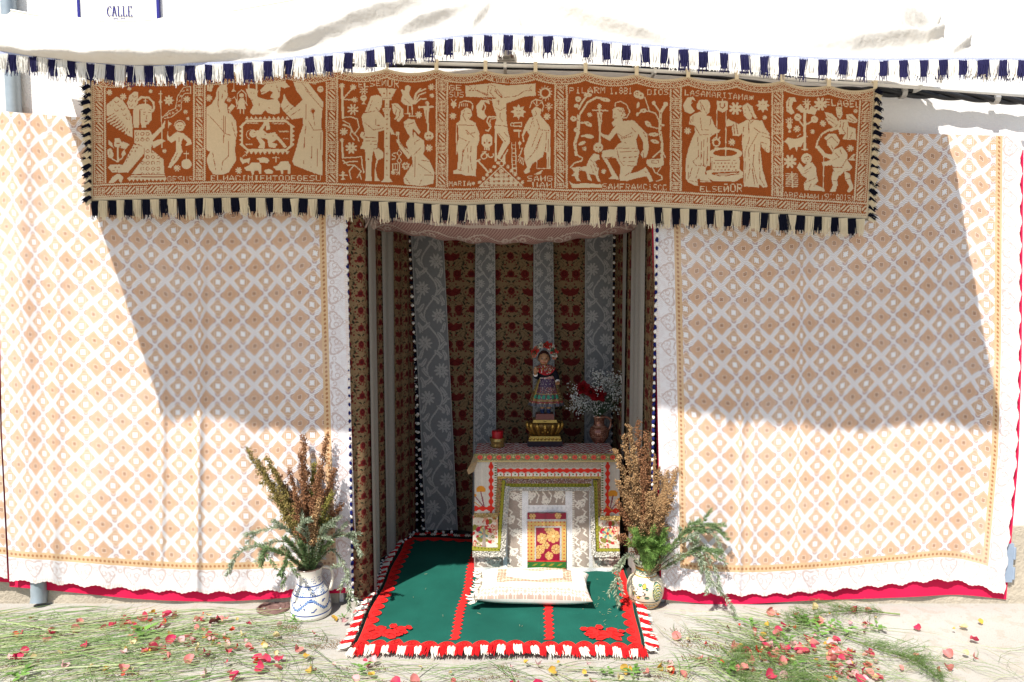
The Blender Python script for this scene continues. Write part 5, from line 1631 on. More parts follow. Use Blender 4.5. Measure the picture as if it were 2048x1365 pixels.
def blob_patch(cx, cy, lobes, name, flip):
    """flower-shaped felt patch: union of petals drawn as fans"""
    mb = MB(); k = 0
    for (lx, ly, r, r2, g) in lobes:
        lx *= flip; g *= flip; lx *= .86; ly *= .66; r *= .82; r2 *= .86
        n = 18
        a = np.linspace(0, 2 * PI, n, endpoint=False)
        w = 1 + .10 * np.cos(6 * a)
        px_ = cx + lx + w * (r * np.cos(a) * math.cos(g) - r2 * np.sin(a) * math.sin(g)); py_ = cy + ly + w * (r * np.cos(a) * math.sin(g) + r2 * np.sin(a) * math.cos(g))
        V = np.stack([px_, py_, rugz(px_, py_) + .0036 + .0006 * k], -1)
        V = np.concatenate([V, [[cx + lx, cy + ly, float(rugz(cx + lx, cy + ly)) + .0050 + .0006 * k]]])
        mb.add(V, [(i, (i + 1) % n, n) for i in range(n)]); k += 1
    o = mb.build(name, M['redfelt'], rug)
    mb2 = MB()
    for (lx, ly, r, r2, g) in lobes:
        lx *= flip; g *= flip; lx *= .86; ly *= .66; r *= .82; r2 *= .86
        a = np.linspace(.4, 5.2, 14)
        px_ = cx + lx + .62 * (r * np.cos(a) * math.cos(g) - r2 * np.sin(a) * math.sin(g)); py_ = cy + ly + .62 * (r * np.cos(a) * math.sin(g) + r2 * np.sin(a) * math.cos(g))
        mb2.tube(np.stack([px_, py_, rugz(px_, py_) + .0105], -1), .0011, 3, cap=False)
    mb2.build('patch_stitching', bpy.data.materials['dark_red_thread'], o)


LOB = [(0, 0, .045, .040, 0), (.055, .05, .040, .032, .6), (-.05, .055, .034, .030, -.5), (-.07, 0, .038, .022, .2), (-.06, -.05, .040, .020, .8), (.02, -.055, .034, .024, -.7), (.075, -.01, .030, .022, .1), (.06, -.045, .024, .018, -.4), (.015, .085, .022, .026, 0), (.10, .055, .022, .020, 0), (-.10, .035, .020, .016, .4)]
c0 = GP(777, 1270, .012); blob_patch(float(c0[0]), float(c0[1]), LOB, 'flower_patch', 1)
c0 = GP(1207, 1272, .012); blob_patch(float(c0[0]), float(c0[1]), LOB, 'flower_patch', -1)


def fringe_mesh(name, mat, w, l, seed):
    """tuft of wool lying on the ground, pointing to -y"""
    r = np.random.default_rng(seed); mb = MB()
    n = 9
    for i in range(n):
        x = (i + .5) / n * w - w / 2
        P = []
        dx = r.normal(0, w * .12)
        for k in range(4):
            t = k / 3
            P.append((x + dx * t * t, -l * t * r.uniform(.9, 1.1), .012 * (1 - t) + .006 + r.uniform(0, .010)))
        mb.tube(P, [w / n * .75, w / n * .8, w / n * .75, w / n * .45], 4)
    return mb.mesh(name, mat)


FR = [fringe_mesh('red_fringe', M['red_thread'], .036, .050, i) for i in range(5)]
FW = [fringe_mesh('ivory_fringe', M['ivory_wool'], .036, .052, 10 + i) for i in range(5)]
def fringe(fab, n, ang):
    for k in range(n):
        t = (k + .5) / n
        x, y = rmap(*fab(t))
        inst('fringe_tuft', random.choice(FR if k % 2 else FW), (float(x), float(y), float(rugz(x, y)) - .006), rug, (0, random.uniform(-.1, .1), ang + random.uniform(-.25, .25)), (random.uniform(.95, 1.15), random.uniform(.85, 1.15), random.uniform(.8, 1.2)))
fringe(lambda t: (t, 0.0), 36, 0)
fringe(lambda t: (0.0, t), 40, -PI / 2)
fringe(lambda t: (1.0, t * .55), 22, PI / 2)
fringe(lambda t: (.02 + t * .40, 1.0), 15, PI)

# ================================================================ ALTAR
AY = float(GP(1092, 1150)[1])
altar = thing('altar_table', 'small altar table dressed in layered lace and embroidered cloths', 'altar', tuple(UP(1092, 1150, AY + .12)))
z4 = lambda zx, zy: (920 + zx / 3.59, 860 + zy / 3.59)          # coordinates measured on an enlargement of the front
AT = UP(1092, 917, AY)[2]                                   # height of the table top
xa_, xb_ = UP(952, 1000, AY)[0], UP(1232, 1000, AY)[0]
mb = MB(); mb.box((xa_ + .03, AY + .03, 0.016), (xb_ - .03, AY + .34, AT - .012)); mb.build('table_body', plain('dark_wood', (0.08, 0.04, 0.02), .6, .3), altar)

CREAM = np.array((.70, .64, .54)); WHT = np.array((.80, .78, .76)); NETB = np.array((.36, .29, .235)); GOLD = np.array((.42, .27, .07)); REDW = np.array((.62, .035, .02)); OLIVE = np.array((.30, .28, .035)); WINE = np.array((.28, .004, .03)); LIN = np.array((.55, .50, .42))


def cloth_px(name, zx0, zy0, zx1, zy1, cell, depth, paint, Yw=None, shape=None, mat='printed', parent=None):
    """upright cloth; zoom coordinates; paint(X,Y)->rgb; shape(X,Y)->warped zoom coords"""
    nx = int((zx1 - zx0) / cell); ny = int((zy1 - zy0) / cell)
    X, Y = np.meshgrid(np.linspace(zx0, zx1, nx + 1), np.linspace(zy0, zy1, ny + 1))
    c = paint((X[:-1, :-1] + X[1:, 1:]) / 2, (Y[:-1, :-1] + Y[1:, 1:]) / 2)
    if shape: X2, Y2 = shape(X, Y)
    else: X2, Y2 = X, Y
    px, py = z4(X2, Y2)
    D = AY - depth - (Yw(X, Y) if Yw else 0)
    return obj(name, UP(px, py, D).reshape(-1, 3), gridF(ny, nx), M[mat], parent or altar, smooth=True, col=c.reshape(-1, 3))


def stamp(X, Y, fn, cell=2.0):
    r = Raster(X.min() - 2, Y.min() - 2, X.max() + 2, Y.max() + 2, cell)
    fn(r)
    i = np.clip(((Y - r.y0) / r.cell).astype(int), 0, r.ny - 1); j = np.clip(((X - r.x0) / r.cell).astype(int), 0, r.nx - 1)
    return r.A[i, j]


def lace_front(X, Y):
    def draw(r):
        def leaf(cx, cy, s_, g):
            for k in range(-3, 4):
                a = g + k * .38
                r.poly([(cx - s_ * .55 * math.cos(g), cy - s_ * .55 * math.sin(g)), (cx + s_ * math.cos(a - .13) * (1 - .09 * abs(k)), cy + s_ * math.sin(a - .13) * (1 - .09 * abs(k))), (cx + s_ * math.cos(a + .13) * (1 - .09 * abs(k)), cy + s_ * math.sin(a + .13) * (1 - .09 * abs(k)))], 1)
            r.disc((cx, cy), s_ * .62, 1, s_ * .45, g)
            r.line([(cx - s_ * .2, cy - s_ * .15), (cx + s_ * .25, cy), (cx - s_ * .15, cy + s_ * .2)], 5, 0)
        for cx, cy, g in ((395, 470, .8), (372, 640, 2.4), (395, 745, -.6), (392, 872, 2.6), (610, 498, 1.2), (880, 520, 2.3), (862, 640, .3), (842, 725, 2.7), (838, 880, -.2), (885, 820, .8), (240, 955, .4), (985, 955, 2.6), (700, 470, -.4), (520, 470, 2.8), (180, 940, -2.4), (1060, 940, -.6)): leaf(cx, cy, 46, g)
        for k in range(8):
            for xx in (350 + 60 * (k % 2), 820 + 60 * ((k + 1) % 2)):
                y = 440 + k * 66
                r.line([(xx, y), (xx + 25, y + 18), (xx + 8, y + 40), (xx + 34, y + 60)], 10, 1)
        for k in range(14):
            x = 120 + k * 72
            r.line([(x, 915), (x + 30, 935), (x + 5, 970), (x + 40, 985)], 10, 1)
        for k in range(6): r.line([(500 + k * 46, 445), (520 + k * 46, 470), (505 + k * 46, 520)], 9, 1)
    A = stamp(X, Y, draw)
    c = np.where(A[..., None] > 0, CREAM * 1.08, NETB)
    rs = RNG.normal(0, .05, X.shape)[..., None]
    for xa, xb in ((445, 492), (757, 806), (312, 338), (925, 952)):
        c = np.where(((X > xa) & (X < xb))[..., None], WHT * (1 - .12 * (np.mod(X + Y, 16) < 4))[..., None], c)
    for xx in (440, 432, 812, 820):
        c = np.where(((np.abs(X - xx) < 3) & (np.mod(Y, 14) < 8))[..., None], CREAM * 1.1, c)
    c = np.where(((Y > 540) & (Y < 590) & (X > 480) & (X < 770))[..., None], WHT * (1 - .18 * (np.hypot(np.mod(X, 34) - 17, np.mod(Y, 34) - 17) < 8))[..., None], c)
    c = np.where((Y > 992)[..., None], WHT * (1 - .20 * ((np.hypot(np.mod(X, 40) - 20, Y - 1018) < 9) | (np.mod(X + 2 * Y, 22) < 4)))[..., None], c)
    c = np.where(((np.abs(Y - 990) < 4))[..., None], CREAM * 1.1, c)
    return np.clip(c * (1 + rs), 0, .85)


def bottom_scallop(X, Y):
    e = np.clip((Y - 1010) / 45, 0, 1)
    return X, Y + e * (-8 + 9 * np.abs(np.sin(X / 26.0)))


cloth_px('lace_frontal', 104, 225, 1148, 1052, 5.0, 0.0, lace_front, lambda X, Y: .012 * np.sin(X / 61) * (Y - 220) / 800 + .004 * np.sin(X / 23) * (Y / 1000), bottom_scallop)


def niche(X, Y):
    def draw(r):
        for (cx, cy, n, R1, b) in ((670, 765, 8, 50, 18), (590, 780, 7, 40, 15), (575, 860, 9, 34, 16), (690, 858, 9, 36, 16), (640, 905, 7, 30, 14), (640, 715, 6, 34, 13), (520, 620, 6, 26, 10), (705, 615, 6, 26, 10), (560, 905, 6, 24, 10), (615, 830, 6, 28, 12)):
            for k in range(n):
                a = 2 * PI * k / n
                r.disc((cx + R1 * .55 * math.cos(a), cy + R1 * .55 * math.sin(a)), R1 * .42, 1, b, a)
            for k in range(n):
                a = 2 * PI * (k + .5) / n
                r.line([(cx, cy), (cx + R1 * .8 * math.cos(a), cy + R1 * .8 * math.sin(a))], 3, 2)
            r.disc((cx, cy), R1 * .22, 3)
    A = stamp(X, Y, draw)
    c = np.stack([WINE, np.array((.62, .37, .12)), np.array((.30, .12, .03)), np.array((.70, .50, .22))])[A]
    fr = ((X < 542) | (X > 722) | (Y < 695)) & (Y > 655)
    dt = np.hypot(np.mod(X - 500, 26) - 13, np.mod(Y, 26) - 13) < 5.5
    c = np.where(fr[..., None], np.where(dt[..., None], np.array((.55, .06, .01)), np.array((.66, .42, .12))), c)
    sil = (np.abs(Y - 650) < 7) | ((np.abs(Y - 697) < 6) & (X > 535) & (X < 730)) | ((np.abs(X - 541) < 6) & (Y > 695)) | ((np.abs(X - 724) < 6) & (Y > 695))
    c = np.where((sil & (Y < 940))[..., None], np.array((.55, .52, .46)) * (.7 + .5 * RNG.random(X.shape))[..., None], c)
    gb = Y > 938
    gl = (np.mod(X + 1.5 * Y, 60) < 22) & (np.mod(Y, 30) < 18)
    c = np.where(gb[..., None], np.where(gl[..., None], np.array((.30, .26, .03)), np.array((.035, .16, .03))), c)
    c = np.where(((np.abs(Y - 944) < 5) | (np.abs(Y - 1000) < 4))[..., None], np.array((.55, .03, .03)), c)
    c = c * (1 - .25 * np.exp(-((X - 615) / 9) ** 2))[..., None]
    return np.clip(c, 0, .8)


cloth_px('brocade_panel', 484, 594, 762, 1006, 3.2, .012, niche, lambda X, Y: .006 * np.sin((X - 615) / 40) + .004, lambda X, Y: (X, Y + np.clip((620 - Y) / 26, 0, 1) * 7 * np.abs(np.sin(X / 22.0))), 'seq')


def tinsel(base, k):
    def f(X, Y):
        n = RNG.random(X.shape)
        c = base * (.55 + .8 * n)[..., None]
        c = np.where((RNG.random(X.shape) > .90)[..., None], np.array(k), c)
        return np.clip(c, 0, .85)
    return f


def olive(X, Y):
    d = np.hypot(np.mod(X, 24) - 12, np.mod(Y, 24) - 12) < 4.5
    return np.where(d[..., None], np.array((.05, .07, .01)), OLIVE * (1 + RNG.normal(0, .06, X.shape))[..., None])


# olive ribbon frame with silver tinsel, left and right legs leaning outward
cloth_px('olive_ribbon', 330, 384, 945, 414, 4, .016, olive)
for sx, x0 in ((-1, 300), (1, 957)):
    lean = lambda X, Y, sx=sx: (X + sx * 36 * (Y - 365) / 500 * (1 if sx < 0 else .45), Y)
    cloth_px('olive_ribbon', x0, 362, x0 + 26, 872, 4, .018, olive, None, lean)
    cloth_px('silver_tinsel', x0 + (26 if sx < 0 else -30), 405, x0 + (62 if sx < 0 else 2), 905, 4, .020, tinsel(np.array((.50, .46, .38)), (.8, .78, .7)), lambda X, Y: RNG.random(X.shape) * .012, lean, 'seq')
    cloth_px('gold_tinsel', x0 - (34 if sx < 0 else -26), 330, x0 + (0 if sx < 0 else 62), 620, 4, .020, tinsel(np.array((.34, .22, .07)), (.45, .05, .03)), lambda X, Y: RNG.random(X.shape) * .012, lean, 'seq')
cloth_px('olive_ribbon', 88, 842, 282, 872, 4, .022, olive, None, lambda X, Y: (X, Y + (X - 88) * .08 - 6)); cloth_px('olive_ribbon', 984, 850, 1146, 876, 4, .022, olive)
cloth_px('silver_tinsel', 90, 872, 330, 915, 4, .022, tinsel(np.array((.50, .46, .38)), (.8, .78, .7)), lambda X, Y: RNG.random(X.shape) * .012, None, 'seq')
cloth_px('silver_tinsel', 960, 876, 1146, 915, 4, .022, tinsel(np.array((.50, .46, .38)), (.8, .78, .7)), lambda X, Y: RNG.random(X.shape) * .012, None, 'seq')
cloth_px('silver_tinsel', 330, 412, 950, 440, 4, .020, tinsel(np.array((.50, .46, .38)), (.8, .78, .7)), lambda X, Y: RNG.random(X.shape) * .012, None, 'seq')
cloth_px('wine_tinsel', 330, 344, 945, 386, 4, .022, tinsel(np.array((.28, .14, .10)), (.75, .70, .6)), lambda X, Y: RNG.random(X.shape) * .014, None, 'seq')


def embroid(X, Y):
    r_ = np.random.default_rng(5)
    ctr = [(r_.uniform(X.min(), X.max()), r_.uniform(Y.min(), Y.max()), r_.uniform(6, 22), r_.uniform(.4, 1), r_.uniform(0, 3), r_.integers(0, 5)) for _ in range(75)]
    def draw(r):
        for x, y, a, k, g, c in ctr: r.disc((x, y), a, int(c) + 1, a * k, g)
        for x, y, a, k, g, c in ctr[::3]: r.disc((x, y), a * .4, 6)
        for cx in (170, 1060):
            for k in range(9):
                a = 2 * PI * k / 9; r.disc((cx + 24 * math.cos(a), 745 + 24 * math.sin(a)), 17, 7 + k % 2, 8, a)
            r.disc((cx, 745), 9, 5)
    A = stamp(X, Y, draw)
    pal = np.array([(.72, .62, .50), (.45, .02, .05), (.62, .34, .22), (.24, .22, .05), (.66, .50, .40), (.50, .05, .04), (.70, .58, .36), (.60, .50, .20), (.14, .27, .24)])
    return pal[A] * (1 + RNG.normal(0, .08, X.shape))[..., None]


cloth_px('embroidered_panel', 92, 615, 272, 845, 4, .014, embroid, lambda X, Y: .01 * np.sin(X / 40)); cloth_px('embroidered_panel', 985, 630, 1146, 852, 4, .014, embroid)


def drape(side):
    def f(X, Y):
        c = LIN * (1 + .10 * np.sin(X / 6.0) * (np.mod(X, 37) < 14) + RNG.normal(0, .04, X.shape))[..., None]
        inner = 238 if side < 0 else 1045
        wav = 9 * np.sin(Y / 9.0)
        m_ = np.abs(X - (inner - 15 * (-side) * 1.0) - wav * .6 * 0 - (0 if side < 0 else 0)) < 13 + 5 * np.sin(Y / 8.0)
        yb = 565 if side < 0 else 582
        m2 = np.abs(Y - yb) < 15 + 6 * np.sin(X / 8.0)
        c = np.where((m_ | m2)[..., None], REDW, c)
        ex = 256 if side < 0 else 1024
        e_ = np.abs(X - ex) < 7
        c = np.where(e_[..., None], np.where((np.mod(Y, 18) < 8)[..., None], np.array((.08, .12, .03)), np.array((.70, .62, .5))), c)
        def mush(r):
            cx, cy = (150, 425) if side < 0 else (1098, 455)
            r.disc((cx, cy), 32, 1, 22); r.poly([(cx - 34, cy), (cx + 34, cy), (cx + 30, cy + 22), (cx - 30, cy + 22)], 1)
            r.line([(cx, cy + 20), (cx + 22 * (-side), cy + 120)], 9, 2); r.line([(cx - 44 * (-side), cy + 50), (cx + 15 * (-side), cy + 122)], 8, 2); r.line([(cx - 50, cy + 92), (cx - 5, cy + 125)], 7, 1)
            r.disc((cx - 46 * (-side), cy + 45), 14, 1, 10)
        A = stamp(X, Y, mush)
        c = np.where((A == 1)[..., None], np.array((.60, .25, .03)), c); c = np.where((A == 2)[..., None], np.array((.22, .05, .07)), c)
        return np.clip(c, 0, .8)
    return f


cloth_px('side_drape', 104, 232, 266, 606, 3.6, .030, drape(-1), lambda X, Y: .008 * np.sin((X - 100) / 34)); cloth_px('side_drape', 1012, 232, 1146, 626, 3.6, .030, drape(1), lambda X, Y: .008 * np.sin((X - 100) / 34))
cloth_px('gold_fringe', 100, 598, 270, 630, 4, .034, tinsel(np.array((.40, .26, .08)), (.7, .55, .25)), lambda X, Y: RNG.random(X.shape) * .01, None, 'seq'); cloth_px('gold_fringe', 1006, 618, 1150, 650, 4, .034, tinsel(np.array((.40, .26, .08)), (.7, .55, .25)), lambda X, Y: RNG.random(X.shape) * .01, None, 'seq')


def valance(X, Y):
    c = LIN * .9 * (1 + RNG.normal(0, .06, X.shape))[..., None]
    c = np.where((np.abs(Y - 293) < 13 + 5 * np.sin(X / 8.0))[..., None], REDW, c)
    b_ = (Y > 312) & (Y < 334)
    c = np.where(b_[..., None], np.where(((np.mod(X, 26) < 10) & (np.abs(Y - 322) < 5))[..., None], np.array((.10, .14, .06)), np.array((.72, .66, .55))), c)
    c = np.where(((np.mod(X, 52) < 8) & b_)[..., None], np.array((.5, .05, .03)), c)
    c = np.where((Y > 334)[..., None], GOLD * (.6 + .9 * RNG.random(X.shape))[..., None], c)
    c = np.where((Y < 272)[..., None], np.array((.38, .32, .24)) * (.75 + .5 * RNG.random(X.shape))[..., None], c)
    return np.clip(c, 0, .8)


cloth_px('valance', 268, 226, 1012, 352, 3.6, .034, valance, lambda X, Y: .006 * np.sin(X / 70))

# lace falls on the two flanks of the table
for sx, xx in ((-1, xa_ - .004), (1, xb_ + .004)):
    U, V = np.meshgrid(np.linspace(0, 1, 41), np.linspace(0, 1, 61))
    Q = np.stack([xx + sx * (.006 * np.sin(U * 19) * V + .004), AY + .005 + U * .34, AT - .012 - V * (AT - .03)], -1)
    obj('flank_cloth', Q.reshape(-1, 3), gridF(60, 40), M['printed'], altar, smooth=True, col=lace(U[:-1, :-1] * 60, V[:-1, :-1] * 130).reshape(-1, 3) * 1.5)
# cloth over the top: flat sheet with a woven zigzag, and its hanging band
topc = thing('crochet_tablecloth', 'white and red zigzag crochet cloth spread over the altar top', 'tablecloth', (float((xa_ + xb_) / 2), AY + .1, AT))
x0, x1 = UP(948, 905, AY - .03)[0], UP(1238, 905, AY - .03)[0]
U, V = np.meshgrid(np.linspace(x0, x1, 151), np.linspace(AY - .045, AY + .36, 61))
Zt = AT + .004 + .0015 * np.sin(U * 60) * np.sin(V * 50)
zg = np.abs(np.mod(U[:-1, :-1] / .05, 1) - .5) * 2
ph = np.mod(V[:-1, :-1] / .040 + zg * .9, 1)
c = np.where((ph < .40)[..., None], np.array((.70, .66, .6)), np.where((ph < .56)[..., None], np.array((.16, .16, .13)), np.array((.40, .028, .03))))
c = c * (1 + RNG.normal(0, .12, ph.shape))[..., None]
obj('crochet_sheet', np.stack([U, V, Zt], -1).reshape(-1, 3), gridF(60, 150), M['printed'], topc, col=np.clip(c, 0, .8).reshape(-1, 3))


def topband(X, Y):
    c = np.broadcast_to(np.array((.16, .15, .04)), X.shape + (3,)).copy()
    d = np.hypot(np.mod(X - 110, 68) - 34, (Y - 198) * 1.2)
    c[d < 19] = (.58, .045, .02); c[d < 6] = (.3, .02, .01)
    d2 = np.hypot(np.mod(X - 76, 68) - 34, (Y - 198)); c[(d2 < 7)] = (.5, .4, .12)
    sp = RNG.random(X.shape) > .93; c[sp & (d > 20)] = (.6, .52, .3)
    c[Y > 222] = np.array((.46, .34, .14)) * 1.0
    return c * (.8 + .4 * RNG.random(X.shape))[..., None]


cloth_px('flowered_band', 98, 172, 1128, 232, 3.4, .047, topband, lambda X, Y: -.002 * (230 - Y) / 60, None, 'seq', topc)
# organza corner sticking out at the left
px = [z4(100, 180), z4(128, 225), z4(100, 300), z4(62, 322), z4(50, 290), z4(75, 245)]
mb = MB(); V = [UP(a_[0], a_[1], AY - .06 - .01 * i) for i, a_ in enumerate(px)]
mb.add(V, [(0, 1, 5), (1, 2, 4, 5), (2, 3, 4)]); mb.build('organza_corner', plain('gold_organza', (.30, .22, .12), .5, .4, var=.3, scale=90), topc)

# ================================================================ CUSHION
cw, cd, ch = .575, .32, .125
c0 = GP(1068, 1196, 0.0)
cus = thing('floor_cushion', 'white kneeling cushion with woven tan bands on the green rug', 'cushion', (float(c0[0]), float(c0[1]) - .03, .022))
N1, N2 = 120, 70
U, V = np.meshgrid(np.linspace(-1, 1, N1 + 1), np.linspace(-1, 1, N2 + 1))
pinch = 1 - .07 * (1 - V ** 2) * U ** 6
pin2 = 1 - .09 * (1 - U ** 2) * V ** 6
prof = ((1 - np.abs(U) ** 3.2) * (1 - np.abs(V) ** 2.6)).clip(0) ** .42
Xc = U * cw / 2 * pinch; Yc = V * cd / 2 * pin2
wr = .006 * np.sin(U * 21 + V * 6) * (np.abs(U) ** 2) + .004 * np.sin(V * 19 + U * 3) - .016 * np.exp(-((U + .15) / .45) ** 2 - ((V - .1) / .5) ** 2) + .004 * np.sin(U * 7 + V * 9)
rz = -.045
def rot(Xc, Yc, Z): return np.stack([Xc * math.cos(rz) - Yc * math.sin(rz), Xc * math.sin(rz) + Yc * math.cos(rz), Z], -1)
Pt = rot(Xc, Yc, .055 + ch / 2 * prof + wr * prof) + (ORG[cus.name] + (0, 0, -.004))
Pb = rot(Xc, Yc, .055 - .048 * prof) + (ORG[cus.name] + (0, 0, -.004))
u_, v_ = (U[:-1, :-1] + U[1:, 1:]) / 2, (V[:-1, :-1] + V[1:, 1:]) / 2
base = np.broadcast_to(np.array((.80, .75, .66)), u_.shape + (3,)).copy()
au = np.abs(u_); 
in_ring = ((np.maximum(au / .66, np.abs(v_ - .12) / .56) < 1) & ~(np.maximum(au / .50, np.abs(v_ - .20) / .34) < 1))
pat = (np.mod((u_ + v_) * 22, 1) < .4) ^ (np.mod((u_ - v_) * 22, 1) < .4)
base[in_ring] = np.where(pat[..., None], np.array((.34, .23, .15)), np.array((.52, .40, .29)))[in_ring]
fb = (v_ < -.72)
base[fb] = np.where(pat[..., None], np.array((.46, .32, .25)), np.array((.66, .57, .48)))[fb]
cm = (np.abs(v_ - .2) < .2) & (au < .35) & (np.hypot(np.mod(u_ * 9, 1) - .5, np.mod(v_ * 7, 1) - .5) < .22)
base[cm] = (.70, .60, .48)
F = gridF(N2, N1)
obj('cushion_top', Pt.reshape(-1, 3), F, M['printed'], cus, smooth=True, col=base.reshape(-1, 3))
obj('cushion_back', Pb.reshape(-1, 3), F[:, ::-1].copy(), plain('ivory_linen', (.78, .73, .64), .9, .1), cus, smooth=True)
TC = [tassel_mesh('ivory_corner', M['ivory_wool'], .05, .05, 7, 200 + i, 1.5) for i in range(3)]
for k, vv in enumerate(np.linspace(-1, 1, 9)):
    p = rot(np.array(-cw / 2 * (1 - .07 * (1 - vv ** 2))), np.array(vv * cd / 2), np.array(.056)) + ORG[cus.name]
    inst('tassel', random.choice(TC), p, cus, (random.uniform(-.3, .3), 1.25, random.uniform(-.5, .5)), (.8, 1.2, .8))

# ================================================================ POTTERY
def pot(root, prof, n, paint, rimwarp=None, name='body', mat='glaze', m=70, handle=None):
    zs = np.array([p[1] for p in prof]); rs = np.array([p[0] for p in prof])
    t = np.linspace(0, 1, m + 1)
    arcp = np.concatenate([[0], np.cumsum(np.hypot(np.diff(rs), np.diff(zs)))]); arcp /= arcp[-1]
    z = smooth_interp(t, list(zip(arcp, zs))); r = np.maximum(smooth_interp(t, list(zip(arcp, rs))), .0008)
    th = np.linspace(-1.5 * PI, .5 * PI, n + 1)
    TH, Zg = np.meshgrid(th, z); Rg = np.broadcast_to(r[:, None], TH.shape).copy()
    if rimwarp: Rg *= rimwarp(TH, Zg)
    o_ = ORG[root.name]
    P = np.stack([o_[0] + Rg * np.cos(TH), o_[1] + Rg * np.sin(TH), o_[2] + Zg], -1)
    c = paint((TH[:-1, :-1] + TH[1:, 1:]) / 2, (Zg[:-1, :-1] + Zg[1:, 1:]) / 2, np.arange(m)[:, None] / m)
    return obj(name, P.reshape(-1, 3), gridF(m, n), M[mat], root, smooth=True, col=np.clip(c, 0, .9).reshape(-1, 3))


# blue and white jug
b0 = GP(622, 1227, 0.0)
jug1 = thing('ceramic_jug', 'white ceramic jug with blue painted bands left of the doorway', 'jug', (float(b0[0]), float(b0[1]), 0.0))
HT = .238


def paint1(T, Z, V):
    c = np.broadcast_to(np.array((.74, .70, .60)), T.shape + (3,)).copy()
    B = np.array((.035, .075, .25)); B2 = np.array((.16, .27, .48))
    a = T + PI / 2
    for z_ in (.030, .118, .158):
        c[np.abs(Z - z_) < .0026] = B
    w = .078 + .022 * np.sin(a * 4 + .4)
    d = Z - w
    c[np.abs(d) < .0050] = B2; c[np.abs(np.abs(d) - .0052) < .0014] = B
    w2 = .070 - .024 * np.sin(a * 4 + .4)
    c[(np.abs(Z - w2) < .0045) & (np.mod(a * 46, 1) < .5) & (np.abs(d) > .012)] = B
    for k in range(8):
        c[np.hypot((T - k * PI / 4 - .1) * .09, Z - .078) < .004] = B
    fl = (Z > .122) & (Z < .154)
    n_ = np.sin(T * 26 + 3 * np.sin(Z * 190)) * np.sin(Z * 260 + 2 * np.sin(T * 17))
    c[fl & (n_ > .25)] = B2; c[fl & (n_ > .72)] = B
    nk = (Z > .165) & (Z < .205)
    c[nk & (n_ > .55)] = B
    c[Z > HT - .008] = (.12, .07, .05)
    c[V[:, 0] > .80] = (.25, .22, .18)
    return c


pot(jug1, [(.0, .002), (.094, .002), (.099, .010), (.098, .030), (.096, .066), (.082, .120), (.064, .150), (.055, .178), (.055, .205), (.060, HT - .004), (.061, HT), (.056, HT - .002), (.048, .200), (.03, .17)], 150, paint1, lambda T, Z: 1 + np.clip((Z - .19) / .05, 0, 1) * .10 * np.cos(2 * (T + PI / 2 + .6)))
P = bez(ORG[jug1.name] + (.052, .03, .222), ORG[jug1.name] + (.125, .05, .23), ORG[jug1.name] + (.088, .03, .105), 14)
mb = MB(); mb.tube(P, .008, 8); mb.build('handle', plain('cream_glaze', (.72, .66, .54), .2, .5, var=.06), jug1, smooth=True)

# yellow-green painted jug
b0 = GP(1290, 1210, 0.0)
jug2 = thing('ceramic_jug', 'round cream jug painted with green and ochre leaves right of the doorway', 'jug', (float(b0[0]), float(b0[1]), 0.0))
H2 = .222


def paint2(T, Z, V):
    c = np.broadcast_to(np.array((.70, .62, .45)), T.shape + (3,)).copy()
    OC = np.array((.50, .24, .04)); GR = np.array((.10, .26, .16)); BK = np.array((.05, .04, .03)); YE = np.array((.66, .46, .06))
    for z_, w, cc in ((.040, .004, OC), (.030, .0012, BK), (.049, .0012, BK), (.166, .0016, OC), (.200, .0030, OC), (.209, .0016, BK), (.192, .0012, GR), (.018, .003, OC)):
        c[np.abs(Z - z_) < w] = cc
    # big fish-scale leaf at the right of the front
    for tc, sg in ((-PI / 2 + .55, 1), (-PI / 2 + .55 - PI * .9, 1)):
        du = (T - tc) * .092; dz = Z - .100
        e_ = (du / .030) ** 2 + (dz / .046) ** 2
        wv = np.mod((dz + .9 * du * du / .03) / .0135, 1)
        lf = np.where((wv < .30)[..., None], GR, np.where((wv < .45)[..., None], BK, np.where((wv < .72)[..., None], YE, np.array((.66, .62, .46)))))
        c = np.where((e_ < 1)[..., None], lf, c); c = np.where((np.abs(e_ - 1) < .09)[..., None], BK, c)
    # bird and flowers at the left
    du = (T + PI / 2 + .35) * .092; dz = Z - .098
    for (x, z_, a, b2, cc) in ((-.012, -.004, .026, .012, np.array((.74, .70, .58))), (-.034, .014, .010, .008, np.array((.74, .70, .58))), (.010, .032, .010, .014, YE), (-.012, .036, .012, .006, GR), (.022, .020, .010, .005, GR), (-.020, -.026, .010, .007, YE), (.022, -.022, .012, .006, GR), (-.045, -.010, .006, .010, GR)):
        e_ = ((du - x) / a) ** 2 + ((dz - z_) / b2) ** 2
        c = np.where((e_ < 1)[..., None], cc, c); c = np.where((np.abs(e_ - 1) < .28)[..., None], BK if a > .009 else OC, c)
    c[(Z < .045) & (np.mod(T * 14 + Z * 90, 1) < .18)] = OC
    c[(Z > .169) & (Z < .188) & (np.sin(T * 22) * np.sin(Z * 330) > .4)] = GR
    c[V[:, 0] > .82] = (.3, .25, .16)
    return c


pot(jug2, [(.0, .002), (.058, .002), (.066, .010), (.084, .045), (.093, .085), (.090, .118), (.076, .146), (.058, .164), (.053, .180), (.056, H2 - .006), (.060, H2), (.055, H2 - .002), (.047, .185), (.03, .16)], 150, paint2, lambda T, Z: 1 + np.clip((Z - .19) / .03, 0, 1) * .07 * np.cos(2 * (T + .5)))
P = bez(ORG[jug2.name] + (.050, .03, .210), ORG[jug2.name] + (.125, .05, .215), ORG[jug2.name] + (.085, .03, .120), 14)
mb = MB(); mb.tube(P, .009, 8); mb.build('handle', plain('ochre_glaze', (.60, .44, .22), .2, .5, var=.1), jug2, smooth=True)

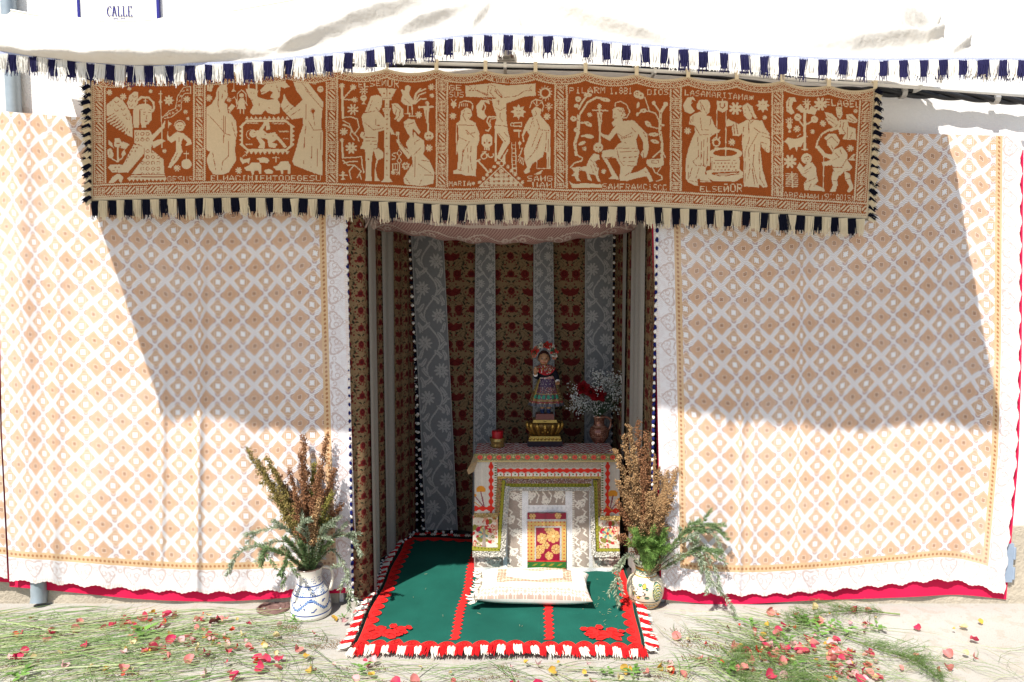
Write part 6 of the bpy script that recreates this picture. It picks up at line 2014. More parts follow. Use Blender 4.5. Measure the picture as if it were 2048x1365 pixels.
# drain cover
b0 = GP(548, 1217, 0.0)
dc = thing('drain_cover', 'round rusty iron drain cover set in the paving beside the blue jug', 'drain cover', (float(b0[0]), float(b0[1]), 0.0))
V, F = lathe([(.0005, .006), (.018, .006), (.022, .009), (.030, .009), (.033, .006), (.044, .006), (.047, .009), (.053, .009), (.056, .006), (.066, .006), (.069, .010), (.078, .010), (.082, .003)], 40, ORG[dc.name])
obj('cover_plate', V, F, M['iron'], dc)
mb = MB()
for sx in (-.04, .04): mb.ball(ORG[dc.name] + (sx, -.02, .010), (.006, .006, .003), 8, 4)
mb.build('lifting_stud', M['steel'], dc)

# ================================================================ PLANTS
OCT = np.array([(1, 0, 0), (-1, 0, 0), (0, 1, 0), (0, -1, 0), (0, 0, 1), (0, 0, -1)], float)
OCF = np.array([(0, 2, 4), (2, 1, 4), (1, 3, 4), (3, 0, 4), (2, 0, 5), (1, 2, 5), (3, 1, 5), (0, 3, 5)])


def seeds(P, size):
    n = len(P)
    size = np.broadcast_to(size, (n,))
    rot_ = RNG.normal(0, 1, (n, 3, 3)); q_, _ = np.linalg.qr(rot_)
    V = P[:, None, :] + size[:, None, None] * np.einsum('ij,njk->nik', OCT * (1, 1, 1.25), q_)
    F = (OCF[None] + (np.arange(n) * 6)[:, None, None]).reshape(-1, 3)
    return V.reshape(-1, 3), F


def tri_tube(P, r):
    V, F = tube(P, r, 4, cap=False)
    return V, np.array([t for f in F for t in ((f[0], f[1], f[2]), (f[0], f[2], f[3]))])


M['seedhead'] = painted('dried_seed', .9, .1, bmp=0, var=.2)
M['leaf'] = painted('fresh_leaf', .55, .3, bmp=0, var=.15, transl=.25)
M['petal'] = painted('petal', .6, .2, bmp=0, var=.08, transl=.3)


class TB:
    def __init__(s): s.V = []; s.F = []; s.C = []; s.n = 0

    def add(s, V, F, c):
        s.V.append(V); s.F.append(F + s.n); s.n += len(V)
        s.C.append(np.broadcast_to(c, (len(F), 3)))

    def build(s, name, mat, parent=None):
        return obj(name, np.concatenate(s.V), np.concatenate(s.F), mat, parent, col=np.concatenate(s.C))

    def mesh(s, name, mat):
        return make_mesh(name, np.concatenate(s.V), np.concatenate(s.F), mat, col=np.concatenate(s.C))


def dock(base, tip, mid, label, group, tone):
    P = bez(base, mid, tip, 26)
    tb = TB()
    V, F = tri_tube(P, np.linspace(.0035, .0012, 26)); tb.add(V, F, (.14, .10, .05))
    pts = []; sz = []
    L = np.linalg.norm(np.diff(P, axis=0), axis=1).sum()
    nb = int(9 + L * 46)
    for i in range(nb):
        t = .30 + .68 * (i + RNG.random()) / nb
        p = np.array([np.interp(t * 25, np.arange(26), P[:, k]) for k in range(3)])
        tan = P[min(25, int(t * 25) + 1)] - P[int(t * 25) - 1]; tan /= np.linalg.norm(tan)
        ln_ = (.014 + .10 * (1 - t) * RNG.uniform(.4, 1.2))
        dirv = tan + RNG.normal(0, .34, 3) * (1, .8, 1); dirv /= np.linalg.norm(dirv)
        m_ = int(10 + ln_ * 720)
        tt = RNG.random(m_) ** .8
        q_ = p + dirv * (tt * ln_)[:, None] + RNG.normal(0, .0062, (m_, 3))
        pts.append(q_); sz.append(RNG.uniform(.0019, .0040, m_))
    pts = np.concatenate(pts); sz = np.concatenate(sz)
    pts[:, 1] = np.minimum(pts[:, 1], HY - .022 + np.clip((np.abs(pts[:, 0] - (-.05)) < .74), 0, 1) * 1.0)
    V, F = seeds(pts, sz)
    n = len(pts)
    c = np.array(tone[0]) + (np.array(tone[1]) - np.array(tone[0])) * (RNG.random((n, 1)) ** 1.3)
    tb.V.append(V); tb.F.append(F + tb.n); tb.n += len(V); tb.C.append(np.repeat(c, 8, axis=0))
    o_ = tb.build('dried_dock_stem', M['seedhead'])
    return tag(o_, label, 'dried stem', group)


BROWN = ((.13, .055, .025), (.38, .19, .095)); GREENISH = ((.12, .10, .03), (.36, .27, .09)); STRAW = ((.19, .10, .045), (.52, .33, .16)); OLV = ((.10, .10, .025), (.33, .28, .07))
m1 = ORG[jug1.name] + (0, 0, .20)
ORD = ['first', 'second', 'third', 'fourth', 'fifth', 'sixth', 'seventh', 'eighth', 'ninth', 'tenth', 'eleventh', 'twelfth', 'thirteenth', 'fourteenth', 'fifteenth', 'sixteenth', 'seventeenth', 'eighteenth']
S1 = sorted(((490, 893, .02, GREENISH), (512, 918, -.02, GREENISH), (548, 935, .0, BROWN), (532, 912, -.06, GREENISH), (578, 940, .03, BROWN), (606, 866, .02, BROWN), (601, 905, -.05, BROWN), (628, 925, .02, OLV), (655, 868, .0, BROWN), (640, 930, -.08, BROWN), (672, 935, .0, BROWN), (665, 985, -.06, OLV), (682, 1010, .02, BROWN), (640, 1000, -.12, STRAW), (590, 985, -.10, BROWN)), key=lambda q: q[0])
for si, (tx_, ty_, dy, tone) in enumerate(S1):
    tip = UP(tx_, ty_, m1[1] + dy)
    mid = m1 + (tip - m1) * .45 + np.array((0.10 * (tip[0] - m1[0]) * -1, 0, .05))
    g_ = tone is GREENISH or tone is OLV
    dock(m1 + RNG.normal(0, .012, 3) * (1, 1, 0), tip, mid, ('greenish' if g_ else 'brown') + f' dried dock stem in the blue jug, {ORD[si]} tip from the left', 'greenish dock stems in the blue jug' if g_ else 'brown dock stems in the blue jug', tone)
m2 = ORG[jug2.name] + (0, 0, .19)
S2 = sorted(((1229, 897, -.05, STRAW), (1246, 872, -.02, STRAW), (1258, 848, .02, STRAW), (1274, 838, .03, BROWN), (1266, 895, -.06, STRAW), (1290, 865, -.02, BROWN), (1304, 905, .01, STRAW), (1318, 935, -.04, STRAW), (1333, 940, -.01, STRAW), (1352, 936, -.02, STRAW), (1350, 985, -.06, STRAW), (1233, 960, -.08, STRAW), (1232, 1005, -.03, BROWN), (1300, 985, -.10, STRAW), (1322, 1010, -.10, STRAW), (1262, 1000, -.10, STRAW), (1236, 1072, -.06, BROWN), (1285, 935, -.08, BROWN)), key=lambda q: q[0])
for si, (tx_, ty_, dy, tone) in enumerate(S2):
    tip = UP(tx_, ty_, m2[1] - .03 + dy)
    mid = m2 + (tip - m2) * .45 + np.array((-.10 * (tip[0] - m2[0]), 0, .05))
    s_ = tone is STRAW
    dock(m2 + RNG.normal(0, .012, 3) * (1, 1, 0), tip, mid, ('straw coloured' if s_ else 'reddish brown') + f' dried dock stem in the round painted jug, {ORD[si]} tip from the left', 'straw dock stems in the painted jug' if s_ else 'reddish dock stems in the painted jug', tone)


def needles(tb, P, n, ln_, w, c0, c1, t0=.1, up=0.0):
    T = np.gradient(P, axis=0); T /= np.linalg.norm(T, axis=1)[:, None]
    m_ = len(P)
    t = RNG.uniform(t0, 1, n) * (m_ - 1)
    p = np.stack([np.interp(t, np.arange(m_), P[:, k]) for k in range(3)], -1)
    tn = T[t.astype(int)]
    d = RNG.normal(0, 1, (n, 3)); d -= (d * tn).sum(1)[:, None] * tn; d /= np.linalg.norm(d, axis=1)[:, None]
    d = d * .75 + tn * .75; d[:, 2] += up; d /= np.linalg.norm(d, axis=1)[:, None]
    L = ln_ * RNG.uniform(.6, 1.1, n)
    s_ = np.cross(d, RNG.normal(0, 1, (n, 3))); s_ /= np.linalg.norm(s_, axis=1)[:, None]
    V = np.stack([p, p + d * (L * .5)[:, None] + s_ * w, p + d * L[:, None], p + d * (L * .5)[:, None] - s_ * w], 1)
    F = (np.array([(0, 1, 2), (0, 2, 3)])[None] + (np.arange(n) * 4)[:, None, None]).reshape(-1, 3)
    c = np.array(c0) + (np.array(c1) - np.array(c0)) * RNG.random((n, 1))
    tb.V.append(V.reshape(-1, 3)); tb.F.append(F + tb.n); tb.n += n * 4; tb.C.append(np.repeat(c, 2, axis=0))


def sprig(name, pts, n, ln_, w, c0, c1, label, group, side=0, cat='sprig'):
    pts = np.array(pts, float)
    u = np.linspace(0, 1, len(pts)); t = np.linspace(0, 1, 22)
    P = np.stack([smooth_interp(t, list(zip(u, pts[:, k]))) for k in range(3)], -1)
    tb = TB()
    V, F = tri_tube(P, np.linspace(.003, .001, 22)); tb.add(V, F, (.16, .13, .06))
    needles(tb, P, n, ln_, w, c0, c1)
    for k in range(side):
        i = int(RNG.uniform(6, 18)); d = P[i + 2] - P[i]; d /= np.linalg.norm(d); d += RNG.normal(0, .55, 3); d /= np.linalg.norm(d)
        Q = bez(P[i], P[i] + d * .05, P[i] + d * .09 + (0, 0, -.01), 8)
        needles(tb, Q, n // 5, ln_ * .9, w, c0, c1)
    lim = HY - .03
    for v in tb.V: v[:, 1] = np.where(v[:, 1] > lim, lim - .3 * (v[:, 1] - lim), v[:, 1])
    o_ = tb.build(name, M['leaf'])
    return tag(o_, label, cat, group)


SILV = ((.13, .18, .09), (.50, .55, .40)); DKG = ((.06, .11, .03), (.26, .36, .16))
def px_path(m, pts, Y0):
    return [m] + [UP(x, y, Y0 + dy) for x, y, dy in pts]
J1 = float(m1[1]); J2 = float(m2[1])
LB1 = ['longest silvery rosemary sprig reaching left from the blue and white jug', 'upper left silvery rosemary sprig over the blue and white jug', 'dark green rosemary sprig drooping left of the blue and white jug', 'silvery rosemary sprig standing up beside the brown stems of the blue jug', 'silvery rosemary sprig hanging to the ground right of the blue and white jug', 'silvery rosemary sprig arching right of the blue jug towards the doorway', 'short silvery rosemary sprig in front centre of the blue and white jug', 'dark green rosemary sprig hanging over the left rim of the blue jug', 'short silvery rosemary sprig at the right front of the blue jug']
LB2 = ['silvery rosemary sprig arching high to the right of the painted jug', 'topmost dark green rosemary sprig right of the painted jug', 'longest silvery rosemary sprig trailing right from the painted jug to the ground', 'silvery rosemary sprig drooping right of the painted jug onto the lace hem', 'silvery rosemary sprig hanging left of the painted jug over the rug', 'dark green rosemary sprig pointing straight right from the painted jug', 'short dark green rosemary sprig up beside the dried stems of the painted jug']
for li, (pts, cc) in enumerate((([(575, 1085, -.02), (520, 1092, -.05), (478, 1105, -.08), (452, 1150, -.09)], SILV), ([(590, 1075, 0), (560, 1055, 0), (520, 1062, 0), (492, 1070, .01)], SILV), ([(570, 1110, -.06), (535, 1100, -.09), (520, 1125, -.11)], DKG), ([(600, 1060, 0), (582, 1015, 0), (572, 990, 0)], SILV),
                ([(660, 1100, -.02), (690, 1135, -.07), (697, 1180, -.10), (698, 1222, -.11)], SILV), ([(655, 1085, 0), (680, 1070, -.02), (705, 1078, -.05), (722, 1112, -.06)], SILV), ([(615, 1070, -.08), (605, 1050, -.10), (620, 1040, -.10)], SILV), ([(580, 1115, -.08), (570, 1130, -.12), (560, 1150, -.14)], DKG), ([(640, 1075, -.08), (650, 1055, -.1), (668, 1050, -.1)], SILV))):
    sprig('rosemary_sprig', px_path(m1, pts, J1), 420, .025, .0023, *cc, LB1[li], 'rosemary in the blue jug' if cc is SILV else 'dark rosemary in the blue jug', side=3)
for k in range(9):
    x, y = 575 + k * 12 + RNG.normal(0, 5), 1075 + RNG.normal(0, 22)
    sprig('green_sprig', px_path(m1, [((622 + x) / 2, 1105, -.04), (x, y, -.06 + RNG.normal(0, .04))], J1), 320, .024, .0022, *DKG, 'short dark green filler sprig in the neck of the blue jug', 'filler sprigs in the blue jug')
for li, (pts, cc) in enumerate((([(1350, 1085, -.03), (1390, 1062, -.04), (1425, 1065, -.05), (1450, 1125, -.06)], SILV), ([(1360, 1050, 0), (1380, 1035, 0), (1412, 1040, 0), (1440, 1058, -.02)], DKG), ([(1350, 1110, -.06), (1400, 1115, -.09), (1425, 1165, -.12), (1458, 1205, -.15), (1474, 1240, -.16)], SILV), ([(1350, 1120, -.05), (1400, 1100, -.08), (1430, 1140, -.1), (1440, 1180, -.11)], SILV),
                ([(1262, 1110, -.06), (1242, 1130, -.10), (1232, 1170, -.12), (1237, 1212, -.12)], SILV), ([(1375, 1090, 0), (1400, 1090, -.02), (1440, 1098, -.04)], DKG), ([(1345, 1070, 0), (1375, 1050, -.02), (1400, 1048, -.02)], DKG))):
    sprig('rosemary_sprig', px_path(m2, pts, J2), 460, .025, .0023, *cc, LB2[li], 'rosemary in the painted jug' if cc is SILV else 'dark rosemary in the painted jug', side=4)
for k in range(16):
    x, y = 1270 + RNG.random() * 75, 1050 + RNG.random() * 55
    sprig('asparagus_sprig', px_path(m2, [((1291 + x) / 2, 1100, -.05), (x, y, -.08 + RNG.normal(0, .04))], J2), 380, .028, .0013, (.05, .12, .02), (.26, .42, .10), 'bright green feathery sprig in the neck of the round painted jug', 'feathery green sprigs in the painted jug', side=3)

# ================================================================ ON THE ALTAR
# candle
b0 = GP(995, 894, AT + .005)
zc = float(np.linalg.norm(b0 - np.array(CAM))); kp = (b0[1] - CAM[1]) / FPX
cn = thing('votive_candle', 'red candle in a gilt glass holder at the left of the altar top', 'candle', (float(b0[0]), float(b0[1]), AT + .006))
V, F = lathe([(.0005, 0), (13.5 * kp, 0), (15 * kp, 3 * kp), (13 * kp, 6 * kp), (14.5 * kp, 10 * kp), (16 * kp, 19 * kp), (15 * kp, 19 * kp), (13 * kp, 12 * kp), (.0005, 11 * kp)], 28, ORG[cn.name])
obj('holder', V, F, plain('gilt_glass', (.40, .26, .08), .22, .5, metal=.6, var=.3, scale=60), cn, smooth=True)
V, F = lathe([(11 * kp, 11 * kp), (11.6 * kp, 30 * kp), (11 * kp, 33 * kp), (.0005, 31.5 * kp)], 24, ORG[cn.name])
wax = obj('wax', V, F, plain('red_wax', (.42, .006, .012), .4, .4, var=.05), cn, smooth=True)
mb = MB(); mb.tube([ORG[cn.name] + (0, 0, 31 * kp), ORG[cn.name] + (.001, 0, 37 * kp)], .0012, 5); mb.build('wick', M['blackline'], wax)


def rose_mesh(name, cols, seed, r=1.0, n=22):
    """layered curled petals"""
    rr = np.random.default_rng(seed); tb = TB()
    for k in range(n):
        f = k / n
        a = k * 2.4 + rr.normal(0, .15); R_ = r * (.12 + .62 * f); h = r * (.55 - .62 * f ** 1.5); w = r * (.30 + .42 * f); tilt = .1 + 1.15 * f
        u, v = np.meshgrid(np.linspace(-1, 1, 5), np.linspace(0, 1, 5))
        rad = R_ * (.45 + .55 * v) + (v ** 2) * math.sin(tilt) * r * .42
        z = -r * .25 + v * h + r * .22 * v * (1 - tilt * .5) - (u ** 2) * .08 * r * v
        ang = a + u * (w / (rad + .18 * r)) * np.sin(PI * np.clip(v * .72 + .2, 0, 1))
        V = np.stack([rad * np.cos(ang), rad * np.sin(ang), z], -1).reshape(-1, 3)
        q_ = gridF(4, 4); F = np.concatenate([q_[:, :3], q_[:, [0, 2, 3]]])
        tb.add(V, F, np.array(cols) * rr.uniform(.7, 1.15))
    return tb.mesh(name, M['petal'])


# figurine on its gilded pedestal
f0 = GP(1089, 888, AT + .006); kz = (f0[1] - CAM[1]) / FPX / 5.93
fig = thing('figurine', 'small carved child figurine in an embroidered costume and flower crown on a gilded pedestal', 'figurine', (float(f0[0]), float(f0[1]), AT + .006))
FO = ORG[fig.name]
Zf = lambda zy: (1338 - zy) * kz
ped = MB()
gold = plain('worn_gilding', (.46, .27, .055), .32, .5, metal=.75, var=.4, scale=50)
mb = MB(); mb.box(FO + (-208 * kz, -150 * kz, 0), FO + (208 * kz, 150 * kz, Zf(1276))); mb.build('base_slab', plain('dark_slab', (.035, .022, .028), .5, .3), fig)
mb = MB(); mb.box(FO + (-195 * kz, -140 * kz, Zf(1276)), FO + (195 * kz, 140 * kz, Zf(1222)), taper=14 * kz)
for k in range(9): mb.ball(FO + ((-176 + k * 44) * kz, -140 * kz, Zf(1250)), (18 * kz, 10 * kz, 18 * kz), 8, 6)
mb.build('lower_moulding', gold, fig)
prof = [(150, 1222), (158, 1212), (160, 1200), (175, 1180), (205, 1130), (217, 1095), (210, 1078), (190, 1068), (150, 1060), (146, 1040)]
V, F = lathe([(r_ * kz, Zf(y)) for r_, y in prof], 96, FO, flute=lambda a, k: 1.0)
V = np.array(V); V[:, 1] = FO[1] + (V[:, 1] - FO[1]) * .72
gcore = obj('gadroon_core', V, F, plain('dark_gilding', (.16, .085, .02), .4, .4, metal=.6, var=.3), fig, smooth=True)
for k in range(14):
    a = 2 * PI * (k + .5) / 14
    P = [FO + (r_ * 1.0 * kz * math.cos(a), r_ * .72 * kz * math.sin(a), Zf(y)) for r_, y in ((158, 1215), (172, 1185), (200, 1140), (212, 1095), (206, 1072))]
    mb = MB(); mb.tube(P, [10 * kz, 15 * kz, 21 * kz, 26 * kz, 18 * kz], 8); mb.build('gadroon', gold, gcore, smooth=True)
mb = MB()
for sx, sy_, r_ in ((0, 1120, 22), (-14, 1100, 14), (14, 1100, 14), (-30, 1165, 12), (30, 1165, 12), (0, 1150, 16)): mb.ball(FO + (sx * kz, -158 * kz, Zf(sy_)), r_ * kz, 8, 6)
mb.build('carved_rosette', gold, gcore, smooth=True)
mb = MB(); mb.box(FO + (-146 * kz, -110 * kz, Zf(1062)), FO + (146 * kz, 110 * kz, Zf(1030)), taper=10 * kz); mb.build('upper_moulding', gold, fig)
mb = MB(); mb.box(FO + (-112 * kz, -85 * kz, Zf(1030)), FO + (112 * kz, 85 * kz, Zf(962)), taper=8 * kz); mb.build('red_step', plain('red_marbled', (.16, .035, .022), .4, .4, var=.35, scale=50), fig)


def fp(zx, zy, yy=0.0): return FO + ((zx - 350) * kz, yy * kz, Zf(zy))


# carved body: one continuous surface
mb = MB()
mb.ball(fp(340, 305, -8), (63 * kz, 62 * kz, 80 * kz), 20, 16)
mb.ball(fp(318, 335, -42), 24 * kz, 10, 8); mb.ball(fp(364, 335, -42), 24 * kz, 10, 8)              # cheeks
mb.ball(fp(341, 362, -46), (20 * kz, 18 * kz, 14 * kz), 10, 8)                                   # chin
mb.tube([fp(341, 300, -66), fp(341, 328, -78)], [6 * kz, 12 * kz], 8)                            # nose
mb.ball(fp(341, 348, -66), (17 * kz, 8 * kz, 6 * kz), 10, 6)                                     # lips
mb.ball(fp(341, 282, -56), (44 * kz, 14 * kz, 9 * kz), 10, 6)                                    # brow
for sx in (-1, 1): mb.ball(fp(340 + sx * 66, 315, 2), (9 * kz, 14 * kz, 20 * kz), 8, 6)          # ears
mb.tube([fp(342, 360, 0), fp(345, 420, 4)], [32 * kz, 36 * kz], 12)
mb.tube([fp(350, 400, 8), fp(352, 430, 8), fp(358, 500, 6), fp(372, 560, 4)], [50 * kz, 84 * kz, 80 * kz, 70 * kz], 16)
mb.tube([fp(280, 425, 4), fp(252, 520, -30), fp(234, 480, -78)], [34 * kz, 27 * kz, 21 * kz], 10)  # raised arm
mb.tube([fp(430, 430, 4), fp(478, 520, -15), fp(500, 580, -60)], [34 * kz, 27 * kz, 21 * kz], 10)  # lowered arm
for sx in (-38, 38):
    mb.tube([fp(372 + sx, 560, 6), fp(362 + sx, 760, 2), fp(360 + sx, 940, 0)], [52 * kz, 42 * kz, 26 * kz], 10)
    mb.ball(fp(360 + sx, 946, -22), (27 * kz, 46 * kz, 16 * kz), 10, 8)


def hand(c, up, out, side_, s_):
    """palm, four fingers of unequal length and a thumb"""
    up, out, side_ = (np.array(v, float) for v in (up, out, side_))
    mb.ball(c, (24 * kz * s_, 20 * kz * s_, 27 * kz * s_), 10, 8)
    for k, (L, off, curl) in enumerate(((44, -17, .55), (56, -6, .15), (58, 6, .10), (46, 17, .65))):
        r0 = c + side_ * off * kz * s_ + up * 16 * kz * s_
        p1 = r0 + (up * .95 + out * curl * .3) * L * .5 * kz * s_
        p2 = p1 + (up * (1 - curl) + out * curl) * L * .5 * kz * s_
        mb.tube([r0, p1, p2], [8.5 * kz * s_, 8 * kz * s_, 6 * kz * s_], 7)
    r0 = c - side_ * 20 * kz * s_ - up * 6 * kz * s_
    mb.tube([r0, r0 - side_ * 16 * kz * s_ + up * 14 * kz * s_, r0 - side_ * 18 * kz * s_ + up * 34 * kz * s_ + out * 6 * kz * s_], [9 * kz * s_, 8.5 * kz * s_, 6.5 * kz * s_], 7)


hand(fp(234, 456, -88), (0, 0, 1), (0, -1, 0), (-1, 0, 0), .95)
hand(fp(506, 592, -76), (-.25, -.75, .3), (-.6, .1, .5), (.7, -.2, .5), .95)
tmp = mb.build('carved_body', None, None)
md = tmp.modifiers.new('r', 'REMESH'); md.mode = 'VOXEL'; md.voxel_size = 5.0 * kz
ms = tmp.modifiers.new('s', 'SMOOTH'); ms.factor = .5; ms.iterations = 2
dg = bpy.context.evaluated_depsgraph_get()
me = bpy.data.meshes.new_from_object(tmp.evaluated_get(dg))
tl = np.array(tmp.location)
nv_ = len(me.vertices); co = np.zeros(nv_ * 3); me.vertices.foreach_get('co', co); co = co.reshape(-1, 3) + tl
bpy.data.objects.remove(tmp)
sk = np.tile(np.array((.36, .185, .09)), (nv_, 1))
lx = (co[:, 0] - FO[0]) / kz + 350; ly = 1338 - (co[:, 2] - FO[2]) / kz; lf = (co[:, 1] - FO[1]) / kz
sk[ly > 905] = (.03, .05, .14)
ck = (np.hypot(np.abs(lx - 341) - 32, ly - 335) < 16) & (lf < -30); sk[ck] = (.46, .20, .12)
lp = (np.hypot((lx - 341) / 17, (ly - 348) / 6) < 1) & (lf < -50); sk[lp] = (.34, .06, .04)
ey = (np.hypot((np.abs(lx - 341) - 27) / 15, (ly - 305) / 6) < 1) & (lf < -30); sk[ey] = (.05, .03, .02)
eb = (np.hypot((np.abs(lx - 341) - 28) / 20, (ly - 288 + .12 * np.abs(lx - 341)) / 3.5) < 1) & (lf < -30); sk[eb] = (.10, .05, .03)
a_ = me.color_attributes.new('Col', 'FLOAT_COLOR', 'POINT'); cc = np.ones((nv_, 4), np.float32); cc[:, :3] = sk; a_.data.foreach_set('color', cc.ravel())
me.vertices.foreach_set('co', (co - FO).ravel()); me.polygons.foreach_set('use_smooth', np.ones(len(me.polygons), bool)); me.materials.clear(); me.materials.append(painted('polychrome_wood', .4, .4, bmp=0, var=.05)); me.update()
bo = bpy.data.objects.new('carved_body', me); COL.objects.link(bo); bo.parent = fig; ORG[bo.name] = FO.copy()
# hair cap
U, V = np.meshgrid(np.linspace(0, 2 * PI, 41), np.linspace(0, 1, 15))
lim = 1.25 + .75 * (np.sin(U) > -.2) * 1.0 - .45 * np.clip(-np.sin(U), 0, 1) ** 2
th_ = V * lim
wav = 1 + .05 * np.sin(U * 11 + V * 9)
Q = np.stack([fp(340, 300, -2)[0] + 73 * kz * wav * np.sin(th_) * np.cos(U), fp(340, 300, -2)[1] + 72 * kz * wav * np.sin(th_) * np.sin(U), fp(340, 300)[2] + 88 * kz * wav * np.cos(th_)], -1)
obj('hair', Q.reshape(-1, 3), gridF(14, 40), plain('brown_hair', (.045, .014, .010), .5, .3, var=.4, scale=90), fig, smooth=True)
# jacket sleeves and bodice
blk = plain('black_velvet', (.008, .008, .014), .8, .2, var=.2)
mb = MB(); mb.tube([fp(285, 425, 4), fp(268, 470, -8), fp(250, 525, -30), fp(243, 505, -56)], [42 * kz, 40 * kz, 37 * kz, 33 * kz], 14); mb.build('sleeve', blk, fig, smooth=True)
mb = MB(); mb.tube([fp(425, 430, 4), fp(455, 470, -5), fp(482, 520, -16), fp(496, 562, -46)], [44 * kz, 42 * kz, 37 * kz, 33 * kz], 14); mb.build('sleeve', blk, fig, smooth=True)
mb = MB(); mb.tube([fp(240, 500, -62), fp(236, 486, -74)], [27 * kz, 26 * kz], 14); mb.build('cuff', M['white_thread'], fig, smooth=True)
mb = MB(); mb.tube([fp(497, 566, -52), fp(501, 578, -64)], [27 * kz, 26 * kz], 14); mb.build('cuff', M['white_thread'], fig, smooth=True)
mb = MB(); mb.tube([fp(350, 415, 8), fp(352, 435, 8), fp(358, 500, 6), fp(370, 545, 4)], [70 * kz, 92 * kz, 89 * kz, 80 * kz], 20); mb.build('bodice', blk, fig, smooth=True)
# red spangled collar: a shallow cone that points down in front
U, V = np.meshgrid(np.linspace(0, 2 * PI, 61), np.linspace(0, 1, 13))
rr = (42 + 78 * V) * kz; frontness = np.clip(-np.sin(U), 0, 1)
Q = np.stack([fp(345, 385)[0] + rr * np.cos(U) * 1.0 + 12 * kz * V, fp(345, 385, 2)[1] + rr * np.sin(U) * .98 - 12 * kz * V, fp(345, 378)[2] - (14 * V + 78 * V * frontness ** 1.6 + 22 * V ** 2) * kz], -1)
rnd = RNG.random((12, 60)); cc = np.tile(np.array((.30, .008, .011)), (12, 60, 1)); cc[rnd > .84] = (.55, .48, .42); cc[rnd < .12] = (.04, .16, .07); cc[(rnd > .12) & (rnd < .2)] = (.55, .35, .06); cc[-1] = (.50, .015, .02)
obj('collar', Q.reshape(-1, 3), gridF(12, 60), M['seq'], fig, smooth=True, col=cc.reshape(-1, 3))


def skirt_part(name, r0, r1, y0, y1, a0, a1, n, m, flute, paint, off=0.0, cx0=375, cx1=368):
    U, V = np.meshgrid(np.linspace(a0, a1, n + 1), np.linspace(0, 1, m + 1))
    rr = (r0 + (r1 - r0) * V ** .85 + off) * kz * (1 + flute * V * np.sin(U * 14))
    cx_ = cx0 + (cx1 - cx0) * V
    Q = np.stack([FO[0] + (cx_ - 350) * kz + rr * np.cos(U), FO[1] + rr * np.sin(U) * .8, FO[2] + (1338 - (y0 + (y1 - y0) * V)) * kz], -1)
    c_ = paint((U[:-1, :-1] + U[1:, 1:]) / 2, V[:-1, :-1] + .5 / m)
    return obj(name, Q.reshape(-1, 3), gridF(m, n), M['seq'], fig, smooth=True, col=np.clip(c_, 0, .9).reshape(-1, 3))


def psk(U, V):
    c = np.tile(np.array((.13, .085, .02)), U.shape + (1,)) * (.6 + .9 * RNG.random(U.shape))[..., None]
    r_ = RNG.random(U.shape)
    c[r_ > .90] = (.60, .50, .30); c[(r_ < .12) & (V > .35)] = (.35, .02, .03); c[(V > .30) & (V < .5) & (r_ < .06)] = (.05, .3, .14)
    c[V > .91] = np.where((np.mod(U[V > .91] * 11, 1) < .5)[:, None], np.array((.015, .018, .045)), np.array((.13, .12, .12)))
    c[(V > .84) & (V < .89)] = (.22, .02, .02)
    return c


def pap(U, V):
    c = np.tile(np.array((.040, .010, .045)), U.shape + (1,)) * (.6 + .9 * RNG.random(U.shape))[..., None]
    au = np.abs(U + PI / 2) / .95
    r_ = RNG.random(U.shape)
    c[(V > .42) & (r_ > .6)] = (.12, .06, .03); c[(r_ > .95)] = (.60, .55, .42); c[(V > .45) & (V < .72) & (r_ < .10)] = (.40, .04, .03)
    c[(au > .90)] = (.34, .22, .04); c[(V > .70) & (V < .735)] = (.34, .22, .04)
    g_ = (V > .76) & (V < .90) & (np.hypot((np.mod(U * 3.2 + .2, 1) - .5) * 2.2, (V - .83) * 9) < .75)
    c[g_] = (.015, .22, .12); c[(V > .92)] = (.26, .15, .04)
    c[(V < .09)] = np.where((r_[V < .09] > .5)[:, None], np.array((.55, .5, .42)), np.array((.36, .03, .03)))
    return c


skirt_part('skirt', 80, 212, 505, 862, 0, 2 * PI, 150, 44, .05, psk)
skirt_part('apron', 82, 190, 512, 800, -PI / 2 - .95, -PI / 2 + .95, 70, 40, .03, pap, 9)
# flower crown
CR = {}
for nm, c_ in (('red', (.50, .035, .025)), ('white', (.62, .58, .47)), ('pink', (.55, .20, .12)), ('green', (.03, .14, .06))):
    CR[nm] = rose_mesh('crown_flower_' + nm, c_, hash(nm) % 97 if False else len(nm), 1.0, 14)
mb = MB(); th_ = np.linspace(math.radians(165), math.radians(378), 40)
mb.tube([FO + ((342 + 112 * math.cos(a) - 350) * kz, -8 * kz, Zf(262 + 112 * math.sin(a))) for a in th_], 5 * kz, 6); crown = mb.build('crown_wire', bpy.data.materials['dark_gilding'], fig)
for k, (a, nm, s_) in enumerate(((200, 'red', 34), (222, 'pink', 26), (176, 'pink', 22), (242, 'green', 22), (250, 'white', 30), (283, 'red', 34), (303, 'red', 33), (268, 'green', 24), (328, 'green', 22), (318, 'white', 34), (342, 'red', 32), (0, 'white', 24), (15, 'pink', 20), (352, 'green', 22), (190, 'green', 20), (293, 'green', 22))):
    ar = math.radians(-a)
    p = fp(342 + 118 * math.cos(ar), 262 - 112 * math.sin(ar) * 1.0, -22) if False else FO + ((342 + 122 * math.cos(math.radians(a)) - 350) * kz, -26 * kz + random.uniform(-8, 8) * kz, Zf(262 + 120 * math.sin(math.radians(a))))
    inst('crown_flower', CR[nm], p, crown, (PI / 2 + random.uniform(-.3, .3), random.uniform(-.3, .3), random.uniform(-.3, .3)), (s_ * 1.55 * kz,) * 3)

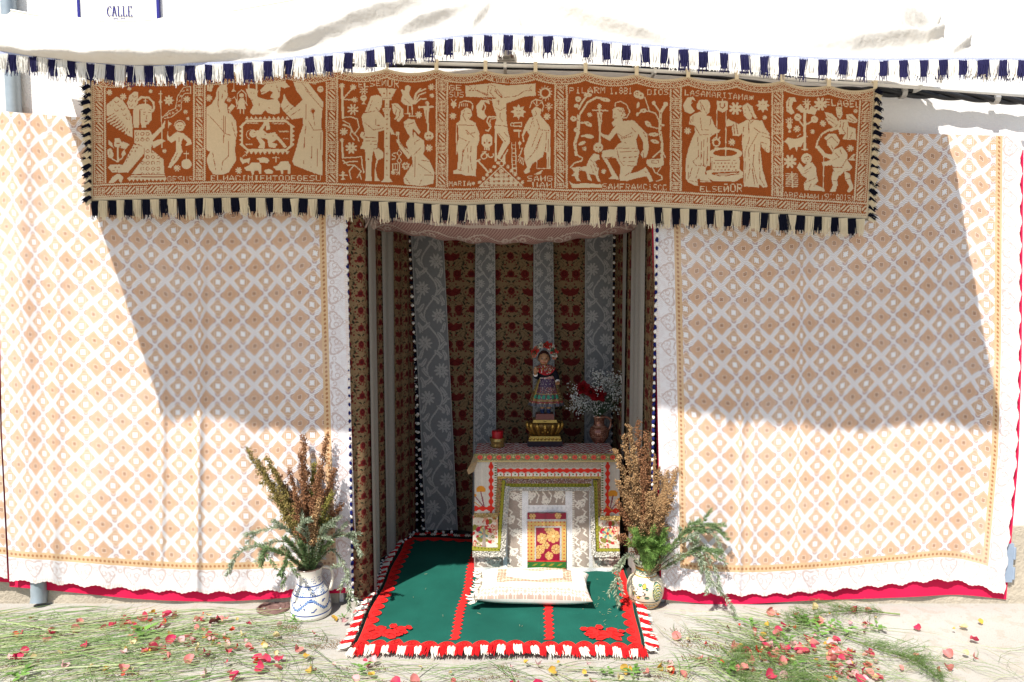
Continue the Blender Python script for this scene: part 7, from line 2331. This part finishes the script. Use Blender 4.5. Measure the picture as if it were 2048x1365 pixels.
# lustre jug with roses and baby's breath
b0 = GP(1198, 884, AT + .006); kp = (b0[1] - CAM[1]) / FPX
cj = thing('lustre_jug', 'small copper lustre jug holding roses on the altar top', 'jug', (float(b0[0]), float(b0[1]), AT + .006))


def paint3(T, Z, V):
    c = np.tile(np.array((.22, .075, .045)), T.shape + (1,))
    n_ = np.sin(T * 16 + 4 * np.sin(Z / kp * .35)) * np.sin(Z / kp * .8 + 2 * np.sin(T * 9))
    c[n_ > .25] = (.52, .27, .17)
    for z_ in (13, 33, 52): c[np.abs(Z / kp - z_) < 1] = (.5, .26, .16)
    return c


M['lustre'] = painted('copper_lustre', .22, .5, bmp=0, metal=.35, var=.2)
pot(cj, [(.0, .0005), (12 * kp, .0005), (13 * kp, 2 * kp), (18 * kp, 10 * kp), (20 * kp, 20 * kp), (17 * kp, 29 * kp), (11 * kp, 35 * kp), (10 * kp, 42 * kp), (11 * kp, 54 * kp), (10 * kp, 54 * kp), (7 * kp, 42 * kp)], 60, paint3, None, 'body', 'lustre', 50)
P = bez(ORG[cj.name] + (9 * kp, 0, 51 * kp), ORG[cj.name] + (34 * kp, .0, 50 * kp), ORG[cj.name] + (18 * kp, 0, 22 * kp), 12)
mb = MB(); mb.tube(P, 2.4 * kp, 8); mb.build('handle', plain('lustre_handle', (.36, .16, .10), .25, .5, metal=.4), cj, smooth=True)
mouth = ORG[cj.name] + (0, 0, 52 * kp)
RD = [rose_mesh('red_rose_bloom', (.22, .002, .006), 30 + i, 1.0, 26) for i in range(3)]
for k, (x, y, s_, lab) in enumerate(((1166, 776, 15, 'dark red rose at the left of the altar bouquet'), (1182, 784, 12, 'small dark red rose between two others in the altar bouquet'), (1198, 788, 17, 'large dark red rose at the right of the altar bouquet'))):
    p = UP(x, y, mouth[1] - .07)
    rt = thing('red_rose', lab, 'rose', tuple(mouth), 'roses in the lustre jug')
    mb = MB(); mb.tube(bez(mouth, mouth + (p - mouth) * .5 + (0, 0, .03), p, 8), .002, 5); mb.build('stem', plain('rose_stem', (.04, .09, .03), .6, .3) if k == 0 else bpy.data.materials['rose_stem'], rt)
    inst('bloom', RD[k], p, rt, (1.15, random.uniform(-.3, .3), random.uniform(-.3, .3)), (s_ * kp,) * 3)
bb = thing('gypsophila_spray', "cloud of tiny white baby's breath flowers around the roses", 'flowers', tuple(mouth))
tb = TB(); ts = TB()
for k in range(120):
    gx, gy, sx_, sy_2 = ((1238, 778, 17, 14), (1160, 812, 14, 9), (1215, 762, 16, 8), (1188, 808, 18, 10), (1150, 782, 9, 9), (1246, 800, 9, 10))[int(RNG.choice(6, p=[.3, .18, .2, .16, .06, .1]))]
    x = RNG.normal(gx, sx_); y = RNG.normal(gy, sy_2)
    p = UP(x, y, mouth[1] + RNG.normal(-.01, .045))
    V, F = tri_tube(bez(mouth, mouth + (p - mouth) * .5 + (0, 0, .02), p, 6), .0006); ts.add(V, F, (.05, .10, .04))
    m_ = 13
    q_ = p + RNG.normal(0, .015, (m_, 3))
    for z in q_[:6]:
        V, F = tri_tube(np.array([p, z]), .0004); ts.add(V, F, (.06, .11, .05))
    V, F = seeds(q_, RNG.uniform(.0026, .0056, m_)); tb.V.append(V); tb.F.append(F + tb.n); tb.n += len(V); tb.C.append(np.tile(np.array((.84, .84, .80)), (len(F), 1)))
o_ = ts.build('stems', M['leaf'], bb); o_ = tb.build('blossoms', M['petal'], bb); o_['kind'] = 'stuff'

# ================================================================ STREWN GROUND
def in_open(x, y):
    """not on the rug or inside the wall"""
    return ~((x > RX0 - .06) & (x < RX1 + .08) & (y > RY0 - .06)) & (y < -.06)


def blades(n, sampler, L0, L1, w, ang, angs, cols, zmax, curl):
    V = []; F = []; C = []
    P0 = sampler(n)
    k = 5
    L = RNG.uniform(L0, L1, n); a = RNG.normal(ang, angs, n); cu = RNG.normal(0, curl, n)
    z0 = RNG.random(n) * zmax; z1 = RNG.random(n) * zmax; hump = RNG.random(n) * zmax * .8
    ww = w * RNG.uniform(.5, 1.3, n)
    t = np.linspace(-.5, .5, k + 1)
    pts = np.zeros((n, k + 1, 3)); ta = a[:, None] + cu[:, None] * t[None]
    pts[..., 0] = P0[:, 0, None] + L[:, None] * t * np.cos(ta); pts[..., 1] = P0[:, 1, None] + L[:, None] * t * np.sin(ta)
    pts[..., 2] = .004 + z0[:, None] + (z1 - z0)[:, None] * (t + .5) + hump[:, None] * (1 - 4 * t ** 2)
    ok = in_open(pts[..., 0], pts[..., 1]).all(1)
    pts = pts[ok]; ww = ww[ok]; ta = ta[ok]; n = len(pts)
    nrm = np.stack([-np.sin(ta), np.cos(ta), 0 * ta], -1)
    tap = (1 - (2 * np.abs(t)) ** 3 * .7)[None, :, None] * ww[:, None, None]
    A = pts - nrm * tap; B = pts + nrm * tap; T_ = pts + (0, 0, 1) * tap
    V = np.stack([A, T_, B], 2).reshape(-1, 3)
    base = (np.arange(n) * (k + 1) * 3)[:, None, None]
    f = []
    for i in range(k):
        o_ = i * 3
        f += [(o_, o_ + 1, o_ + 4), (o_, o_ + 4, o_ + 3), (o_ + 1, o_ + 2, o_ + 5), (o_ + 1, o_ + 5, o_ + 4)]
    F = (np.array(f)[None] + base).reshape(-1, 3)
    ci = RNG.integers(0, len(cols), n); c = np.array(cols)[ci] * RNG.uniform(.75, 1.25, (n, 1))
    return V, F, np.repeat(c, len(f), axis=0)


def samp(boxes):
    wts = np.array([b[4] for b in boxes], float); wts /= wts.sum()
    def f(n):
        i = RNG.choice(len(boxes), n, p=wts); b = np.array([q_[:4] for q_ in boxes], float)[i]
        return GP(b[:, 0] + (b[:, 2] - b[:, 0]) * RNG.random(n), b[:, 1] + (b[:, 3] - b[:, 1]) * RNG.random(n))
    return f


GC = [(.15, .24, .07), (.27, .34, .14), (.12, .18, .06), (.36, .40, .22), (.28, .28, .13), (.13, .22, .07), (.17, .27, .08)]
tb = TB()
for n, bx_2, L0, L1, w, an, ans, cu in (
        (55, [(-120, 1235, 330, 1400, 3), (60, 1225, 700, 1400, 2.2)], .3, .8, .0030, .28, .25, .35),
        (60, [(1320, 1235, 1700, 1420, 2), (640, 1322, 1330, 1440, 1)], .2, .6, .0028, -.4, .5, .5),
        (370, [(-120, 1235, 330, 1330, 3), (60, 1225, 560, 1300, 2.2), (-150, 1280, 420, 1420, 2.2)], .25, .75, .0015, .30, .22, .35),
        (190, [(330, 1255, 700, 1330, 1.6), (0, 1300, 700, 1480, 2)], .20, .60, .0014, .02, .35, .4),
        (200, [(150, 1230, 700, 1420, 1), (-150, 1240, 300, 1420, 1)], .1, .35, .0014, 0, 1.2, .8),
        (190, [(640, 1322, 1330, 1440, 1)], .15, .5, .0014, -.1, .4, .5),
        (380, [(1320, 1235, 1560, 1420, 2), (1500, 1260, 1760, 1420, 2)], .15, .55, .0014, -.45, .5, .5),
        (60, [(1750, 1300, 2050, 1420, 1)], .1, .4, .001, -.2, .7, .9)):
    V, F, C = blades(n, samp(bx_2), L0, L1, w, an, ans, GC, .022, cu)
    C = C * np.clip(RNG.normal(1, .12), .7, 1.3)
    tb.V.append(V); tb.F.append(F + tb.n); tb.n += len(V); tb.C.append(C)
o_ = tb.build('strewn_rushes', M['leaf']); tag(o_, 'thin green rushes strewn over the paving', 'rushes', kind='stuff')
# bits of straw dropped on the rug
tb = TB()
for k in range(46):
    p = GP(RNG.normal(1215, 28) if k < 34 else RNG.uniform(800, 1240), RNG.normal(1225, 20) if k < 34 else RNG.uniform(1150, 1270)); a = RNG.uniform(0, 6.3); L_ = RNG.uniform(.006, .022)
    if p[0] > RX1 - .08: continue
    z_ = float(rugz(p[0], p[1])) + .004
    V, F = tri_tube(np.array([(p[0], p[1], z_), (p[0] + L_ * math.cos(a), p[1] + L_ * math.sin(a), z_ + .002)]), .0009); tb.add(V, F, (.45, .42, .25))
o_ = tb.build('straw_crumbs', M['leaf']); tag(o_, 'crumbs of pale straw scattered on the green rug', 'straw', kind='stuff')
# brown rush seed heads
tb = TB()
ctr = np.concatenate([samp([(0, 1240, 330, 1380, 2), (520, 1255, 690, 1300, 1.2)])(34), samp([(660, 1330, 1320, 1420, 1)])(26), samp([(1320, 1260, 1600, 1400, 1)])(26)])
ctr = ctr[in_open(ctr[:, 0], ctr[:, 1])]
q_ = (ctr[:, None, :] + RNG.normal(0, 1, (len(ctr), 40, 3)) * (.022, .012, .005)).reshape(-1, 3); q_[:, 2] = np.abs(q_[:, 2]) + .006
q_ = q_[in_open(q_[:, 0], q_[:, 1])]
V, F = seeds(q_, RNG.uniform(.0012, .0028, len(q_))); tb.add(V, F, (.20, .115, .045)); 
o_ = tb.build('rush_seed_heads', M['seedhead']); tag(o_, 'brown seed heads lying among the strewn rushes', 'seed heads', kind='stuff')


# fennel fronds
def fennel(pts, n, spread, label, ln_=.05):
    P = np.array([GP(x, y, z) for x, y, z in pts]); u = np.linspace(0, 1, len(P)); t = np.linspace(0, 1, 24)
    P = np.stack([smooth_interp(t, list(zip(u, P[:, k]))) for k in range(3)], -1)
    tb = TB(); V, F = tri_tube(P, np.linspace(.004, .0015, 24)); tb.add(V, F, (.22, .30, .09))
    for k in range(n):
        i = int(RNG.uniform(3, 23)); w_ = spread * math.sin(PI * (i / 23) ** .8) + .01
        d = P[min(23, i + 1)] - P[i - 1]; d /= np.linalg.norm(d)
        s_ = np.array([-d[1], d[0], 0]) * RNG.normal(0, 1)
        e_ = P[i] + d * w_ * RNG.uniform(.3, 1.2) + s_ * w_ * .8 + (0, 0, RNG.uniform(0, .03)); e_[2] = max(e_[2], .006)
        Q = bez(P[i], P[i] + (e_ - P[i]) * .5 + (0, 0, .012), e_, 6)
        V, F = tri_tube(Q, .0006); tb.add(V, F, np.array((.12, .19, .05)) * RNG.uniform(.7, 1.4))
        needles(tb, Q, 16, .022, .0006, (.07, .14, .03), (.22, .32, .10), .2)
    for v in tb.V: v[:, 2] = np.maximum(v[:, 2], .003); v[:, 1] = np.minimum(v[:, 1], -.05)
    o_ = tb.build('fennel_frond', M['leaf']); tag(o_, label, 'fennel', 'fennel fronds on the ground')


fennel([(1800, 1229, .012), (1720, 1222, .015), (1650, 1226, .02), (1570, 1240, .02)], 130, .10, 'feathery fennel frond whose thick stalk points right, nearest the right wall')
fennel([(1690, 1275, .012), (1760, 1300, .015), (1830, 1322, .02), (1885, 1365, .02)], 150, .085, 'feathery fennel frond trailing out over bare paving at the right')
fennel([(1640, 1235, .02), (1580, 1255, .02), (1520, 1290, .02), (1480, 1310, .02)], 120, .10, 'feathery fennel frond in the middle of the right flower heap')
fennel([(1500, 1270, .02), (1540, 1320, .02), (1600, 1360, .02), (1650, 1390, .02)], 140, .10, 'feathery fennel frond under the pink petals of the right heap')
fennel([(1440, 1290, .02), (1475, 1330, .02), (1500, 1385, .02)], 100, .08, 'feathery fennel frond at the left side of the right flower heap')


# broad leaf sprigs
def leaf_quad(tb, p, d, L, w, c):
    d = np.array(d, float); d /= np.linalg.norm(d); s_ = np.cross(d, (0, 0, 1.)); s_ /= np.linalg.norm(s_) + 1e-9
    up = np.cross(s_, d)
    V = np.array([p, p + d * L * .35 + s_ * w + up * L * .06, p + d * L * .7 + s_ * w * .7 + up * L * .04, p + d * L, p + d * L * .7 - s_ * w * .7 + up * L * .04, p + d * L * .35 - s_ * w + up * L * .06, p + d * L * .5 - up * L * .03])
    tb.add(V, np.array([(0, 1, 6), (1, 2, 6), (2, 3, 6), (3, 4, 6), (4, 5, 6), (5, 0, 6)]), c)


LS = []
for s_ in range(4):
    tb = TB()
    for k in range(9):
        a = k * 2.2 + RNG.normal(0, .3); r0 = .006 * k
        leaf_quad(tb, np.array((r0 * .4 * math.cos(a), r0 * .4 * math.sin(a), .010 + .003 * k)), (math.cos(a), math.sin(a), RNG.uniform(-.1, .35)), RNG.uniform(.025, .045), RNG.uniform(.007, .012), np.array((.13, .26, .05)) * RNG.uniform(.7, 1.4))
    LS.append(tb.mesh('leafy_sprig', M['leaf']))
for k, (x, y, s_, lab) in enumerate(((288, 1275, 1.25, 'leafy green sprig among yellow petals on the left ground'), (588, 1247, .7, 'small leafy green bit just in front of the blue jug'), (685, 1237, .5, 'tiny leafy green bit between the blue jug and the rug'), (722, 1345, .9, 'leafy green sprig below the left corner of the rug'), (40, 1362, 1.2, 'leafy green sprig at the lower left corner of the picture'), (1660, 1262, 1.0, None), (1690, 1268, 1.1, None), (1640, 1275, 1.0, None), (1620, 1252, 1.1, None), (1560, 1300, 1.0, None), (1575, 1285, .9, None), (1590, 1335, .8, None), (1600, 1248, 1.0, None), (1455, 1345, 1.1, None), (1500, 1255, 1.0, None), (1755, 1262, .9, 'pale green leafy sprig at the right end of the flower heap'), (1265, 1352, .9, None), (1215, 1350, .7, None))):
    p = GP(x, y, .004)
    o_ = inst('leafy_sprig', LS[k % 4], p, None, (0, 0, random.uniform(0, 6)), (s_,) * 3)
    tag(o_, lab or 'leafy green sprig mixed into the flowers strewn right of the rug', 'leaf sprig', 'leafy sprigs strewn at the right' if not lab else 'leafy sprigs on the ground')


# rose petals
def petal_mesh(name, col, seed):
    rr = np.random.default_rng(seed)
    u, v = np.meshgrid(np.linspace(-1, 1, 5), np.linspace(0, 1, 5))
    w = np.sin(PI * np.clip(v * .78 + .14, 0, 1)) ** .7
    cup = rr.uniform(.25, .95)
    V = np.stack([u * w * .5, (v - .5), cup * (u * w) ** 2 * .7 + cup * .6 * (v - .5) ** 2 + rr.normal(0, .05, u.shape)], -1).reshape(-1, 3)
    V[:, 2] -= V[:, 2].min() - .01
    c = np.array(col) * (.8 + .35 * v[:-1, :-1].reshape(-1, 1)) + (np.array((.12, .10, .04)) * (1 - v[:-1, :-1].reshape(-1, 1)) * .6)
    return make_mesh(name, V, gridF(4, 4), M['petal'], col=np.clip(c, 0, .85), smooth=True)


PC = {'crimson': (.52, .010, .085), 'salmon': (.68, .20, .20), 'pale pink': (.74, .42, .44), 'yellow': (.66, .38, .05), 'cream': (.72, .58, .30), 'red': (.55, .012, .012), 'dark purple': (.10, .006, .025)}
PM = {k: [petal_mesh('petal_' + k.replace(' ', '_'), c, 300 + 7 * i + j) for j in range(4)] for i, (k, c) in enumerate(PC.items())}


def petals(n, boxes, where, weights):
    p = samp(boxes)(n * 2); p = p[in_open(p[:, 0], p[:, 1])][:n]
    ks = list(PC); w_ = np.array([weights.get(k, 0) for k in ks], float); w_ /= w_.sum()
    for q_ in p:
        k = ks[RNG.choice(len(ks), p=w_)]
        s_ = RNG.uniform(.014, .040) * (1.15 if k in ('salmon', 'crimson') else .9)
        o_ = inst('rose_petal', random.choice(PM[k]), q_ + (0, 0, .010 + RNG.random() * .016), None, (RNG.normal(0, .6), RNG.normal(0, .6), RNG.uniform(0, 6.28)), (s_, s_, s_ * 1.1))
        tag(o_, f'loose {k} petal lying {where}', 'petal', f'{k} petals {where}')


wl_ = {'crimson': 2.8, 'salmon': 2.6, 'pale pink': 3, 'yellow': 1.9, 'cream': 1.4, 'red': 1.3, 'dark purple': .7}
petals(135, [(0, 1240, 260, 1360, 1.0), (230, 1235, 460, 1320, 2.3), (400, 1240, 690, 1365, 1.2), (280, 1280, 560, 1330, 1.2)], 'on the paving left of the rug', wl_)
petals(30, [(640, 1330, 1320, 1385, 1)], 'in front of the rug', {'yellow': 2, 'crimson': 1, 'salmon': 1.5, 'cream': 1, 'pale pink': 1})
petals(165, [(1400, 1215, 1760, 1280, 1.1), (1520, 1290, 1680, 1335, 3.0), (1460, 1260, 1720, 1370, 2.2), (1640, 1310, 1760, 1370, 1.6), (1330, 1270, 1500, 1365, .9)], 'on the paving right of the rug', {'crimson': 2.4, 'salmon': 4, 'pale pink': 3, 'yellow': 1.8, 'cream': 1.0, 'red': 1.2, 'dark purple': .4})
petals(12, [(1760, 1220, 1960, 1350, 1)], 'on bare paving at the far right', {'salmon': 3, 'yellow': 1, 'crimson': 1, 'cream': 1})
# whole blooms lying about
for (x, y, c_, s_, lab) in ((252, 1247, (.62, .05, .05), .021, 'whole red rose bloom lying on the rushes at the left'), (166, 1290, (.16, .012, .09), .017, 'purple bloom lying on the rushes at the left'), (330, 1318, (.55, .02, .12), .014, 'crinkled magenta bloom lying left of the rug'), (1614, 1292, (.50, .006, .03), .016, 'deep red rose bloom on the right flower heap'), (1700, 1347, (.55, .008, .06), .020, 'bright crimson rose bloom at the front of the right heap'), (1666, 1334, (.64, .15, .11), .022, 'salmon rose bloom at the front of the right heap'), (1735, 1328, (.66, .20, .15), .020, 'pale salmon rose bloom at the right side of the heap'), (1534, 1298, (.70, .30, .30), .019, 'pink rose bloom on the left side of the right heap'), (1545, 1345, (.62, .10, .08), .020, 'coral rose bloom at the lower left of the right heap'), (1420, 1317, (.62, .34, .05), .015, 'yellow bloom lying between the rug and the right heap'), (1700, 1312, (.64, .12, .22), .019, 'magenta pink rose bloom in the middle of the right heap'), (1730, 1246, (.55, .03, .06), .016, 'red rose bloom at the upper right of the right heap')):
    rm = rose_mesh('rose_bloom', c_, int(x), 1.0, 16)
    o_ = inst('rose_bloom', rm, GP(x, y, .014), None, (RNG.normal(0, .5) + .3, RNG.normal(0, .5), RNG.uniform(0, 6)), (s_,) * 3)
    tag(o_, lab, 'rose', 'whole blooms on the ground')
